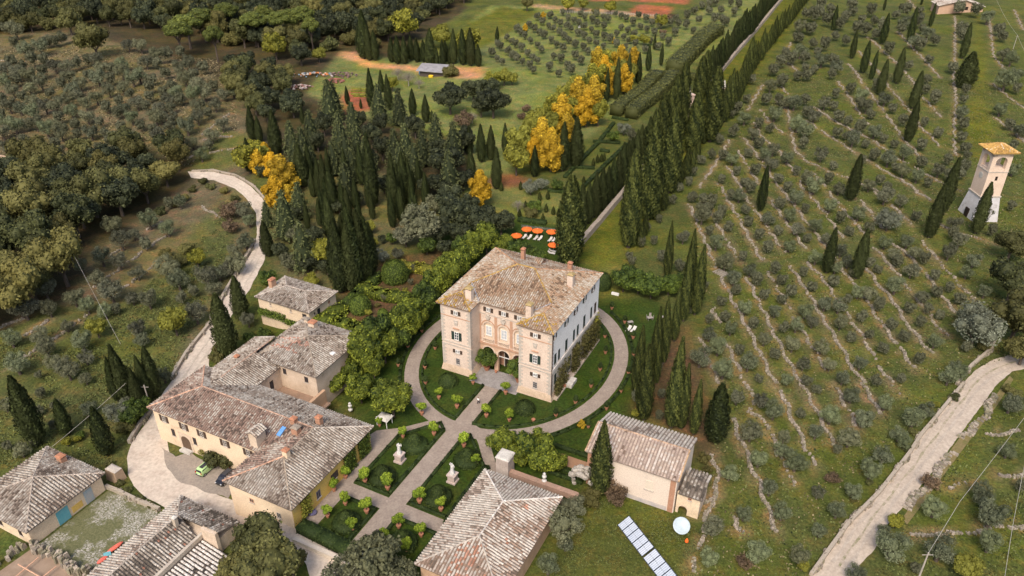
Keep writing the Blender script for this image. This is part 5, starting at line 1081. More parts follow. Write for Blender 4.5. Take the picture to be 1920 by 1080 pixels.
hedge(hp([(980, 421), (1046, 429)], .8), .8, .6, 'grey clipped strip just behind the orange parasols', mat=SILV, seed=50, dens=9, ls=.15)
# grass avenue wall
aw_px = [(1078, 466), (1082, 460), (1125, 410), (1167, 360), (1228, 285), (1297, 200), (1345, 140), (1380, 97), (1420, 52), (1463, 0), (1490, -30)]; aw = []
for (xa, ya), (xb, yb) in zip(aw_px[:-1], aw_px[1:]):
    for k in range(6): aw.append(tuple(G(xa + (xb - xa) * k / 6, ya + (yb - ya) * k / 6, 1.2)[:2]))
mb = MB(); rgw = random.Random(5)
for (x1, y1), (x2, y2) in zip(aw[:-1], aw[1:]):
    L = math.hypot(x2 - x1, y2 - y1); k = max(1, int(L / 2.5)); nx, ny = -(y2 - y1) / L, (x2 - x1) / L
    for j in range(k):
        vs = []
        hh_ = 1.6 + rgw.uniform(-.12, .12)
        for t in (j / k, (j + .99) / k):
            cx, cy = x1 + (x2 - x1) * t, y1 + (y2 - y1) * t; zg = float(H(cx, cy))
            for o2, z2 in ((-.75, -.5), (.75, -.5), (.6, hh_), (-.6, hh_)): vs.append((cx + nx * o2, cy + ny * o2, zg + z2))
        mb.add(vs, [(0, 1, 2, 3), (7, 6, 5, 4), (0, 4, 5, 1), (1, 5, 6, 2), (2, 6, 7, 3), (3, 7, 4, 0)])
tag(mb.obj('avenue_wall', surf('grey lichen wall top', (.36, .30, .25), (.27, .225, .18), .6, c3=(.48, .42, .36), fine=4)), 'long grey stone wall along the left side of the grass cypress avenue', 'stone wall')
# walls and gate pillar near the lemon house
def uvbox(name, u0, u1, v0, v1, z0, z1, mat, label=None, cat=None, **k):
    o = empty(name, W(u0, v0, 0), label, cat, None, ANG); MB().box(0, u1 - u0, 0, v1 - v0, z0, z1, **k).obj('body', mat, o); return o
GP = surf('grey pink ashlar', (.5, .42, .37), (.4, .33, .29), .7, c3=(.58, .52, .47), fine=4)
g_ = uvbox('gate_pier', 24.9, 27.3, -22.2, -19.8, -.3, 4.0, GP, 'square weathered stone pier under the bright trees above the lemon house', 'pier'); MB().box(-.15, 2.55, -.15, 2.55, 4.0, 4.3, tx=.2, ty=.2).obj('cap', PALE, g_)
g_ = uvbox('garden_wall', 27.3, 40.2, -21.9, -20.9, -.3, 1.3, surf('brick wall top', (.38, .24, .18), (.30, .2, .15), .8, c3=(.45, .36, .28), fine=5), 'low red brick wall running from the stone pier to the rockery gate', 'garden wall')
g_ = uvbox('garden_wall', 27.0, 38.8, -23.6, -23.0, -.3, .8, surf('plank edging', (.3, .2, .15), (.24, .17, .13), 1), 'low brown edging wall hard behind the lemon house roof', 'garden wall')
hedge(E2([(27.5, -22.8), (38.5, -22.8)]), .9, .7, 'ivy strip between the two low walls above the lemon house', 'hedge', LUSH, seed=55, dens=10)
g_ = uvbox('lane_wall', 3.0, 15.2, -50.2, -49.4, -2.5, .9, surf('cream wall cap', (.6, .52, .43), (.5, .43, .35), .8), 'cream topped wall between the broad hedge and the lower lane', 'garden wall')
g_ = uvbox('gate_pier', 14.2, 15.6, -49.6, -48.2, -1, 2.2, PALE, 'small white stone pier at the end of the broad hedge by the lower lane', 'pier'); MB().ball(.7, .7, 2.6, .5, .5, .5).obj('ball_finial', PALE, g_)
# rocky gateway
ge = empty('rockery_gate', tuple(G(1092, 915)), 'rough white rockwork garden gateway between the brick wall and the chapel', 'gateway', None, ANG); mb = MB(); rg_ = random.Random(3)
for k in range(46):
    t = k / 46; a = R(200 - 220 * t); s = rg_.uniform(.35, .75); x = 1.9 * math.cos(a); z = 2.2 + 1.5 * math.sin(a) if math.sin(a) > -.1 else rg_.uniform(0, 2)
    mb.ball(x + rg_.uniform(-.3, .3), rg_.uniform(-1.0, 1.2), max(.2, z), s, s * .8, s * .8, 5, 3)
mb.obj('rockwork', surf('white tufa', (.42, .38, .33), (.28, .25, .21), 1.4, c3=(.12, .12, .07), fine=4, bd=.1), ge)
# ------------------------------------------------------------------ figures
def skin_figure(name, joints, edges, radii, mat, parent=None, sub=1):
    me = bpy.data.meshes.new(name); me.from_pydata(joints, edges, []); o = link(name, me, parent)
    me.materials.append(mat); md = o.modifiers.new('Skin', 'SKIN'); md.use_smooth_shade = True
    sv = me.skin_vertices[0].data if me.skin_vertices else None
    if sv is None:
        bpy.context.view_layer.objects.active = o; sv = me.skin_vertices[0].data
    for i, r in enumerate(radii): sv[i].radius = (r, r) if not isinstance(r, tuple) else r
    sv[0].use_root = True
    s = o.modifiers.new('Subdivision', 'SUBSURF'); s.levels = sub; s.render_levels = sub
    return o
# person walking toward the villa
def human(loc, rz):
    e = empty('person', loc, 'person in a white shirt and dark trousers walking on the gravel path toward the villa', 'person', None, rz)
    SK = surf('skin', (.5, .3, .21), (.47, .28, .2), 3, bd=0); SHI = surf('white shirt', (.8, .8, .8), (.74, .74, .75), 3); TRO = surf('dark trousers', (.025, .025, .035), (.02, .02, .03), 3); HAIR = surf('dark hair', (.04, .025, .018))
    J = [(0, 0, .93), (0, 0, 1.12), (0, .01, 1.34), (0, .01, 1.48), (0, .01, 1.56), (0, .02, 1.64),
         (.17, 0, 1.40), (.22, -.06, 1.14), (.20, .12, .93), (.20, .16, .86), (-.17, 0, 1.40), (-.23, -.02, 1.13), (-.17, .17, 1.02), (-.14, .24, 1.0),
         (.09, 0, .88), (.10, .13, .50), (.10, .18, .08), (.10, .28, .03), (-.09, 0, .88), (-.10, -.08, .50), (-.10, -.28, .14), (-.10, -.2, .05)]
    Ed = [(0, 1), (1, 2), (2, 3), (3, 4), (4, 5), (2, 6), (6, 7), (7, 8), (8, 9), (2, 10), (10, 11), (11, 12), (12, 13), (0, 14), (14, 15), (15, 16), (16, 17), (0, 18), (18, 19), (19, 20), (20, 21)]
    Rr = [(.14, .10), (.125, .09), (.15, .1), .06, .065, .09, .055, .042, .033, .03, .055, .042, .033, .03, .085, .058, .042, .035, .085, .058, .042, .035]
    skin_figure('body', J, Ed, Rr, SK, e)
    skin_figure('shirt', [J[0], J[1], J[2], J[6], J[7], (.20, .06, 1.0), J[10], J[11], (-.19, .1, 1.06)], [(0, 1), (1, 2), (2, 3), (3, 4), (4, 5), (2, 6), (6, 7), (7, 8)], [(.165, .12), (.155, .115), (.175, .12), .075, .06, .05, .075, .06, .05], SHI, e)
    skin_figure('trousers', [(0, 0, .94), J[14], J[15], (.10, .17, .12), J[18], J[19], (-.10, -.26, .17)], [(0, 1), (1, 2), (2, 3), (0, 4), (4, 5), (5, 6)], [(.15, .115), .1, .075, .065, .1, .075, .065], TRO, e)
    MB().ball(0, .0, 1.69, .10, .115, .10, 10, 6).obj('hair', HAIR, e, smooth=True)
    m = MB(); m.ball(0, .115, 1.64, .015, .02, .02, 6, 4); m.obj('nose', SK, e)
    for s in (-1, 1): MB().ball(s * .095, .02, 1.645, .012, .02, .03, 6, 4).obj('ear', SK, e)
    return e
g = G(897, 758); human((g[0], g[1], .03), ANG - .1)
MARB = surf('grey white marble', (.62, .60, .57), (.5, .48, .45), 2, c3=(.3, .29, .27), fine=9)
def statue(x, y, label, mirror=1, sc=1.0):
    g = G(x, y); e = empty('garden_statue', tuple(g), label, 'statue', 'marble statues of the formal beds', ANG); e.scale = (sc, sc, sc)
    m = MB(); m.box(-.85, .85, -.85, .85, -.2, .3); m.box(-.65, .65, -.65, .65, .3, 1.5); m.box(-.8, .8, -.8, .8, 1.5, 1.75); m.obj('pedestal', surf('pinkish pedestal', (.5, .4, .35), (.42, .34, .3), 1.5), e)
    M_ = mirror; J = [(0, 0, 2.9), (0, 0, 3.3), (0, 0, 3.75), (0, 0, 4.0), (.03 * M_, 0, 4.2), (.3 * M_, 0, 3.8), (.55 * M_, .1, 3.55), (.35 * M_, .2, 4.05), (-.3 * M_, 0, 3.8), (-.42 * M_, 0, 3.4), (-.3 * M_, .2, 3.1), (.15, 0, 2.6), (.18, .05, 2.1), (.18, .05, 1.75), (-.15, 0, 2.6), (-.17, -.1, 2.15), (-.17, -.1, 1.75)]
    Ed = [(0, 1), (1, 2), (2, 3), (3, 4), (2, 5), (5, 6), (6, 7), (2, 8), (8, 9), (9, 10), (0, 11), (11, 12), (12, 13), (0, 14), (14, 15), (15, 16)]
    skin_figure('figure', J, Ed, [.28, .25, .28, .11, .19, .11, .09, .07, .11, .09, .07, .2, .16, .15, .2, .16, .15], MARB, e)
    m = MB(); m.lathe([(.48, 0), (.42, .4), (.3, .9), (.26, 1.15)], 10, o=(0, 0, 1.75)); m.obj('drapery', MARB, e); return e
statue(750, 864, 'white marble statue on a pedestal in the formal bed left of the gravel axis'); statue(849, 902, 'white marble statue on a pedestal in the formal bed right of the gravel axis', -1)
def smallstat(x, y, lab, z=0):
    g = G(x, y); e = empty('garden_ornament', (g[0], g[1], g[2] + z), lab, 'ornament', None, ANG); MB().lathe([(.4, 0), (.45, .25), (.2, .5), (.3, .9), (.42, 1.2), (.2, 1.5), (.28, 1.75), (.1, 2.0)], 8).obj('figure', MARB, e)
smallstat(1020, 912, 'small white stone figure on the red brick wall left of the rockery gate', 1.2); smallstat(605, 746, 'white stone urn finial under the bright trees by the courtyard wall', 2.4); smallstat(658, 775, 'small white figure on the wall between bright trees and farmhouse roof', .8)
g_ = uvbox('garden_wall', -12.6, -1.5, -24.6, -24.0, -.3, 1.2, surf('cream wall cap', (.6, .52, .43)), 'pale low wall under the bright trees behind the farmhouse roof', 'garden wall')
g_ = uvbox('white_canopy', -1.5, 1.2, -20.9, -18.6, 1.7, 2.1, PALE, 'small white canopy at the foot of the largest bright tree', 'canopy', tx=1.0, ty=.9)
for a_, b_ in ((0.2, .2), (2.4, .2), (.2, 2.0), (2.4, 2.0)): MB().tube((a_, b_, -.2), (a_, b_, 2.1), .07).obj('pole', WHT, g_)
# ------------------------------------------------------------------ topiary
def topiary(u, v, prof, label, mat=BOX, seed=0, n=1400, ls=.13, name='topiary'):
    rg = np.random.default_rng(seed); zs = np.array([p[1] for p in prof]); rs = np.array([p[0] for p in prof]); t = rg.uniform(0, 1, n) ** .8 * (len(prof) - 1); i = np.minimum(t.astype(int), len(prof) - 2); f = t - i
    r = rs[i] + (rs[i + 1] - rs[i]) * f; z = zs[i] + (zs[i + 1] - zs[i]) * f; a = rg.uniform(0, 6.283, n); P = np.stack([r * np.cos(a), r * np.sin(a), z], 1); D = np.stack([np.cos(a), np.sin(a), np.full(n, .5)], 1)
    V, F = leaves(P, D, ls, .65, .4, rg); m = MB(); m.lathe([(max(.02, p[0] * .93), p[1] * .97) for p in prof], 12)
    q = [f_ for f_ in m.f if len(f_) == 4]; V, F, S = assemble([(V, F, rg.uniform(0, 1, n)), (np.array(m.v), np.array(q), .25)])
    g = W(u, v); return tag(link(name, mesh_np(name, V, F, mat, S), None, (g[0], g[1], float(H(g[0], g[1])))), label, 'topiary')
def uvp(x, y, z=1.0): p = BP(x, y, z); return uv_of(p[0], p[1])
DOME = [(2.0, 0), (2.1, .5), (1.9, 1.1), (1.4, 1.7), (.7, 2.1), (.05, 2.25)]
RINGT = [(2.5, 0), (2.6, .5), (2.3, .9), (1.4, 1.0), (1.2, 1.6), (1.0, 2.4), (.4, 2.9), (.05, 3.0)]
for i, (x, y, pr, lab) in enumerate([(840, 714, DOME, 'dark rounded topiary dome on the lawn left of the path to the villa'), (984, 765, DOME, 'dark rounded topiary dome on the lawn right of the path to the villa'), (778, 832, RINGT, 'ringed topiary near the upper tip of the left statue bed'),
     (717, 892, RINGT, 'bulky topiary at the lower end of the left statue bed'), (822, 930, RINGT, 'bulky topiary at the lower end of the right statue bed'), (876, 860, RINGT, 'ringed topiary near the upper end of the right statue bed'), (650, 978, RINGT, 'round topiary filling the small bed by the yellow house'), (755, 1015, RINGT, 'round topiary filling the small bed left of the lemon house'),
     (1129, 535, [(2.2, 0), (2.4, 1.2), (2.3, 2.6), (1.6, 3.6), (.05, 4.2)], 'very dark round clipped bush behind the far right corner of the villa')]):
    u, v = uvp(x, y, .6); topiary(u, v, pr, lab, seed=i)
for i, (x, y, rp, hgt, lab) in enumerate([(740, 513, 26, 1.0, 'large clipped green dome in the far half of the side garden'), (675, 570, 21, 1.0, 'clipped green dome in the near half of the side garden'), (717, 580, 10, 1.0, 'small dark clipped dome beside the bright pergola trees')]):
    g = G(x, y, 2); r = rp / pxm(g); u, v = uv_of(g[0], g[1]); topiary(u, v, [(r * .8, 0), (r, r * .4), (r * .95, r * .9), (r * .7, r * 1.4), (r * .05, r * 1.65)], lab, LUSH, 60 + i, 2600, .16)
# ------------------------------------------------------------------ potted lemons
pot = MB().lathe([(.30, 0), (.42, .35), (.50, .72), (.56, .74), (.56, .86), (.46, .86), (.44, .78)], 12).mesh('pot', TERRA); rim_ = None
lem = [crown_lobes('crown', LEMON, rlobes(s + 200, 6, .95, 1.95, .95, .35, .5), 900, .11, .75, .5, .6, s) for s in range(3)]
lemd = [crown_lobes('crown', BOX, [((0, 0, 1.25), (.55, .55, .6)), ((0, 0, 1.75), (.32, .32, .4))], 380, .09, .8, .5, .6, s + 7) for s in range(2)]
stem = MB().tube((0, 0, .7), (0, 0, 1.6), .06).mesh('trunk', BARK)
def potted(x, y, label, kind='lemon', group=None, s=1.0):
    g = G(x, y); e = empty('potted_lemon_tree' if kind == 'lemon' else 'potted_shrub', tuple(g), label, 'potted plant', group, random.uniform(0, 6)); e.scale = (s, s, s)
    link('pot', pot, e, sc=(.7, .7, .8))
    if kind == 'lemon': link('trunk', stem, e); link('crown', random.choice(lem), e)
    elif kind == 'box': link('crown', random.choice(lemd), e)
    return e
GL = 'potted lemon trees of the formal beds'
for x, y, lab, s in [(685, 905, 'at the lower left corner of the left statue bed', 1.15), (727.5, 918, 'at the lower tip of the left statue bed', 1.25), (814, 816, 'at the upper tip of the left statue bed', 1.1), (756, 821, 'at the upper left corner of the left statue bed', .9),
    (870, 838, 'at the upper end of the right statue bed', 1.15), (892, 873, 'on the right side of the right statue bed', .95), (787, 943, 'at the lower left corner of the right statue bed', 1.25), (827, 958, 'at the lower edge of the right statue bed', 1.1),
    (648, 947, 'at the upper left of the small bed by the yellow house', 1.0), (688, 962, 'at the right tip of the small bed by the yellow house', 1.2), (661, 996, 'at the lower right of the small bed by the yellow house', 1.1), (615, 970, 'beside the broad hedge end near the yellow house', 1.0),
    (748, 990, 'at the upper tip of the bed left of the lemon house', 1.15), (790, 1006, 'at the right side of the bed left of the lemon house', 1.05), (763, 1036, 'near the lower right of the bed left of the lemon house', 1.05), (722, 1014, 'beside the axis path above the grey green tree', .95),
    (627, 921, 'against the yellow house front, the lower one', 1.05), (648.5, 897, 'against the yellow house front, the upper one', 1.0), (823, 748, 'on the lawn left of the villa path, farther from the path', 1.0), (857, 765, 'on the lawn left of the villa path, near the ring edge', 1.15),
    (912, 782, 'right of the villa path near the crossing', 1.1), (955, 790, 'on the lawn below the right topiary dome', 1.0), (948, 739, 'beside the right corner of the grey villa paving', 1.1), (791, 778, 'on the grass tip below the largest bright tree', 1.1), (887, 720, 'beside the left corner of the grey villa paving', .9), (712, 800, 'by the white canopy above the farmhouse', .8)]:
    potted(x, y, 'potted lemon tree ' + lab, group=GL, s=s)
for i, (x, y) in enumerate([(797, 691), (798, 720), (816, 655), (791, 623), (765, 653), (747, 687), (1042, 781), (1079, 757), (1137, 768), (1103, 802), (1108, 726), (1125, 695), (1135, 663), (1134, 633), (1178, 702), (1147, 580), (1171, 606), (1187, 635), (1188, 668), (1164, 736)]):
    side = 'left' if x < 900 else 'right'; potted(x, y, 'small potted box bush, %s of ring path' % side, 'box', 'potted box bushes round the ring path', 1.05)
potted(1000, 791, 'empty terracotta pot on the lawn inside the lower ring edge', 'none'); potted(1058, 727, 'terracotta pot beside the villa side steps', 'none'); potted(930, 699, 'small terracotta pot between the villa arches', 'none', s=.8)
for x, y, lab in [(913, 694, 'left'), (972, 716, 'right')]:
    g = G(x, y); e = empty('potted_tree', tuple(g), 'large round green tree in a terracotta pot on the %s of the villa entrance' % lab, 'potted plant', 'large potted trees at the villa entrance'); link('pot', pot, e, sc=(1.3, 1.3, 1.3)); link('trunk', stem, e, sc=(1.4, 1.4, 1.3)); link('crown', PL['lush'][0][0], e, sc=(2.5, 2.5, 2.5), loc=(0, 0, .6))
# ------------------------------------------------------------------ cars
def wheel(par, x, y):
    RUB = surf('tyre rubber', (.02, .02, .02), (.025, .025, .025), 5); RIM = surf('wheel rim', (.5, .5, .52), (.4, .4, .42), 3, metal=.6, rough=.35)
    t = MB().tube((x, y - .1, .31), (x, y + .1, .31), .31, n=16).obj('tyre', RUB); wl = t; t.name = 'wheel'; t.parent = par; MB().tube((x, y - .115, .31), (x, y + .115, .31), .18, n=12).obj('rim', RIM, wl)
def carbuild(label, loc, rz, paint, name='parked_car', van=True):
    e = empty(name, loc, label, 'car', None, rz)
    prof = [(-1.85, .35), (-1.88, .72), (-1.72, .98), (-1.55, 1.48), (-1.2, 1.6), (.35, 1.58), (.75, 1.4), (1.25, .98), (1.75, .82), (1.88, .6), (1.86, .33)]
    m = MB(); n = len(prof); vs = []; inw = lambda z: .80 - max(0, z - .95) * .22
    for s in (-1, 1):
        for x, z in prof: vs.append((x, s * inw(z), z))
    m.add(vs, [tuple(range(n - 1, -1, -1)), tuple(range(n, 2 * n))] + [(i, (i + 1) % n, n + (i + 1) % n, n + i) for i in range(n)])
    b = m.obj('body', paint, e); bv = b.modifiers.new('Bevel', 'BEVEL'); bv.width = .05; bv.segments = 2
    GL_ = GLASS
    m = MB(); m.add([(.80, -.60, 1.37), (.80, .60, 1.37), (1.22, .68, 1.03), (1.22, -.68, 1.03)], [(0, 3, 2, 1)]); [m.v.__setitem__(i, (m.v[i][0] + .02, m.v[i][1], m.v[i][2] + .03)) for i in range(4)]; m.obj('windscreen', GL_, e)
    m = MB(); m.add([(-1.62, -.66, 1.02), (-1.62, .66, 1.02), (-1.52, .60, 1.42), (-1.52, -.60, 1.42)], [(0, 3, 2, 1)]); [m.v.__setitem__(i, (m.v[i][0] - .14, m.v[i][1], m.v[i][2])) for i in range(4)]; m.obj('rear_window', GL_, e)
    for s in (-1, 1):
        m = MB(); y0, y1 = s * (inw(1.02) + .012), s * (inw(1.44) + .012); m.add([(-1.5, y0, 1.02), (1.02, y0, 1.02), (.62, y1, 1.42), (-1.4, y1, 1.44)], [(0, 1, 2, 3)]); m.obj('side_window', GL_, e)
        m = MB(); m.box(1.72, 1.86, s * .62 - .13, s * .62 + .13, .62, .78); m.obj('headlight', surf('headlight', (.7, .7, .7), rough=.2), e)
        m = MB(); m.box(-1.90, -1.8, s * .68 - .08, s * .68 + .08, .75, 1.15); m.obj('tail_light', surf('red tail light', (.45, .02, .02), rough=.3), e)
        m = MB(); m.box(.72, .84, s * .85 - .1, s * .85 + .1, .98, 1.1); m.obj('wing_mirror', paint, e)
        for x in (-1.2, 1.2): wheel(e, x, s * .74)
    m = MB(); m.box(-1.15, .35, -.42, .42, 1.6, 1.625); m.obj('roof_glass', GL_, e)
    m = MB(); m.box(-1.93, -1.84, -.75, .75, .33, .55); m.obj('bumper', surf('bumper plastic', (.04, .04, .04)), e)
    m = MB(); m.box(-1.915, -1.9, -.26, .26, .56, .67); m.obj('number_plate', WHT, e); return e
g, g2 = G(374, 895), G(403, 871); c_ = (g + g2) / 2; carbuild('pale green hatchback parked under the bushy tree in the yard', (c_[0], c_[1], c_[2] + .1), math.atan2(g2[1] - g[1], g2[0] - g[0]), surf('pale green car paint', (.42, .60, .27), (.40, .58, .26), 1, rough=.3, spec=.6, bd=0, fine=1))
g, g2 = G(411, 913), G(438, 889); c_ = (g + g2) / 2; carbuild('black car partly hidden under the farmhouse roof corner', (c_[0], c_[1], c_[2] + .1), math.atan2(g[1] - g2[1], g[0] - g2[0]), surf('black car paint', (.012, .012, .016), (.014, .014, .018), 1, rough=.2, spec=.7, bd=0, fine=1))
# ------------------------------------------------------------------ parasols and loungers
ORC = surf('orange canvas', (.80, .16, .03), (.72, .13, .025), 2, fine=6); CNV = surf('white canvas', (.6, .57, .53), (.52, .5, .46), 3)
def parasol(x, y, label):
    g = G(x, y, 2.2); e = empty('parasol', (g[0], g[1], 0), label, 'parasol', 'orange parasols on the pool lawn'); m = MB(); k = 8; top = (0, 0, 2.75); vs = [top] + [(1.55 * math.cos(2 * math.pi * i / k), 1.55 * math.sin(2 * math.pi * i / k), 2.15) for i in range(k)] + [(1.5 * math.cos(2 * math.pi * i / k), 1.5 * math.sin(2 * math.pi * i / k), 1.95) for i in range(k)] + [(0, 0, 2.68)]
    m.add(vs, [(0, 1 + i, 1 + (i + 1) % k) for i in range(k)] + [(1 + i, 9 + i, 9 + (i + 1) % k, 1 + (i + 1) % k) for i in range(k)] + [(17, 1 + (i + 1) % k, 1 + i) for i in range(k)]); m.obj('canopy', ORC, e)
    MB().tube((0, 0, 0), (0, 0, 2.85), .04).obj('pole', WHT, e); MB().lathe([(.4, 0), (.35, .12)], 10).obj('base', PALE, e)
for x, y, lab in [(988, 429, 'leftmost of the upper row'), (1008, 432, 'middle of the upper row'), (1034.6, 434, 'rightmost of the upper row'), (1038, 458.7, 'beside the tall dark cypress, lowest'), (968.5, 441, 'half hidden behind the bright trees')]: parasol(x, y, 'orange parasol, ' + lab)
FURN = surf('weathered pale wood', (.34, .31, .27), (.28, .25, .22), 3)
def lounger(x, y, a, label, group='white loungers under the parasols'):
    g = G(x, y, .4); e = empty('sun_lounger', (g[0], g[1], 0), label, 'sun lounger', group, a)
    MB().box(-.35, .35, -1.0, .35, .32, .42).obj('mattress', CNV, e); MB().add([(-.35, .35, .36), (.35, .35, .36), (.35, 1.0, .85), (-.35, 1.0, .85), (-.35, .35, .28), (.35, .35, .28), (.35, 1.0, .77), (-.35, 1.0, .77)], [(0, 1, 2, 3), (7, 6, 5, 4), (0, 4, 5, 1), (2, 6, 7, 3), (1, 5, 6, 2), (3, 7, 4, 0)]).obj('backrest', CNV, e)
    for a_ in (-.3, .3):
        for b_ in (-.9, .6): MB().box(a_ - .03, a_ + .03, b_ - .03, b_ + .03, 0, .32).obj('leg', FURN, e)
for i, (x, y, a) in enumerate([(983, 444, -.5), (993, 445, -.5), (1004.6, 446, -.5), (1012.6, 447, -.5), (1031.5, 449, -.5), (1039, 449, -.5), (1036, 470, 1.2), (1034, 474, 1.2)]): lounger(x, y, a, 'white sun lounger, %s counting from the left under the orange parasols' % nth(i))
lounger(1178.5, 617, ANG - .15, 'left one of the two white loungers right of the ring path', None); lounger(1187.5, 618, ANG - .15, 'right one of the two white loungers right of the ring path', None)
def gtable(x, y, lab):
    g = G(x, y); e = empty('garden_table', (g[0], g[1], 0), lab, 'table', None, .3); MB().box(-.6, .6, -.4, .4, .68, .74).obj('tabletop', FURN, e)
    for a_ in (-.5, .5):
        for b_ in (-.3, .3): MB().box(a_ - .03, a_ + .03, b_ - .03, b_ + .03, 0, .68).obj('leg', FURN, e)
def gchair(x, y, a, lab):
    g = G(x, y); e = empty('garden_chair', (g[0], g[1], 0), lab, 'chair', 'white garden chairs', a); MB().box(-.25, .25, -.25, .25, .42, .47).obj('seat', FURN, e); MB().box(-.25, .25, .2, .26, .47, .95).obj('backrest', FURN, e)
    for a_ in (-.22, .22):
        for b_ in (-.22, .22): MB().box(a_ - .025, a_ + .025, b_ - .025, b_ + .025, 0, .42).obj('leg', FURN, e)
gtable(1181.7, 608, 'small white table behind the pair of loungers right of the ring path'); gtable(1218, 600, 'white table on the lawn left of the cypress row'); gtable(1240, 599, 'white table half hidden among the cypresses')
for i, (x, y, a) in enumerate([(1214, 597, 1.6), (1223, 598, -1.6), (1219, 594, 0), (1237, 595, .5)]): gchair(x, y, a, 'white garden chair, %s from the left around the tables by the cypress row' % nth(i))
g_ = uvbox('stone_bench', *[a + b for a, b in zip(uvp(1146, 552, 0), (0, 0))][:1], uvp(1146, 552, 0)[0] + 1.8, uvp(1146, 552, 0)[1], uvp(1146, 552, 0)[1] + .6, 0, .5, WHT, 'small white bench in front of the dark green trees right of the villa', 'bench')
g = G(1085, 650); e = empty('garden_hose_reel', (g[0], g[1], 0), 'bright green coiled hose on the lawn beside the villa steps', 'hose'); MB().tube((0, 0, .1), (0, 0, .6), .35, .35, 14).obj('coil', surf('green hose', (.02, .35, .16), (.02, .3, .14), 5), e)
# ------------------------------------------------------------------ solar collectors and dish
PANM = surf('glossy collector glass', (.42, .47, .55), (.48, .52, .58), .15, rough=.25, spec=.5, bd=0); PFR = surf('dark panel frame', (.05, .06, .08), (.04, .05, .07), 3, rough=.5)  # pale blue collector base carries the sky reflection in its colour
TL_, BL_ = BP(1180, 966.7, 1.5), BP(1160.8, 988.5, .35); TR_, BR_ = BP(1272, 1082, 1.5), BP(1240, 1094, .35)
d = TR_ - TL_; L = float(np.linalg.norm(d[:2])); d /= L; n_p = 10; s_ = BL_ - TL_; s_ = s_ - d * float(s_ @ d); pw = L / 9.4
for k in range(n_p):
    o = TL_ + d * (k * pw + (.25 if k >= 5 else 0)); e = empty('solar_panel', (float(o[0]), float(o[1]), 0), 'pale tilted solar panel on the lawn, %s from the upper end of the row' % nth(k), 'solar panel', 'row of solar panels on the lawn')
    oz = np.array([0, 0, o[2]]); a, b, c, dd_ = oz, oz + d * (pw * .95), oz + d * (pw * .95) + s_, oz + s_; nn = np.cross(b - a, dd_ - a); nn /= np.linalg.norm(nn); nn = nn if nn[2] > 0 else -nn
    m = MB(); m.add([a, b, c, dd_] + [p - nn * .12 for p in (a, b, c, dd_)], [(0, 3, 2, 1), (4, 5, 6, 7), (0, 1, 5, 4), (1, 2, 6, 5), (2, 3, 7, 6), (3, 0, 4, 7)]); m.obj('frame', PFR, e)
    ce_ = (a + c) / 2; m = MB(); m.add([ce_ + (p - ce_) * .91 + nn * .012 for p in (a, b, c, dd_)], [(0, 1, 2, 3)]); pn_ = m.obj('collector', PANM, e)
    m = MB()
    for q in (.25, .5, .75): m.tube(a + (b - a) * q + nn * .02, dd_ + (c - dd_) * q + nn * .02, .018, n=4)
    m.tube((a + dd_) / 2 + nn * .02, (b + c) / 2 + nn * .02, .018, n=4); tag(m.obj('cell_grid', PFR, pn_))
    for p in (a * .9 + dd_ * .1, b * .9 + c * .1): MB().tube(p - nn * .1, (p[0], p[1], -.2), .04).obj('leg', PFR, e)
g = BP(1277.5, 986, 1.9); e = empty('satellite_dish', (float(g[0]), float(g[1]), 0), 'large white satellite dish standing on the lawn below the chapel annex', 'satellite dish')
ax = (Vector((0, 0, CH)) - Vector((float(g[0]), float(g[1]), 2))).normalized(); ax = (ax + Vector((.18, 0, .25))).normalized()
m = MB(); m.lathe([(.05, .0), (.6, .05), (1.05, .16), (1.36, .28), (1.38, .24), (1.0, .08), (.5, -.03), (.05, -.06)], 28); dsh = m.obj('reflector', surf('white dish enamel', (.42, .49, .52), (.37, .44, .47), 1, rough=.4), e, smooth=True, loc=(0, 0, 1.9)); dsh.rotation_euler = ax.to_track_quat('Z', 'Y').to_euler()
MB().tube((.1, .15, -.2), (.0, .05, 1.85), .09).obj('mast', PFR, e); MB().tube((0, 0, 1.2), (.55, -.95, 1.5), .04).obj('feed_arm', PFR, e)
g = G(1287, 1018); e = empty('orange_marker', (g[0], g[1], 0), 'small orange cap on a stake beside the satellite dish', 'marker'); MB().lathe([(.3, .3), (.32, .5), (.1, 1.0)], 8).obj('cap', ORC, e); MB().tube((0, 0, -.1), (0, 0, .4), .04).obj('stake', PFR, e)
# orange kayak on the barn yard wall
for px, py, ln, col_, lab in [(216, 1031, 3.2, (.75, .17, .12), 'red canoe lying along the edge of the cobbled yard, the longer one'), (194, 1053, 2.0, (.72, .16, .12), 'red canoe lying along the edge of the cobbled yard, the short one near the barn')]:
    g = G(px, py); e = empty('canoe', (g[0], g[1], g[2] + .5), lab, 'canoe', None, ANG + 1.45); m = MB(); m.ball(0, 0, 0, ln / 2, .42, .28, 12, 8); m.obj('hull', surf(lab[:9] + str(ln), col_, tuple(x * .8 for x in col_), 2), e, smooth=True)
g = G(203, 1044); e = empty('blue_crate', (g[0], g[1], g[2]), 'small pale blue crate between the two red canoes', 'crate', None, .6); MB().box(-.5, .5, -.4, .4, 0, .7, tx=-.05, ty=-.05).obj('body', BLUED, e)
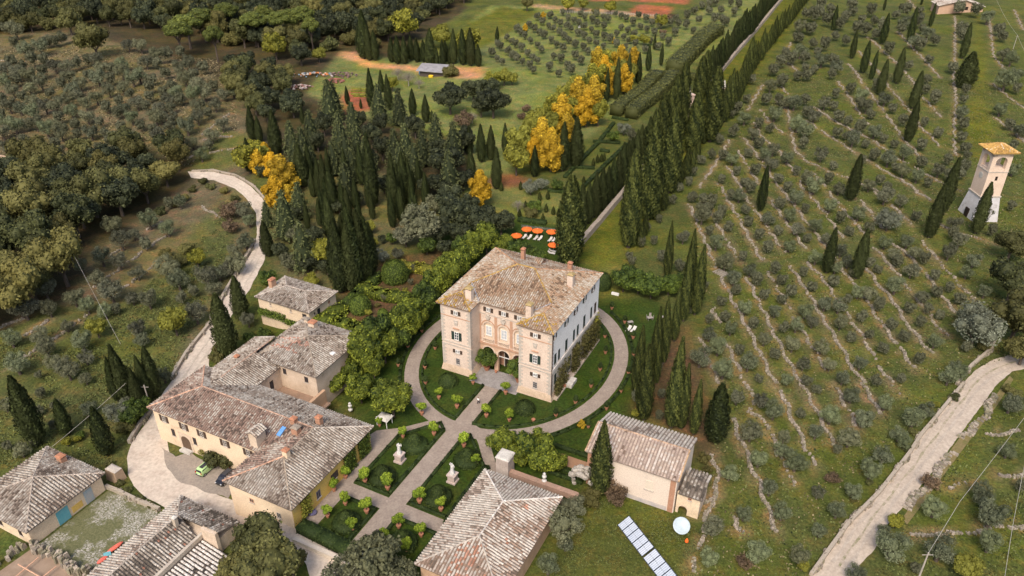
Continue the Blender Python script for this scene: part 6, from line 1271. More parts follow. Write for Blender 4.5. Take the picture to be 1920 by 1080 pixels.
# terrace floor and grid at the extreme lower left
drape('roof_terrace', gpoly([(-40, 1100), (60, 1030), (100, 1045), (175, 1085), (200, 1120), (-40, 1180)]), surf('brown terrace floor', (.24, .17, .12), (.3, .22, .16), .5), .15)
g_ = [tuple(G(*p)[:2]) for p in [(52, 1020), (95, 1044), (135, 1064), (180, 1088)]]; tag(stones(g_, 1.2, 1.6, .4, 400).obj('terrace_wall', tcolmat('reddish rubble'), col=True), 'thick reddish stone wall between the cobbled yard and the roof terrace', 'stone wall')
g_ = [tuple(G(*p)[:2]) for p in [(52, 1022), (20, 1045), (-15, 1070)]]; tag(stones(g_, 1.0, 1.4, .4, 401).obj('terrace_wall', STN, col=True), 'stone wall going off the lower left corner from the stable', 'stone wall')
TB = surf('terracotta beam', (.6, .36, .24), (.52, .3, .2), 1)
for i, (a, b) in enumerate([((34, 1058), (90, 1090)), ((72, 1045), (25, 1085)), ((105, 1062), (70, 1090))]):
    pa, pb_ = BP(*a, -2.0), BP(*b, -2.0); tag(MB().tube(pa, pb_, .1).obj('terrace_beam', TB), 'terracotta coloured beam over the brown terrace, %s from the left' % nth(i), 'beam', 'beams over the terrace')
# ------------------------------------------------------------------ poles and wires
WIRE = surf('pale cable', (.46, .43, .39), (.4, .37, .33), 2, bd=0); POLE = surf('pole wood', (.42, .38, .33), (.34, .3, .26), 2)
def wire(pts, r, label, name='overhead_cable'):
    m = MB()
    for (p, q) in zip(pts[:-1], pts[1:]):
        p = np.array(p); q = np.array(q); sag = .012 * np.linalg.norm(q - p); last = p
        for k in range(1, 9): t = k / 8; nx_ = p + (q - p) * t - np.array([0, 0, 4 * sag * t * (1 - t)]); m.tube(last, nx_, r, n=4, cap=False); last = nx_
    tag(m.obj(name, WIRE), label, 'cable')
def pole(x, y, ty, label):
    g = G(x, y); h = height_to(g, ty); e = empty('utility_pole', tuple(g), label, 'utility pole'); MB().tube((0, 0, -.5), (0, 0, h), .16, .1).obj('post', POLE, e); m = MB(); m.tube((-.8, 0, h - .5), (.8, 0, h - .5), .05); m.obj('crossarm', POLE, e); return g + [0, 0, h]
pa = pole(141, 505, 443, 'thin wooden pole among the dark oaks at far left'); pb2 = pole(283, 766, 722, 'slim pole at the left corner of the long farmhouse'); wire([pa, BP(226, 645, 8), ], .024, 'pale cable from the pole in the oaks down to the cypress clump'); wire([BP(236, 718, 9), BP(97, 838, 4)], .024, 'pale cable from the cypress clump to the pyramid-roofed stable')
pc = pole(1716, 1100, 1036, 'wooden pole at the bottom edge right of the gravel road'); wire([pc, BP(1800, 940, 9), BP(1960, 730, 9)], .028, 'longer pale cable crossing the lower right corner'); wire([BP(1880, 1110, 8), BP(1900, 980, 8.5), BP(1930, 830, 9)], .028, 'steep pale cable at the extreme lower right')
pd = pole(1897, 100, 66, 'wooden pole by the top right corner'); wire([BP(1865, -10, 8), pd, BP(1960, 160, 9)], .045, 'pale cable across the top right corner')
# ------------------------------------------------------------------ small things of the far garden
for i, (x, y, c_) in enumerate([(790, 139, (.12, .32, .55)), (808, 145, (.75, .5, .04))]):
    g = G(x, y); e = empty('plastic_barrel', tuple(g), ['blue water barrel beside the grey shed', 'yellow tub beside the grey shed'][i], 'barrel'); MB().lathe([(1.0, 0), (1.15, .8), (1.0, 1.7 if i == 0 else .9), (.2, 1.8 if i == 0 else 1.0)], 10).obj('body', surf('barrel%d' % i, c_, c_, 1), e)
def pile(x, y, w_, h_, col_, label, seed):
    rg = random.Random(seed); g = G(x, y); m = MB()
    for k in range(70):
        a, r = rg.uniform(0, 6.28), rg.random() ** .6; s = rg.uniform(.25, .7); gg = rg.uniform(.5, 1.3); c = tuple(v * gg for v in col_[rg.randrange(len(col_))]); px_, py_ = r * w_ * math.cos(a), r * h_ * math.sin(a)
        m.ball(px_, py_, .3 + (1 - r) * 1.2, s, s, s * .6, 5, 3, c)
    o = m.obj('debris_pile', tcolmat('debris'), col=True, loc=tuple(g)); tag(o, label, 'debris pile')
pile(638, 142, 8, 4, [(.16, .09, .08), (.22, .15, .13), (.12, .09, .08)], 'long brown brushwood pile on the far grass strip', 1); pile(628, 153, 4, 3, [(.3, .12, .09), (.2, .1, .08)], 'small reddish brushwood pile below the long one', 2)
pile(588, 142, 12, 3, [(.5, .47, .44), (.3, .28, .26), (.55, .2, .08), (.15, .25, .35)], 'pale rubbish strip at the edge of the far dark wood', 3); pile(562, 165, 6, 3, [(.25, .14, .12), (.4, .34, .32)], 'brown and white rubble heap beside the dark wood', 4)
for i, (y0, x0, x1) in enumerate([(167, 662, 694), (172, 660, 694), (177, 660, 694), (181, 665, 694)]):
    hedge([tuple(G(x0, y0)[:2]), tuple(G(x1, y0 + 1)[:2])], 1.2, .5, 'vegetable row in the far kitchen garden, %s from the top' % nth(i), 'vegetable row', YGRN, 70 + i, 5, .25, 'vegetable rows', 'vegetable_row')
# low wooden fence of the red field and white statue in the far grove
g = G(1086, 52); e = empty('garden_ornament', tuple(g), 'white stone marker among the far rows of young olives', 'ornament'); MB().lathe([(.7, 0), (.5, 1.5), (.35, 3.5), (.1, 4.6)], 8).obj('body', MARB, e)
mb = MB(); pr_ = None
for k in range(40):
    p = G(1050 + k * 4.6, 24 + k * .18); p = np.array(p); mb.tube(p + [0, 0, -.3], p + [0, 0, 1.4], .12, n=4)
    if pr_ is not None: mb.tube(pr_ + [0, 0, 1.2], p + [0, 0, 1.2], .07, n=4); mb.tube(pr_ + [0, 0, .6], p + [0, 0, .6], .07, n=4)
    pr_ = p
tag(mb.obj('field_fence', POLE), 'low brown rail fence along the near edge of the red field', 'fence')
# stepped stone stairs in the right grove
g = G(1351, 512); e = empty('stone_stairs', tuple(g), 'short flight of stone steps in the terrace wall near the cypress pair', 'stairs', None, -.95)
for k in range(5): MB().box(-1.6 + k * .75, -1.15 + k * .75, -1.3, 1.3, -.2, .15 + k * .06).obj('step', surf('old grey steps', (.32, .28, .23), (.24, .21, .17), 1), e)

# ------------------------------------------------------------------ olive groves
P1, P2, P3, P4, P6, P7, P9 = T3(0, 0), T3(640, 0), T3(1280, 0), T3(0, 360), T3(1280, 360), T3(0, 720), T3(1280, 720)
def grove(pts, tile, r, kind, label, group, jit=.22):
    for q in pts:
        x, y = tile(q[0], q[1]); rr = (q[2] / 3 if len(q) > 2 else r) * random.uniform(1 - jit, 1 + jit)
        k = kind if random.random() < .72 else ('brown_olive' if kind == 'olive' else 'olive')
        if len(q) > 3: k = q[3]
        tree_c(k, x, y, rr, label(x, y) if callable(label) else label, group, tall=random.uniform(.85, 1.05))
UL = [(80,240),(140,275),(225,260),(350,215),(310,235),(265,230),(30,160),(85,170),(245,345),(305,365),(370,375),(430,360),(495,345),(570,375),(620,385),(680,355),(240,405),(120,375),(65,350),(100,410),(495,425),(550,430),(620,450),(685,400),(745,440),(690,490),(850,440),(930,405),(880,355),(940,305),(1010,375),(1015,295),(720,250),(790,255),(820,340),(880,310),(1140,375),(1090,415),(1040,440),(970,485),(920,525),(1110,470),(1085,535),(1255,530,48),(1310,510,48),(1150,520),(1210,590),(1110,595),(940,560),(960,610),(895,600),(820,600),(840,545),(770,575),(670,575),(610,505),(540,545),(595,600),(480,580),(410,505),(345,470),(280,520),(230,465),(165,490),(70,510),(125,545),(180,565),(110,605),(20,460),(10,565),(250,590),(315,595),(400,620),(490,655),(180,620),(330,665),(660,635),(740,655),(700,610),(875,660),(905,660),(970,665),(1110,660),(1170,640),(1050,705,60),(955,710),(680,710),(790,710),(590,745),(510,740),(435,760),(340,745),(260,725),(155,700),(80,700),(30,680),(0,640),(10,740),(140,790),(240,830),(75,830),(310,800),(330,875),(560,840),(620,800),(750,765),(740,810),(890,765),(990,790),(1080,805),(1175,820),(1130,865),(900,790),(200,920),(30,830),(420,700),(560,690),(860,730),(300,700),(640,760),(50,590),(440,540),(380,560),(730,530),(1010,560),(990,520),(200,690),(90,450),(20,390),(160,420),(450,470),(380,430),(180,340),(540,330),(780,420),(1060,350),(1200,480),(840,490),(1190,760),(1250,700)]
def ul_lab(x, y): return 'grey olive tree on the upper left slope'
grove(UL, P1, 13.5, 'brown_olive', ul_lab, 'olive trees on the upper left slope')
LL = [(635,185,60),(680,270,50),(750,235,50),(835,155,50),(940,200,55),(1010,55,45),(820,295,35),(570,365,55),(670,390,45),(540,480,50),(455,420,40),(770,450,60),(620,550,65),(745,600,50),(835,605,55),(650,660,45),(590,670,40),(490,640,60),(415,590,50),(275,660,60),(250,540,60),(130,640,80),(60,820,70),(375,750,45),(220,810,60),(260,880,60),(460,840,60),(480,930,60),(380,1000,60),(300,960,50),(90,960,85),(480,1050,50),(770,765,45),(800,830,45),(940,430,70),(1000,490,70),(1160,470,80),(1200,540,60),(1100,680,60),(1330,400,60),(1380,270,55),(1370,100,45),(1400,160,45),(920,1030,50),(215,1030,25),(1270,430,45),(1020,600,40),(1230,450,45),(950,60,35),(1090,560,45)]
grove(LL, P4, 17, 'brown_olive', 'olive tree left of the white road', 'olive trees left of the white road')
grove([(230,55,40),(500,130,45),(310,120,40),(120,370,50),(40,350,35),(300,230,40),(190,330,35),(30,120,40),(220,150,30)], P7, 14, 'brown_olive', 'grey olive bush near the lower left cypresses', 'olive bushes at the lower left')
grove([(670,160,85),(715,105,40)], P7, 14, 'silver', lambda x, y: 'silvery grey shrub by the farmhouse corner, the %s one' % ('large' if x < 230 else 'small'), None)
RT = [(650,205),(610,330),(665,285),(690,320),(740,85),(770,70),(700,75),(780,20),(815,110),(735,245),(800,250),(785,335),(850,340),(865,375),(580,300),(615,330),(510,395),(550,350),(495,480,42),(560,455),(645,430),(690,380),(740,390),(700,420),(840,420),(470,555,36),(385,440),(300,610),(350,660,42),(520,640),(600,570),(560,580),(630,580),(490,720),(430,690),(650,690,45),(690,730,52),(700,630),(740,650),(800,580),(860,530),(850,600),(880,650),(930,680),(945,500),(1010,535),(1000,590),(1035,600),(1060,640),(1000,710),(1080,735,42),(920,760),(870,745),(960,780,44),(1030,810),(1080,870),(1160,890,50),(1130,780),(1190,810),(1250,860),(1345,910),(1360,690),(1440,745),(1345,815),(1180,610),(1240,680),(1140,555),(1090,480),(950,30),(920,90),(885,135),(980,160),(1010,100),(1080,120),(1130,140),(1060,60),(1030,170),(1090,190),(1160,270),(1270,370),(1340,250),(1250,120),(1230,160),(1260,60),(1240,40),(1350,165),(1380,180),(1420,225),(1310,230),(1380,440),(1370,500),(1420,555),(1390,330),(1520,380,45),(1575,150),(1580,200),(1560,40),(1650,60),(1590,510),(1580,560),(1570,630),(1575,700),(1570,770),(1590,830),(1600,880),(1590,930),(1440,960,42),(1560,970),(1380,1030),(1320,990),(1240,960),(1110,1010),(1150,1060),(1050,1040),(850,930,36),(780,870,40),(680,810,40),(590,885),(510,840),(460,865),(540,1000),(500,920,42),(430,800),(370,860),(280,890),(400,750),(285,740),(230,870),(305,960),(410,950),(350,1020),(220,1010),(380,1050,45),(640,960),(590,1050),(700,1000),(740,1040,50),(820,1010),(880,1060),(1780,160,48),(1800,200,42),(1850,330),(1880,420),(1820,450,62),(1880,500),(1790,610),(1840,700),(1900,730),(1860,820),(1810,300),(1860,950),(1720,90),(720,160),(830,60),(860,200),(760,290),(920,230),(960,60),(1200,80),(1320,120),(1330,60),(660,150),(540,560,30),(690,560),(1490,900),(1500,990),(1200,940),(1010,900,32)]
RM = [(60,30),(165,50,30),(270,20),(355,95),(370,165),(110,130,45),(220,115,42),(150,220),(190,285),(260,190),(320,15),(430,240),(480,310),(480,150),(540,215),(550,60),(600,130),(600,300),(640,30,42),(690,95),(650,205),(700,260),(750,185),(830,75),(810,260),(890,145),(940,220),(990,120),(1050,200),(1140,20,45),(1160,160,72,'silver'),(1230,50,50),(1315,130),(1265,275),(1140,280),(890,330),(750,370),(930,390),(1050,390),(1100,430),(1190,350),(1210,390),(1310,340),(1290,440,50),(1360,380),(1420,470),(1500,340,48),(1530,180),(1740,220,42),(1640,380),(1600,450),(1850,80),(1520,240,45),(1560,270,42),(240,395,48),(340,360),(380,440),(290,480,40),(420,500),(300,550),(460,580,42),(520,430),(560,490),(680,450),(730,530),(610,560),(850,500),(860,420),(520,670),(350,650,48),(220,610),(240,700),(150,800,42),(200,870,45),(270,770,46),(400,740),(320,890),(460,830,48),(570,760,42),(690,670,42),(640,750),(730,730),(800,630),(930,600),(990,560),(880,640),(1050,570,42),(1110,620),(1200,520,52),(1280,650),(1350,590),(1430,560),(1500,540),(1010,700,46),(890,740),(950,820),(1050,800),(1130,880),(1250,810),(1180,740),(1340,730),(1420,840,36),(1450,690),(1560,600),(1580,690),(780,870,46),(830,970,42),(620,860,52),(520,910),(680,970),(1000,960),(1330,940,42),(1380,660),(100,930,58),(230,990,62),(370,960,48),(430,1050),(590,1050),(700,1060),(900,1050),(1090,1060),(1230,1050),(1540,990,56),(1500,1040,45),(1700,560,50),(1600,870),(960,450,36),(1560,1010,45),(560,600),(1720,120,30),(1100,640)]
RB_ = [(305,80,56),(385,270,70),(515,150,62),(440,90),(430,420,58),(570,300,45),(265,500,45),(490,590,50),(640,430,75),(560,370,48),(750,270,55),(665,165,38),(755,25,38),(835,170,58),(950,60),(1020,190,50),(940,300,58),(870,370,35),(1140,110,38),(1060,480,62),(1040,440,40),(1130,400,50),(1220,280,55),(1300,190,58),(1370,150,50),(1250,330,46),(960,600,58),(760,610,52),(560,720,52),(870,710,58),(770,820,55),(430,940,88),(660,970,65),(170,800,55),(150,980,62),(345,730,45),(1420,690,65),(1740,740,75),(1680,600,62),(1830,370,48),(1850,110,75),(1900,100,50),(1180,900,105),(1450,930,72),(1730,890,78),(1900,580,40),(980,1060,52),(1700,650,50),(1130,830,45),(1310,1040,40)]
def rt_lab(x, y): return 'olive tree in the upper right grove' if x < 1830 else 'olive tree right of the bell tower grass'
def rm_lab(x, y): return 'olive tree in the middle right grove'
def rb_lab(x, y): return 'olive tree right of the gravel road' if x > 1905 - (y - 720) * 1.07 + 50 else 'bushy olive on the lower right slope'
grove(RT, P3, 11.5, 'olive', rt_lab, 'olive trees of the upper right hillside'); grove(RM, P6, 12.5, 'olive', rm_lab, 'olive trees of the middle right grove'); grove(RB_, P9, 16, 'olive', rb_lab, 'olive trees of the lower right slope')
tree_c('silver', 1833, 613, 48, 'large silvery olive tree above the gravel road bend at the right'); tree_c('yellowgreen', 1680, 977, 15, 'bright yellow-green round bush at the right verge of the gravel road'); tree_c('brownbush', 1561, 897, 14, 'dark reddish dry bush on the lower right slope')
tree_c('yellowgreen', 1506, 1060, 12, 'small yellow-green bush beside the lower end of the road parapet'); tree_c('yellowgreen', 1815, 1062, 26, 'yellowish bush at the bottom edge right of the road'); tree_c('brownbush', 1395, 1055, 16, 'low brownish bush near the bottom edge of the right grove')
tree_c('yellowgreen', 1756, 758, 7, 'tiny bright bush against the road parapet'); tree_c('brownbush', 1745, 905, 18, 'low dark brush on the mossy road verge')
for x, y, r, lab in [(1905, 520, 45, 'upper'), (1915, 590, 50, 'middle'), (1900, 455, 30, 'topmost'), (1925, 650, 34, 'lowest')]: tree_c('oak', x, y, r, 'very dark evergreen tree at the right edge below the bell tower, %s one' % lab, 'dark trees at the right edge')
# regular young grove in the far middle
o_ = G(*P2(905, 207)); a_ = (G(*P2(1108, 362)) - o_) / 7.0; b_ = (G(*P2(1300, 110)) - o_) / 5.4
poly = [P2(*p) for p in [(835, 245), (905, 170), (1010, 130), (1100, 95), (1200, 60), (1890, 110), (1900, 160), (1890, 260), (1760, 300), (1640, 320), (1500, 305), (1420, 320), (1370, 400), (1290, 430), (1060, 430), (990, 385), (830, 410)]]
k = 0
for i in range(-12, 26):
    for j in range(-6, 22):
        p = o_ + a_ * i + b_ * j + np.array([random.uniform(-.7, .7), random.uniform(-.9, .9), 0]); x, y = project(p[0], p[1], 1.5)
        if inside((x, y), poly) and random.random() > .06:
            p[2] = float(H(p[0], p[1])); s = random.uniform(1.7, 2.35); put('brown_olive' if random.random() < .65 else 'olive', tuple(p), s, s * .95, 'small olive tree of the regular far grove', 'young olives of the regular far grove'); k += 1
for x, y, r in [(25,90,26),(65,60,24),(110,30,22),(150,20,22),(180,110,30),(230,115,30),(150,60,24),(315,30,26),(185,15,22),(245,120,26),(20,140,26),(60,170,20),(90,110,24),(215,60,24),(290,70,24),(270,20,20)]:
    tree_c('brown_olive', *P3(x, y), r / 3, 'scattered olive left of the upper avenue', 'scattered olives left of the avenue top')
for x, y, r, kd, lab in [(1135, 92, 20, 'golden', 'small bright yellow bush at the upper left of the regular grove'), (1035, 155, 17, 'golden', 'small yellow bush at the left of the regular grove'), (1800, 115, 38, 'yellowgreen', 'yellow-green tree near the red shrub by the avenue'), (1855, 100, 26, 'brownbush', 'dark red shrub at the upper right of the regular grove'), (1810, 185, 24, 'brownbush', 'low red shrub at the right of the regular grove'),
     (1645, 215, 28, 'yellowgreen', 'small yellow-green tree among the far olives, left one'), (1705, 220, 32, 'yellowgreen', 'small green-yellow tree among the far olives, right one'), (1535, 230, 14, 'golden', 'tiny yellow bush in the far grove'), (1275, 20, 40, 'yellowgreen', 'green tree by the red field, left one'), (1360, 20, 32, 'yellowgreen', 'green tree by the red field, middle one'), (1515, 35, 36, 'yellowgreen', 'green tree by the red field, right one'), (1430, 60, 24, 'bush', 'dark pointed shrub by the red field fence'), (1045, 15, 36, 'oak', 'dark tree at the top beside the vegetable plots')]:
    tree_c(kd, *P2(x, y), r / 3, lab)
# ------------------------------------------------------------------ cypresses
def cyps(lst, tile, label, group, kind='cypress', wr=.115):
    for i, (x, b, t) in enumerate(lst): bx, by = tile(x, b); ty = tile(0, t)[1]; cyp(bx, by, ty, label % nth(i) if '%s' in label else label, group, kind, wr)
ID = lambda x, y: (x, y)
cyps([(130,330,60),(160,340,140),(192,340,170),(285,350,210),(318,360,200),(357,360,205),(393,340,200),(430,350,215),(465,350,225),(500,370,160),(537,370,260),(573,370,225),(590,345,230),(610,360,270),(632,360,165),(685,365,165),(731,370,160),(772,375,250)], P2, 'dark cypress in the row behind the shed', 'cypress row behind the far shed', wr=.14)
cyps([(875,235,150)], P2, 'lone small cypress at the left corner of the regular far grove', None, wr=.16)
cyps([(1760,280,190),(1797,370,240),(1725,400,250),(1668,470,295),(1600,525,305),(1545,560,320),(1488,575,385)], P2, 'slender dark cypress behind the golden trees', 'slender cypresses beyond the golden avenue', wr=.1)
cyps([(172,612,385),(226,520,395),(272,620,420),(38,590,485),(112,612,555),(403,650,500),(478,690,535),(513,700,620)], P2, 'dark cypress behind the cedar grove', 'cypresses behind the cedar grove', wr=.13)
cyps([(700,850,710),(720,870,712),(790,912,700),(842,900,708),(926,870,695),(872,1062,830),(1086,995,820),(1243,962,690),(1318,940,660),(733,1000,840)], P2, 'dark cypress between the green field and the golden trees', 'cypresses by the green field edge', wr=.14)
cyps([(1425,790,600),(1463,800,650),(1558,870,620),(1705,700,598),(1410,970,780),(1705,1050,810)], P1, 'cypress beside the yellow trees at the white road bend', 'cypresses by the road bend', wr=.14)
cyps([(568,350,270),(588,370,318),(600,372,297),(613,392,290),(627,398,312),(700,388,250),(694,390,325),(738,402,287),(752,414,350),(757,382,285),(768,378,297),(775,362,317),(786,350,295),(578,432,380),(600,424,372),(616,444,355),(622,446,362),(645,402,345),(655,415,352),(650,432,375),(607,420,355)], ID, 'slim cypress on the lower cypress lawn', 'slim cypresses of the lower cypress grove', wr=.11)
cyps([(640,548,410),(650,535,405),(660,545,420),(668,540,392),(678,532,393),(689,528,408),(697,512,418),(632,520,425),(655,500,398)], ID, 'tall dark cypress in the dense clump behind the side garden', 'dense cypress clump behind the side garden', wr=.125)
cyps([(430,668,550),(455,600,518),(504,480,415)], ID, 'dark ragged cypress between the white road and the cream cottage', 'cypresses along the white road', 'fatcypress', .15)
cyps([(222,752,671),(243,752,645),(238,750,660),(266,768,690),(292,742,650),(280,752,668)], ID, 'dark cypress in the clump above the farmhouse corner', 'cypress clump at the left of the farmhouse', 'cypress', .12)
cyps([(72,832,704),(127,816,748),(203,852,765)], ID, 'dark cypress on the lower left grass', 'cypresses at the lower left', 'fatcypress', .135)
cyps([(845,172,30),(950,330,170),(1010,412,230),(1058,448,285),(1105,535,335),(1120,250,75),(1130,60,-20),(1200,470,270),(1272,240,40),(1290,612,400),(1262,800,570),(1390,150,15),(1340,30,-30),(1570,330,130)], P3, 'spindle-shaped cypress on the upper right hillside', 'scattered cypresses of the right hillside', 'fatcypress', .112)
cyp(*P3(1577, 495), P3(0, 290)[1], 'broad ragged cypress beside the long straight wall', None, 'fatcypress', .24)
cyps([(1593, 376, 289), (1425, 396, 310), (1549, 512, 427), (1604, 522, 430), (1741, 446, 348), (1764, 400, 295), (1828, 438, 343)], ID, 'spindle-shaped cypress in the middle of the right grove', 'mid-slope cypresses of the right grove', 'fatcypress', .105)
cyps([(1207,787,645),(1192,742,612),(1224,704,576),(1243,682,557),(1264,640,541),(1281,602,478),(1302,590,458),(1250,522,415),(1258,802,636),(1276,804,681),(1256,772,706),(1300,815,713),(1289,560,430),(1200,770,660),(1230,720,640)], ID, 'tall cypress right of the villa', 'cypress row right of the villa', 'ycypress', .076)
cyps([(1340, 828, 720)], ID, 'isolated stout cypress on bare red soil right of the chapel', None, 'fatcypress', .165)
cyps([(1123, 928, 793)], ID, 'pointed cypress standing in front of the chapel wall', None, 'ycypress', .105)
g = G(1066, 502); h = height_to(g, 330); put('bigcypress', g, 3.4, h / 10, 'huge broad cypress with a browned top right behind the villa roof')
for x, b, t, w_, lab in [(1178, 464, 283, 2.6, 'first'), (1213, 412, 228, 3.3, 'second'), (1252, 362, 203, 3.0, 'third'), (1297, 288, 176, 2.9, 'fourth'), (1330, 266, 126, 3.3, 'fifth')]:
    g = G(x, b); h = height_to(g, t); put('bigcypress', g, w_, h / 10, 'huge old cypress on the right of the grass avenue, %s from the villa' % lab, 'huge avenue cypresses')
for x, b, t, w_, lab in [(1272, 262, 118, 2.8, 'next to the gateway'), (1250, 285, 165, 2.6, 'below the first'), (1236, 300, 175, 2.8, 'second below the gateway'), (1258, 275, 140, 2.4, 'beside the gateway one'), (1222, 318, 205, 2.3, 'lowest of the big ones'), (1310, 190, 105, 2.6, 'just beyond the gateway'), (1318, 180, 95, 2.5, 'second beyond the gateway')]:
    g = G(x, b); h = height_to(g, t); put('bigcypress', g, w_, h / 10, 'big old cypress on the left of the grass avenue, %s' % lab, 'big cypresses left of the avenue')
rgc = random.Random(21); pk = []
while len(pk) < 24:
    x, y = rgc.uniform(560, 800), rgc.uniform(335, 440)
    if all((x - a) ** 2 + (2 * (y - b)) ** 2 > 17 ** 2 for a, b in pk) and not (700 < x < 740 and y < 420) and y < 340 + (x - 540) * .9: pk.append((x, y)); cyp(x, y, y - rgc.uniform(48, 78), 'slim cypress on the lower cypress lawn', 'slim cypresses of the lower cypress grove', wr=.105)
def rowpts(anchors, sp):
    W_ = [np.array(G(*a)) for a in anchors]; out = []; rem = 0
    for a, b in zip(W_[:-1], W_[1:]):
        L = float(np.linalg.norm(b - a)); t = rem
        while t < L: out.append(a + (b - a) * t / L); t += sp * random.uniform(.9, 1.1)
        rem = t - L
    return out
for i, p in enumerate(rowpts([(1090, 430), (1130, 393), (1163, 353), (1190, 322), (1218, 290)], 4.6)):
    h = random.uniform(12, 14.5); p[2] = float(H(p[0], p[1])); put('cypress', tuple(p), h * .12, h / 10, 'cypress in the row between parterre and avenue wall, %s from the villa' % nth(i), 'cypress row along the avenue wall')
for i, p in enumerate(rowpts([(1325, 160), (1345, 136), (1372, 102), (1395, 76), (1420, 48), (1452, 8), (1468, -12), (1490, -40)], 4.4)):
    h = random.uniform(12, 16); p[2] = float(H(p[0], p[1])); put('cypress', tuple(p), h * random.uniform(.09, .13), h / 10, 'dark cypress in the close left row of the upper avenue, %s from the gateway' % nth(i), 'left row of the upper cypress avenue')
for i, p in enumerate(rowpts([(1312, 268), (1345, 240), (1360, 226), (1380, 197), (1403, 145), (1435, 101), (1463, 63), (1480, 47), (1497, 22), (1513, 3), (1530, -25)], 7.2)):
    h = random.uniform(10, 15) * (1.25 if i < 14 else 1); p[2] = float(H(p[0], p[1])); put('ycypress', tuple(p), h * random.uniform(.085, .12), h / 10, 'cypress in the right row of the upper avenue, %s from the gateway' % nth(i), 'right row of the upper cypress avenue')
cyps([(1207,442,402),(1228,412,367),(1242,394,345),(1260,362,322),(1273,346,303),(1285,334,280),(1297,316,277),(1307,298,262),(1319,270,250),(1328,262,232),(1200,463,420),(1340,250,225)], ID, 'small young cypress beside the avenue', 'young cypresses beside the avenue', 'ycypress', .17)
for x, y, r in [(1213,428,9),(1236,412,8),(1203,455,10),(1226,452,9),(1180,482,9),(1240,482,11),(1281,445,13),(1275,498,12),(1250,378,9),(1275,352,9),(1292,342,9),(1300,322,9),(1315,300,10),(1335,290,10),(1350,262,10),(1372,215,8),(1385,200,8),(1400,185,9),(1262,375,9),(1185,490,9),(1295,372,9),(1318,376,11),(1345,410,12),(1328,395,12),(1312,545,10),(1322,535,9),(1290,520,9),(1235,690,9),(1236,780,10),(1240,740,10),(1330,600,10),(1294,582,8)]:
    tree_c('brown_olive', x, y, r, 'grey olive bush along the cypress rows', 'olive bushes beside the cypress rows')
for x, y in [(940, 352), (976, 350), (1027, 368), (1012, 370), (1024, 392), (1037, 397), (1047, 401), (1088, 405), (1094, 340), (1120, 300), (1127, 298), (1132, 296), (1112, 306), (985, 386), (974, 402), (1018, 410)]:
    cyp(x, y + 6, y - 10, 'tiny clipped cypress cone in the parterre', 'tiny clipped cypresses of the parterre', 'ycypress', .2)
# ------------------------------------------------------------------ golden avenue
GA = [(1440,355,48,'golden'),(1500,345,50,'yellowgreen'),(1570,355,52,'golden'),(1610,400,50,'yellowgreen'),(1640,350,44,'golden'),(1530,420,50,'yellowgreen'),(1590,450,48,'golden'),(1440,440,62,'yellowgreen'),(1390,470,58,'yellowgreen'),(1330,485,48,'yellowgreen'),(1300,510,44,'yellowgreen'),(1250,545,50,'yellowgreen'),(1330,555,64,'golden'),(1420,540,62,'golden'),(1380,615,62,'golden'),(1445,625,55,'yellowgreen'),(1190,600,50,'yellowgreen'),(1240,650,64,'golden'),(1100,680,58,'yellowgreen'),(1165,705,60,'yellowgreen'),(1265,730,52,'golden'),(1060,715,42,'yellowgreen'),(1130,790,70,'golden'),(1180,855,70,'golden'),(1000,800,74,'yellowgreen'),(985,890,66,'yellowgreen'),(1500,470,46,'golden'),(1480,400,46,'golden'),(1080,860,50,'golden'),(1300,610,48,'yellowgreen')]
for i, (x, y, r, k) in enumerate(GA): tree_c(k, *P2(x, y + r * .2), r / 3 * 1.15, '%s lime tree of the autumn avenue, %s counted from the far end' % ('golden-orange' if k == 'golden' else 'olive-yellow', nth(i)), 'autumn lime trees of the golden avenue', tall=1.2)
tree_c('golden', 900, 360, 24, 'bright yellow tree standing alone below the green field', tall=1.2)
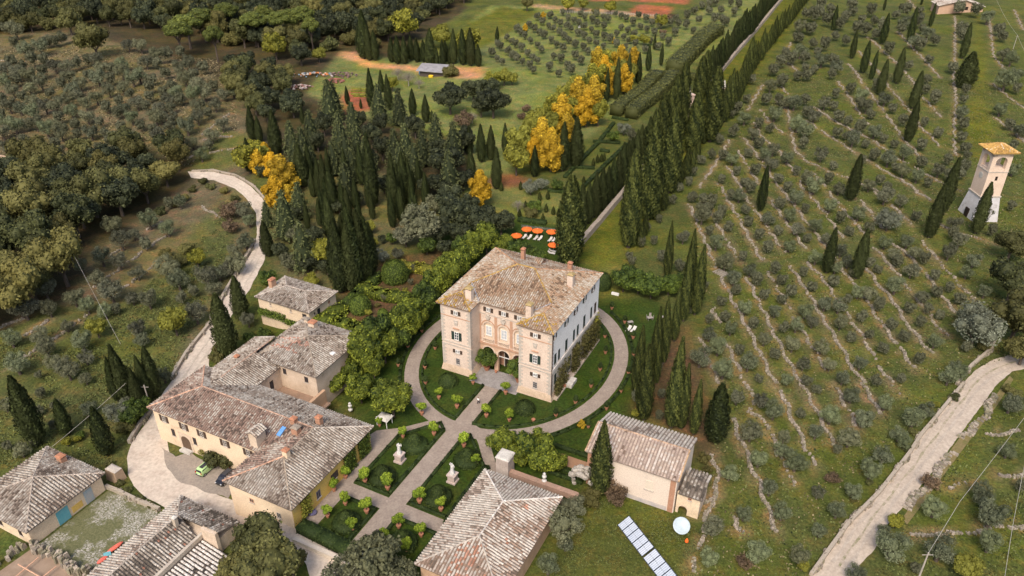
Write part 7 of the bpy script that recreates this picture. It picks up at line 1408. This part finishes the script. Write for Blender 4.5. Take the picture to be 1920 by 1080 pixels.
for x, y, r, k, lab in [(463, 290, 31, 'yellowgreen', 'yellow-green tree at the white road bend'), (478, 272, 16, 'yellowgreen', 'small yellow-green treetop behind the road bend tree'), (510, 310, 20, 'golden', 'golden tree behind the large golden one'), (540, 368, 18, 'golden', 'golden tree low beside the road cedar'), (483, 305, 20, 'golden', 'amber tree between road bend and large golden one'), (497, 287, 16, 'golden', 'pale golden treetop above the large golden one'), (486, 290, 20, 'yellowgreen', 'duller yellow tree behind the one at the road bend'), (528, 328, 30, 'golden', 'large golden tree beside the white road bend'), (516, 362, 26, 'golden', 'lower half golden tree beside the white road bend'), (490, 318, 14, 'darktree', 'dark tree between the yellow trees at the road bend'), (600, 470, 27, 'yellowgreen', 'yellow tree left of the dense cypress clump'), (655, 448, 12, 'yellowgreen', 'yellow treetop between cypresses of the lower grove'), (692, 425, 13, 'yellowgreen', 'slim pale yellow tree right of the cypress grove'), (700, 455, 10, 'yellowgreen', 'lower part pale yellow tree right of the cypress grove'),
     (515, 83, 24, 'yellowgreen', 'round olive-green tree at the edge of the far dark wood'), (597, 100, 14, 'yellowgreen', 'small yellow-green tree at the edge of the far wood'), (755, 43, 28, 'yellowgreen', 'round yellowish tree in the far wood'), (828, 65, 22, 'yellowgreen', 'yellow-green tree behind the far cypress row, left'), (880, 74, 26, 'yellowgreen', 'yellow-green tree behind the far cypress row, right'), (645, 30, 16, 'yellowgreen', 'yellowish tree beside the stone pines'),
     (923, 150, 17, 'yellowgreen', 'yellow-green orchard tree in the green field, left'), (945, 143, 15, 'yellowgreen', 'green orchard tree in the green field, middle'), (960, 146, 12, 'yellowgreen', 'green orchard tree in the green field, right'), (986, 203, 10, 'brownbush', 'small reddish tree at the foot of the golden avenue'), (978, 218, 9, 'brownbush', 'pale brown bush below the reddish tree'),
     (843, 182, 29, 'darktree', 'dark holm oak in the green field, leftmost'), (887, 167, 22, 'darktree', 'dark holm oak in the green field, upper middle'), (916, 163, 22, 'darktree', 'dark holm oak in the green field, upper right'), (925, 188, 30, 'darktree', 'dark holm oak in the green field, lower right'), (902, 200, 18, 'darktree', 'dark holm oak in the green field, lower middle'),
     (846, 133, 16, 'bush', 'round dark bush right of the grey shed'), (765, 140, 18, 'bare', 'leafless tree left of the grey shed'), (745, 133, 14, 'bare', 'leafless bush by the far cypress row'), (785, 152, 12, 'bare', 'leafless bush below the grey shed'), (735, 155, 14, 'yellowgreen', 'yellowish bush by the kitchen garden')]:
    tree_c(k, x, y, r, lab)
# ------------------------------------------------------------------ cedar grove, woods
def treetop(kind, tx, ty, h, sr, label, group=None):
    """tree of height h whose tip shows at (tx, ty)"""
    g = BP(tx, ty, h); z = float(H(g[0], g[1])); g = BP(tx, ty, h + z); return put(kind, (g[0], g[1], z), sr, h / 3 if kind == 'fir' else sr, label, group)
FT = T3(540, 140, 6)
CED = [(425,50,17),(220,390,14),(400,450,14),(550,420,14),(700,300,13),(800,400,15),(560,500,15),(1000,100,15),(1040,440,14),(1230,150,14),(1300,540,15),(1430,470,14),(130,580,14),(740,560,13),(950,560,15),(1180,600,14),(1650,430,14),(1700,720,17),(1850,520,15),(1500,600,13),(330,640,14),(620,640,14),(860,680,13),(1060,720,13),(1250,760,13),(480,740,12),(1550,760,14),(1800,850,15),(620,980,10),(70,720,13),(1400,760,13),(700,820,12),(950,850,12),(250,800,11)]
for i, (x, y, h) in enumerate(CED):
  if i % 3 == 2: tx_, ty_ = FT(x, y); tree_c('darktree', tx_, ty_ + 22, 15 + i % 4, 'rounded dark tree among the dense cedars', 'rounded trees of the cedar grove', tall=1.35)
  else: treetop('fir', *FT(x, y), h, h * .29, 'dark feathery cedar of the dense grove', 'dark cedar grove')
for tx, ty, h, lab in [(525, 355, 15, 'tall dark cedar beside the white road above the cream cottage'), (495, 378, 8, 'small cedar at the road edge below the golden trees'), (560, 415, 14, 'dark cedar above the roof of the cream cottage'), (555, 340, 12, 'cedar between the golden tree and the cypresses'), (643, 305, 14, 'cedar among the slim cypresses of the lawn'), (620, 150, 15, 'lone tall cedar at the left of the cedar grove'), (540, 225, 12, 'cedar at the left margin of the grove, upper'), (548, 250, 12, 'cedar at the left margin of the grove, lower'), (598, 300, 9, 'small cedar in front of the grove')]: treetop('fir', tx, ty, h, h * .30, lab)
for x, y, r, k, lab in [(788, 420, 40, 'greytree', 'broad half-bare grey tree behind the villa gardens'), (842, 372, 28, 'darktree', 'dark evergreen tree behind the half-bare tree'), (858, 398, 34, 'darktree', 'dark evergreen tree left of the lawn with the yellow tree'), (905, 412, 30, 'darktree', 'dark evergreen left of the orange parasols'), (940, 415, 26, 'darktree', 'low dark evergreen beside the orange parasols'), (560, 395, 17, 'darktree', 'dark tree right of the golden trees'), (548, 435, 17, 'greytree', 'olive-brown tree in the lower cypress wood'), (612, 500, 16, 'darktree', 'dark tree hugging the dense cypress clump'), (585, 525, 15, 'yellowgreen', 'yellowish tree right behind the cream cottage'), (715, 480, 15, 'silver', 'silvery bush right of the dense cypress clump'), (690, 465, 14, 'darktree', 'dark bush above the dense cypress clump'), (800, 460, 18, 'lush', 'leafy tree above the far pergola'), (835, 462, 18, 'darktree', 'dark tree between half-bare tree and bright belt'), (745, 475, 12, 'greytree', 'small brownish tree above the far pergola'), (635, 385, 16, 'darktree', 'round dark tree on the slim cypress lawn'), (668, 372, 15, 'darktree', 'round dark tree at the edge of the cedar shade'), (720, 345, 17, 'darktree', 'round dark tree at the near edge of the cedars'), (800, 345, 20, 'darktree', 'dark tree at the right foot of the cedar grove'), (590, 345, 16, 'darktree', 'dark tree right above the golden trees'), (835, 300, 34, 'darktree', 'big dark tree right of the cedar grove'), (865, 260, 26, 'darktree', 'dark tree at the upper right of the cedar grove'), (868, 335, 22, 'darktree', 'dark tree above the lone yellow tree'), (870, 225, 20, 'brownbush', 'brownish bushy tree beside the holm oaks'), (885, 215, 14, 'bare', 'half-bare bush beside the holm oaks'),
     (830, 345, 26, 'darktree', 'dark round tree right of the slim cypresses'), (815, 380, 20, 'greytree', 'grey-brown tree behind the half-bare tree'), (760, 440, 22, 'greytree', 'lower left half-bare greyish tree'), (825, 430, 26, 'darktree', 'dark tree right of the broad half-bare tree'), (860, 435, 24, 'darktree', 'low dark tree above the bright belt'), (880, 385, 22, 'darktree', 'dark tree beside the lone yellow tree'), (590, 440, 18, 'darktree', 'dark rounded tree among the lower cypresses'), (575, 490, 20, 'darktree', 'dark rounded tree above the cream cottage roof'), (540, 490, 18, 'greytree', 'brownish tree behind the cream cottage'), (525, 470, 17, 'darktree', 'dark green tree beside the road cedar'), (735, 447, 12, 'lush', 'small bright green tree left of the half-bare tree'), (717, 448, 9, 'darktree', 'small dark bush left of the bright green tree'), (995, 352, 16, 'silver', 'grey twiggy bush by the clipped garden'), (1015, 345, 14, 'silver', 'second grey twiggy bush by the clipped garden'), (971, 381, 14, 'bare', 'pale leafless crown above the parasols'), (1003, 386, 14, 'lush', 'dark leafy shrub behind the parasols'), (995, 401, 15, 'bush', 'grey-green shrub just above the parasols'), (1045, 347, 12, 'lush', 'leafy shrub beside the parterre'), (1170, 242, 14, 'silver', 'grey-green bush in the parterre'), (1185, 258, 12, 'silver', 'grey-green bush at the right of the parterre'), (1150, 255, 12, 'lush', 'dark leafy bush in the parterre'), (1130, 440, 0, 'bush', '')]:
    if r: tree_c(k, x, y, r, lab)
SPN = [(345, 28, 32), (375, 18, 30), (330, 42, 28), (397, 52, 20), (472, 28, 30), (520, 28, 24), (548, 22, 28), (567, 15, 22), (580, 38, 18), (493, 12, 18), (420, 10, 26)]
for i, (x, y, r) in enumerate(SPN):
    h = 15; g = BP(x, y, h); z = float(H(g[0], g[1])); s = r / pxm(np.array([g[0], g[1], h])); put('stonepine', (g[0], g[1], z), s, 15 / 2.6, 'bright green umbrella pine above the far dark wood', 'umbrella pines of the far wood')
def fill(poly, sp, kinds, rr, label, group, seed, holes=()):
    rg = random.Random(seed); W_ = [G(*p) for p in poly]; xs = [p[0] for p in W_]; ys = [p[1] for p in W_]; pts = []; n = int((max(xs) - min(xs)) * (max(ys) - min(ys)) / sp ** 2 * 2.5)
    for _ in range(n):
        x, y = rg.uniform(min(xs), max(xs)), rg.uniform(min(ys), max(ys))
        if not inside((x, y), [(p[0], p[1]) for p in W_]) or any((x - a) ** 2 + (y - b) ** 2 < sp * sp for a, b in pts): continue
        pts.append((x, y))
    pts.sort(key=lambda p: (round(project(p[0], p[1], 0)[1] / 40), project(p[0], p[1], 0)[0]))
    for i, (x, y) in enumerate(pts):
        s = rg.uniform(*rr); put(rg.choice(kinds), (x, y, float(H(x, y))), s, s * rg.uniform(.9, 1.25), label % nth(i) if '%s' in label else label, group)
    return len(pts)
fill([(-60, -22), (905, -22), (880, 4), (800, 40), (765, 75), (700, 92), (650, 88), (600, 100), (560, 110), (420, 85), (330, 72), (200, 52), (60, 60), (-60, 66)], 7.0, ['oak', 'oak', 'darktree', 'darktree', 'bush'], (4.0, 6.2), 'dark tree of the far wood', 'trees of the far dark wood', 1)
fill([(430, 160), (470, 135), (540, 150), (555, 190), (550, 230), (480, 235), (455, 200)], 6.5, ['oak', 'darktree'], (3.5, 5.2), 'dark tree left of the cedar grove', 'dark trees left of the cedar grove', 2)
fill([(-60, 340), (40, 335), (110, 330), (190, 305), (280, 300), (345, 300), (358, 330), (330, 365), (250, 400), (150, 440), (135, 475), (150, 520), (110, 560), (70, 590), (40, 625), (-60, 650)], 7.0, ['oak', 'oak', 'oak', 'darktree'], (4.2, 6.6), 'dark oak of the left edge belt', 'oaks of the belt at the left edge', 3)
for x, y, r, lab in [(173, 70, 32, 'massive dark oak standing alone above the upper left olives'), (127, 35, 24, 'grey-green oak in the far wood, near the lone massive one'), (450, 120, 23, 'big dark grey oak at the right end of the upper left olives'), (563, 100, 20, 'grey-green dark oak beside the yellowish one'), (435, 112, 14, 'smaller dark tree beside the big grey oak')]: tree_c('oak' if r > 22 else 'darktree', x, y, r, lab)
for x, y, r, k, lab in [(80, 470, 36, 'oak', 'broad yellow-tinged oak in the left belt, lower'), (135, 400, 40, 'oak', 'broad yellow-tinged oak in the left belt, upper'), (30, 440, 34, 'oak', 'large oak at the left margin of the picture'), (325, 600, 29, 'yellowgreen', 'dense green and yellow tree on the left terraces'), (180, 613, 20, 'yellowgreen', 'yellowish olive-green bush on the left terraces'), (335, 490, 18, 'bush', 'brushy green shrub line on the left terraces'), (350, 465, 16, 'bush', 'upper brushy green shrub on the left terraces'), (368, 482, 18, 'yellowgreen', 'yellow-green bush below the bright meadow'), (310, 475, 13, 'bush', 'small dark shrub at the left of the bright meadow'),
     (432, 395, 22, 'brownbush', 'tall orange-brown tree beside the white road'), (432, 425, 18, 'brownbush', 'lower orange-brown tree beside the white road'), (440, 470, 16, 'brown_olive', 'grey bush at the white road edge'), (502, 523, 19, 'lush', 'fresh green bush behind the cream cottage chimney'), (495, 625, 12, 'lush', 'round green bush in the yard below the cream cottage'), (468, 634, 13, 'lush', 'dark round bush left of the yard below the cottage'), (465, 600, 15, 'brown_olive', 'grey bush between road cypresses'), (415, 650, 18, 'bush', 'bush at the foot of the ragged cypress'), (407, 672, 15, 'bush', 'clipped bush beside the farmhouse roof and the white road'),
     (245, 775, 24, 'lush', 'dark leafy shrub mass left of the farmhouse corner'), (262, 760, 20, 'lush', 'leafy shrub by the farmhouse corner cypresses'), (232, 800, 20, 'bush', 'leafy bank shrub above the white road swirl'), (125, 828, 10, 'yellowgreen', 'bright yellow-green round bush behind the stable'), (145, 822, 8, 'yellowgreen', 'small bright bush behind the stable'), (150, 815, 9, 'lush', 'green bush behind the stable'), (215, 885, 9, 'bush', 'low hedge bush between stable and road, upper'), (410, 858, 26, 'bush', 'wide bushy evergreen over the parked green car'), (390, 845, 16, 'bush', 'left half bushy evergreen by the farmhouse wall'), (430, 868, 15, 'bush', 'right end bushy evergreen by the farmhouse wall'),
     (480, 1010, 48, 'oak', 'massive dark oak at the bottom edge, upper half'), (505, 1062, 62, 'oak', 'massive dark oak at the bottom edge, lower right'), (450, 1065, 45, 'oak', 'massive dark oak at the bottom edge, lower left'), (545, 1055, 30, 'oak', 'dark oak limb at the bottom beside the lane'), (700, 1050, 58, 'greytree', 'large grey-green tree at the bottom edge below the formal beds'), (650, 1075, 45, 'greytree', 'left part grey-green tree at the bottom edge'), (745, 1078, 40, 'greytree', 'right part grey-green tree at the bottom edge'), (700, 1020, 25, 'darktree', 'dark top of the grey-green tree by the axis path'),
     (1057, 985, 36, 'brown_olive', 'grey-green olive right of the lemon house roof'), (1075, 950, 24, 'brown_olive', 'smaller olive between lemon house and rockery gate'), (1028, 1060, 22, 'olive', 'pale olive at the lower right corner of the lemon house'), (1108, 935, 22, 'bush', 'green shrub mass left of the chapel cypress'), (1162, 905, 26, 'brownbush', 'brown-leaved bush in front of the chapel wall'), (1155, 930, 24, 'brownbush', 'twiggy brown bush base in front of the chapel wall'), (1150, 890, 16, 'bush', 'green upper part bush in front of the chapel wall'), (1060, 1020, 16, 'olive', 'low olive at the lemon house corner'), (1090, 795, 8, 'golden', 'small orange leafless bush on the lawn left of the chapel'), (1192, 775, 9, 'yellowgreen', 'yellowish bush above the chapel roof'), (1195, 745, 14, 'brown_olive', 'grey bush above the chapel roof'), (1320, 860, 12, 'bush', 'dark shrub right of the chapel roof'), (1325, 880, 10, 'bush', 'dark shrub beside the chapel annex')]:
    tree_c(k, x, y, r, lab)
# bright trees round the villa
LT = [(735, 745, 40), (675, 728, 30), (628, 712, 27), (652, 678, 22), (685, 660, 30), (712, 634, 28), (752, 620, 25), (700, 690, 18), (770, 592, 22), (795, 572, 24), (815, 545, 21), (838, 520, 22), (860, 495, 20), (868, 472, 18), (785, 600, 16), (892, 462, 19), (912, 455, 20), (738, 640, 24), (770, 612, 20), (825, 528, 20), (848, 508, 20), (805, 556, 20), (662, 705, 20), (720, 655, 24), (700, 640, 22), (640, 694, 20), (880, 480, 18), (778, 582, 20)]
for i, (x, y, r) in enumerate(LT): tree_c('lush' if i % 4 == 1 and i > 3 else 'limetree', x, y - 3 * (i > 2), r * (1.22 if i > 2 else .98), tall=1.22 if i > 2 else 1.0, label='bright large-leaved tree of the belt left of the villa, %s from the formal beds' % nth(i), group='bright tree belt left of the villa')
for i, (x, y, r) in enumerate([(940, 462, 18), (965, 466, 18), (988, 472, 17), (1010, 478, 14), (950, 450, 12)]): tree_c('limetree' if i in (0, 4) else 'lush', x, y, r, 'bright green tree just behind the villa roof, %s from the left' % nth(i), 'bright trees behind the villa')
for i, (x, y, r) in enumerate([(1170, 522, 23), (1198, 530, 20), (1222, 536, 22), (1255, 534, 18), (1272, 528, 15), (1185, 510, 14)]): tree_c('lush', x, y, r * 1.15, 'dark glossy-leaved tree in the cluster right of the villa, %s from the left' % nth(i), 'dark glossy trees right of the villa')
for i, (x, y, r) in enumerate([(943, 826, 27), (1002, 838, 34), (1022, 862, 28), (1048, 866, 17), (975, 850, 22)]): tree_c('limetree', x, y, r * 1.12, 'bright yellow-green tree between the ring path and the lemon house, %s from the left' % nth(i), 'bright trees below the ring path')
ivy(vl, 'climbing_plant', [((25.2, 3.0, .2), (26.1, 8.0, 6.3), .5), ((25.2, 10.5, .2), (26.2, 13.6, 6.2), .9), ((25.2, 15.6, .2), (26.3, 24.6, 6.2), 1.6), ((25.2, 2.0, .2), (26.1, 4.5, 3.5), .5)], OAK, 1300, s=.2, seed=9)
ivy(vl, 'climbing_plant', [((24.9, 22.2, 3), (25.9, 24.8, 7.0), .4)], YGRN, 900, s=.18, seed=10)
for i, (x, y) in enumerate([(655, 610), (700, 600), (735, 590), (690, 585), (800, 520), (770, 530), (765, 510), (740, 545), (790, 545), (720, 560), (700, 505), (655, 578), (708, 572), (775, 505), (805, 505), (760, 545)]): tree_c(['bush', 'silver', 'lush', 'yellowgreen'][i % 4], x, y, random.uniform(5, 8), 'small shrub in the side garden beds', 'bed shrubs of the side garden')
# low brush softening the banks
for (x, y, r) in [(212, 890, 8), (225, 905, 8), (240, 918, 8), (262, 935, 8), (283, 948, 7), (205, 870, 10), (380, 340, 9), (360, 355, 9), (395, 350, 9), (420, 358, 9), (440, 372, 9), (330, 380, 12), (300, 395, 12), (345, 372, 10), (1660, 1000, 8), (1330, 905, 6), (1550, 1000, 10), (1600, 935, 8), (1630, 905, 7), (1712, 810, 9), (1700, 840, 9), (1790, 745, 10), (1890, 730, 12), (1910, 740, 10), (1845, 650, 12)]:
    tree_c('bush', x, y, r, 'low green brush on the road bank', 'low brush on the road banks')
# ------------------------------------------------------------------ olives: the 296 that show largest are objects, the farthest ones one grove
def seen(o):
    x, y = project(o[1][0], o[1][1], o[1][2] + 1.5); r_ = o[2] * pxm(np.array(o[1])); off = max(0, -x, x - 1920, -y, y - 1080); return r_ - off
OLIVES.sort(key=seen, reverse=True)
for o in OLIVES[:296]: put(*o, now=True)
LODV = [crown_lobes('olive_lod', OLV, rlobes(s_ + 300, 7, .95, 1.1, 1.15, .34, .5, .6), 900, .1, .65, .5, 1.2, s_ + 300) for s_ in range(3)]
def arr(me):
    v = np.empty(len(me.vertices) * 3, np.float32); me.vertices.foreach_get('co', v); f = np.empty(len(me.loops), np.int32); me.loops.foreach_get('vertex_index', f); s = np.empty(len(me.polygons), np.float32); me.attributes['shade'].data.foreach_get('value', s); return v.reshape(-1, 3), f.reshape(-1, 4), s
LA = [arr(m_) for m_ in LODV]; Vl = []; Fl = []; Sl = []; n0 = 0
for kd, loc, sx, sz, lb_, gp in OLIVES[296:]:
    v, f, s = LA[random.randrange(3)]; a = random.uniform(0, 6.28); c_, s_ = math.cos(a), math.sin(a)
    Vl.append(np.stack([loc[0] + sx * (v[:, 0] * c_ - v[:, 1] * s_), loc[1] + sx * (v[:, 0] * s_ + v[:, 1] * c_), loc[2] + sz * v[:, 2]], 1)); Fl.append(f + n0); Sl.append(np.clip(s + random.uniform(-.25, .15), 0, 1)); n0 += len(v)
for m_ in LODV: bpy.data.meshes.remove(m_)
tag(link('distant_olive_grove', mesh_np('distant_olive_grove', np.concatenate(Vl), np.concatenate(Fl), OLVD, np.concatenate(Sl))), 'the many small far olive trees of the groves at the top', 'olive grove', None, 'stuff')
# ------------------------------------------------------------------ labels: things that share a text are told apart by their order
from collections import defaultdict
dup = defaultdict(list); bpy.context.view_layer.update()
for o in scn.objects:
    if o.parent is None and 'label' in o.keys() and 'kind' not in o.keys(): dup[o['label']].append(o)
def scr(o): l = o.location; return project(l[0], l[1], l[2])
for lab, os_ in dup.items():
    if len(os_) < 2: continue
    if len(os_) <= 12:
        os_.sort(key=lambda o: scr(o)[0])
        for i, o in enumerate(os_): o['label'] = '%s, %s from the left' % (lab, nth(i))
    else:
        os_.sort(key=lambda o: scr(o)[1]); nb_ = max(2, round(math.sqrt(len(os_) / 2.2))); k_ = math.ceil(len(os_) / nb_)
        for b_ in range(nb_):
            row = sorted(os_[b_ * k_:(b_ + 1) * k_], key=lambda o: scr(o)[0])
            for i, o in enumerate(row): o['label'] = '%s, row %s from the top, %s from left' % (lab, ORD[b_], nth(i))
long_ = {}
for o in scn.objects:
    if 'label' in o.keys() and len(o['label'].split()) > 16: long_.setdefault(o.name.split('.')[0] + '|' + ' '.join(o['label'].split()[:7]), (len(o['label'].split()), o['label']))
for v in list(long_.values())[:80]: print('LONG', v)
print('placed', COUNT, sum(COUNT.values()))
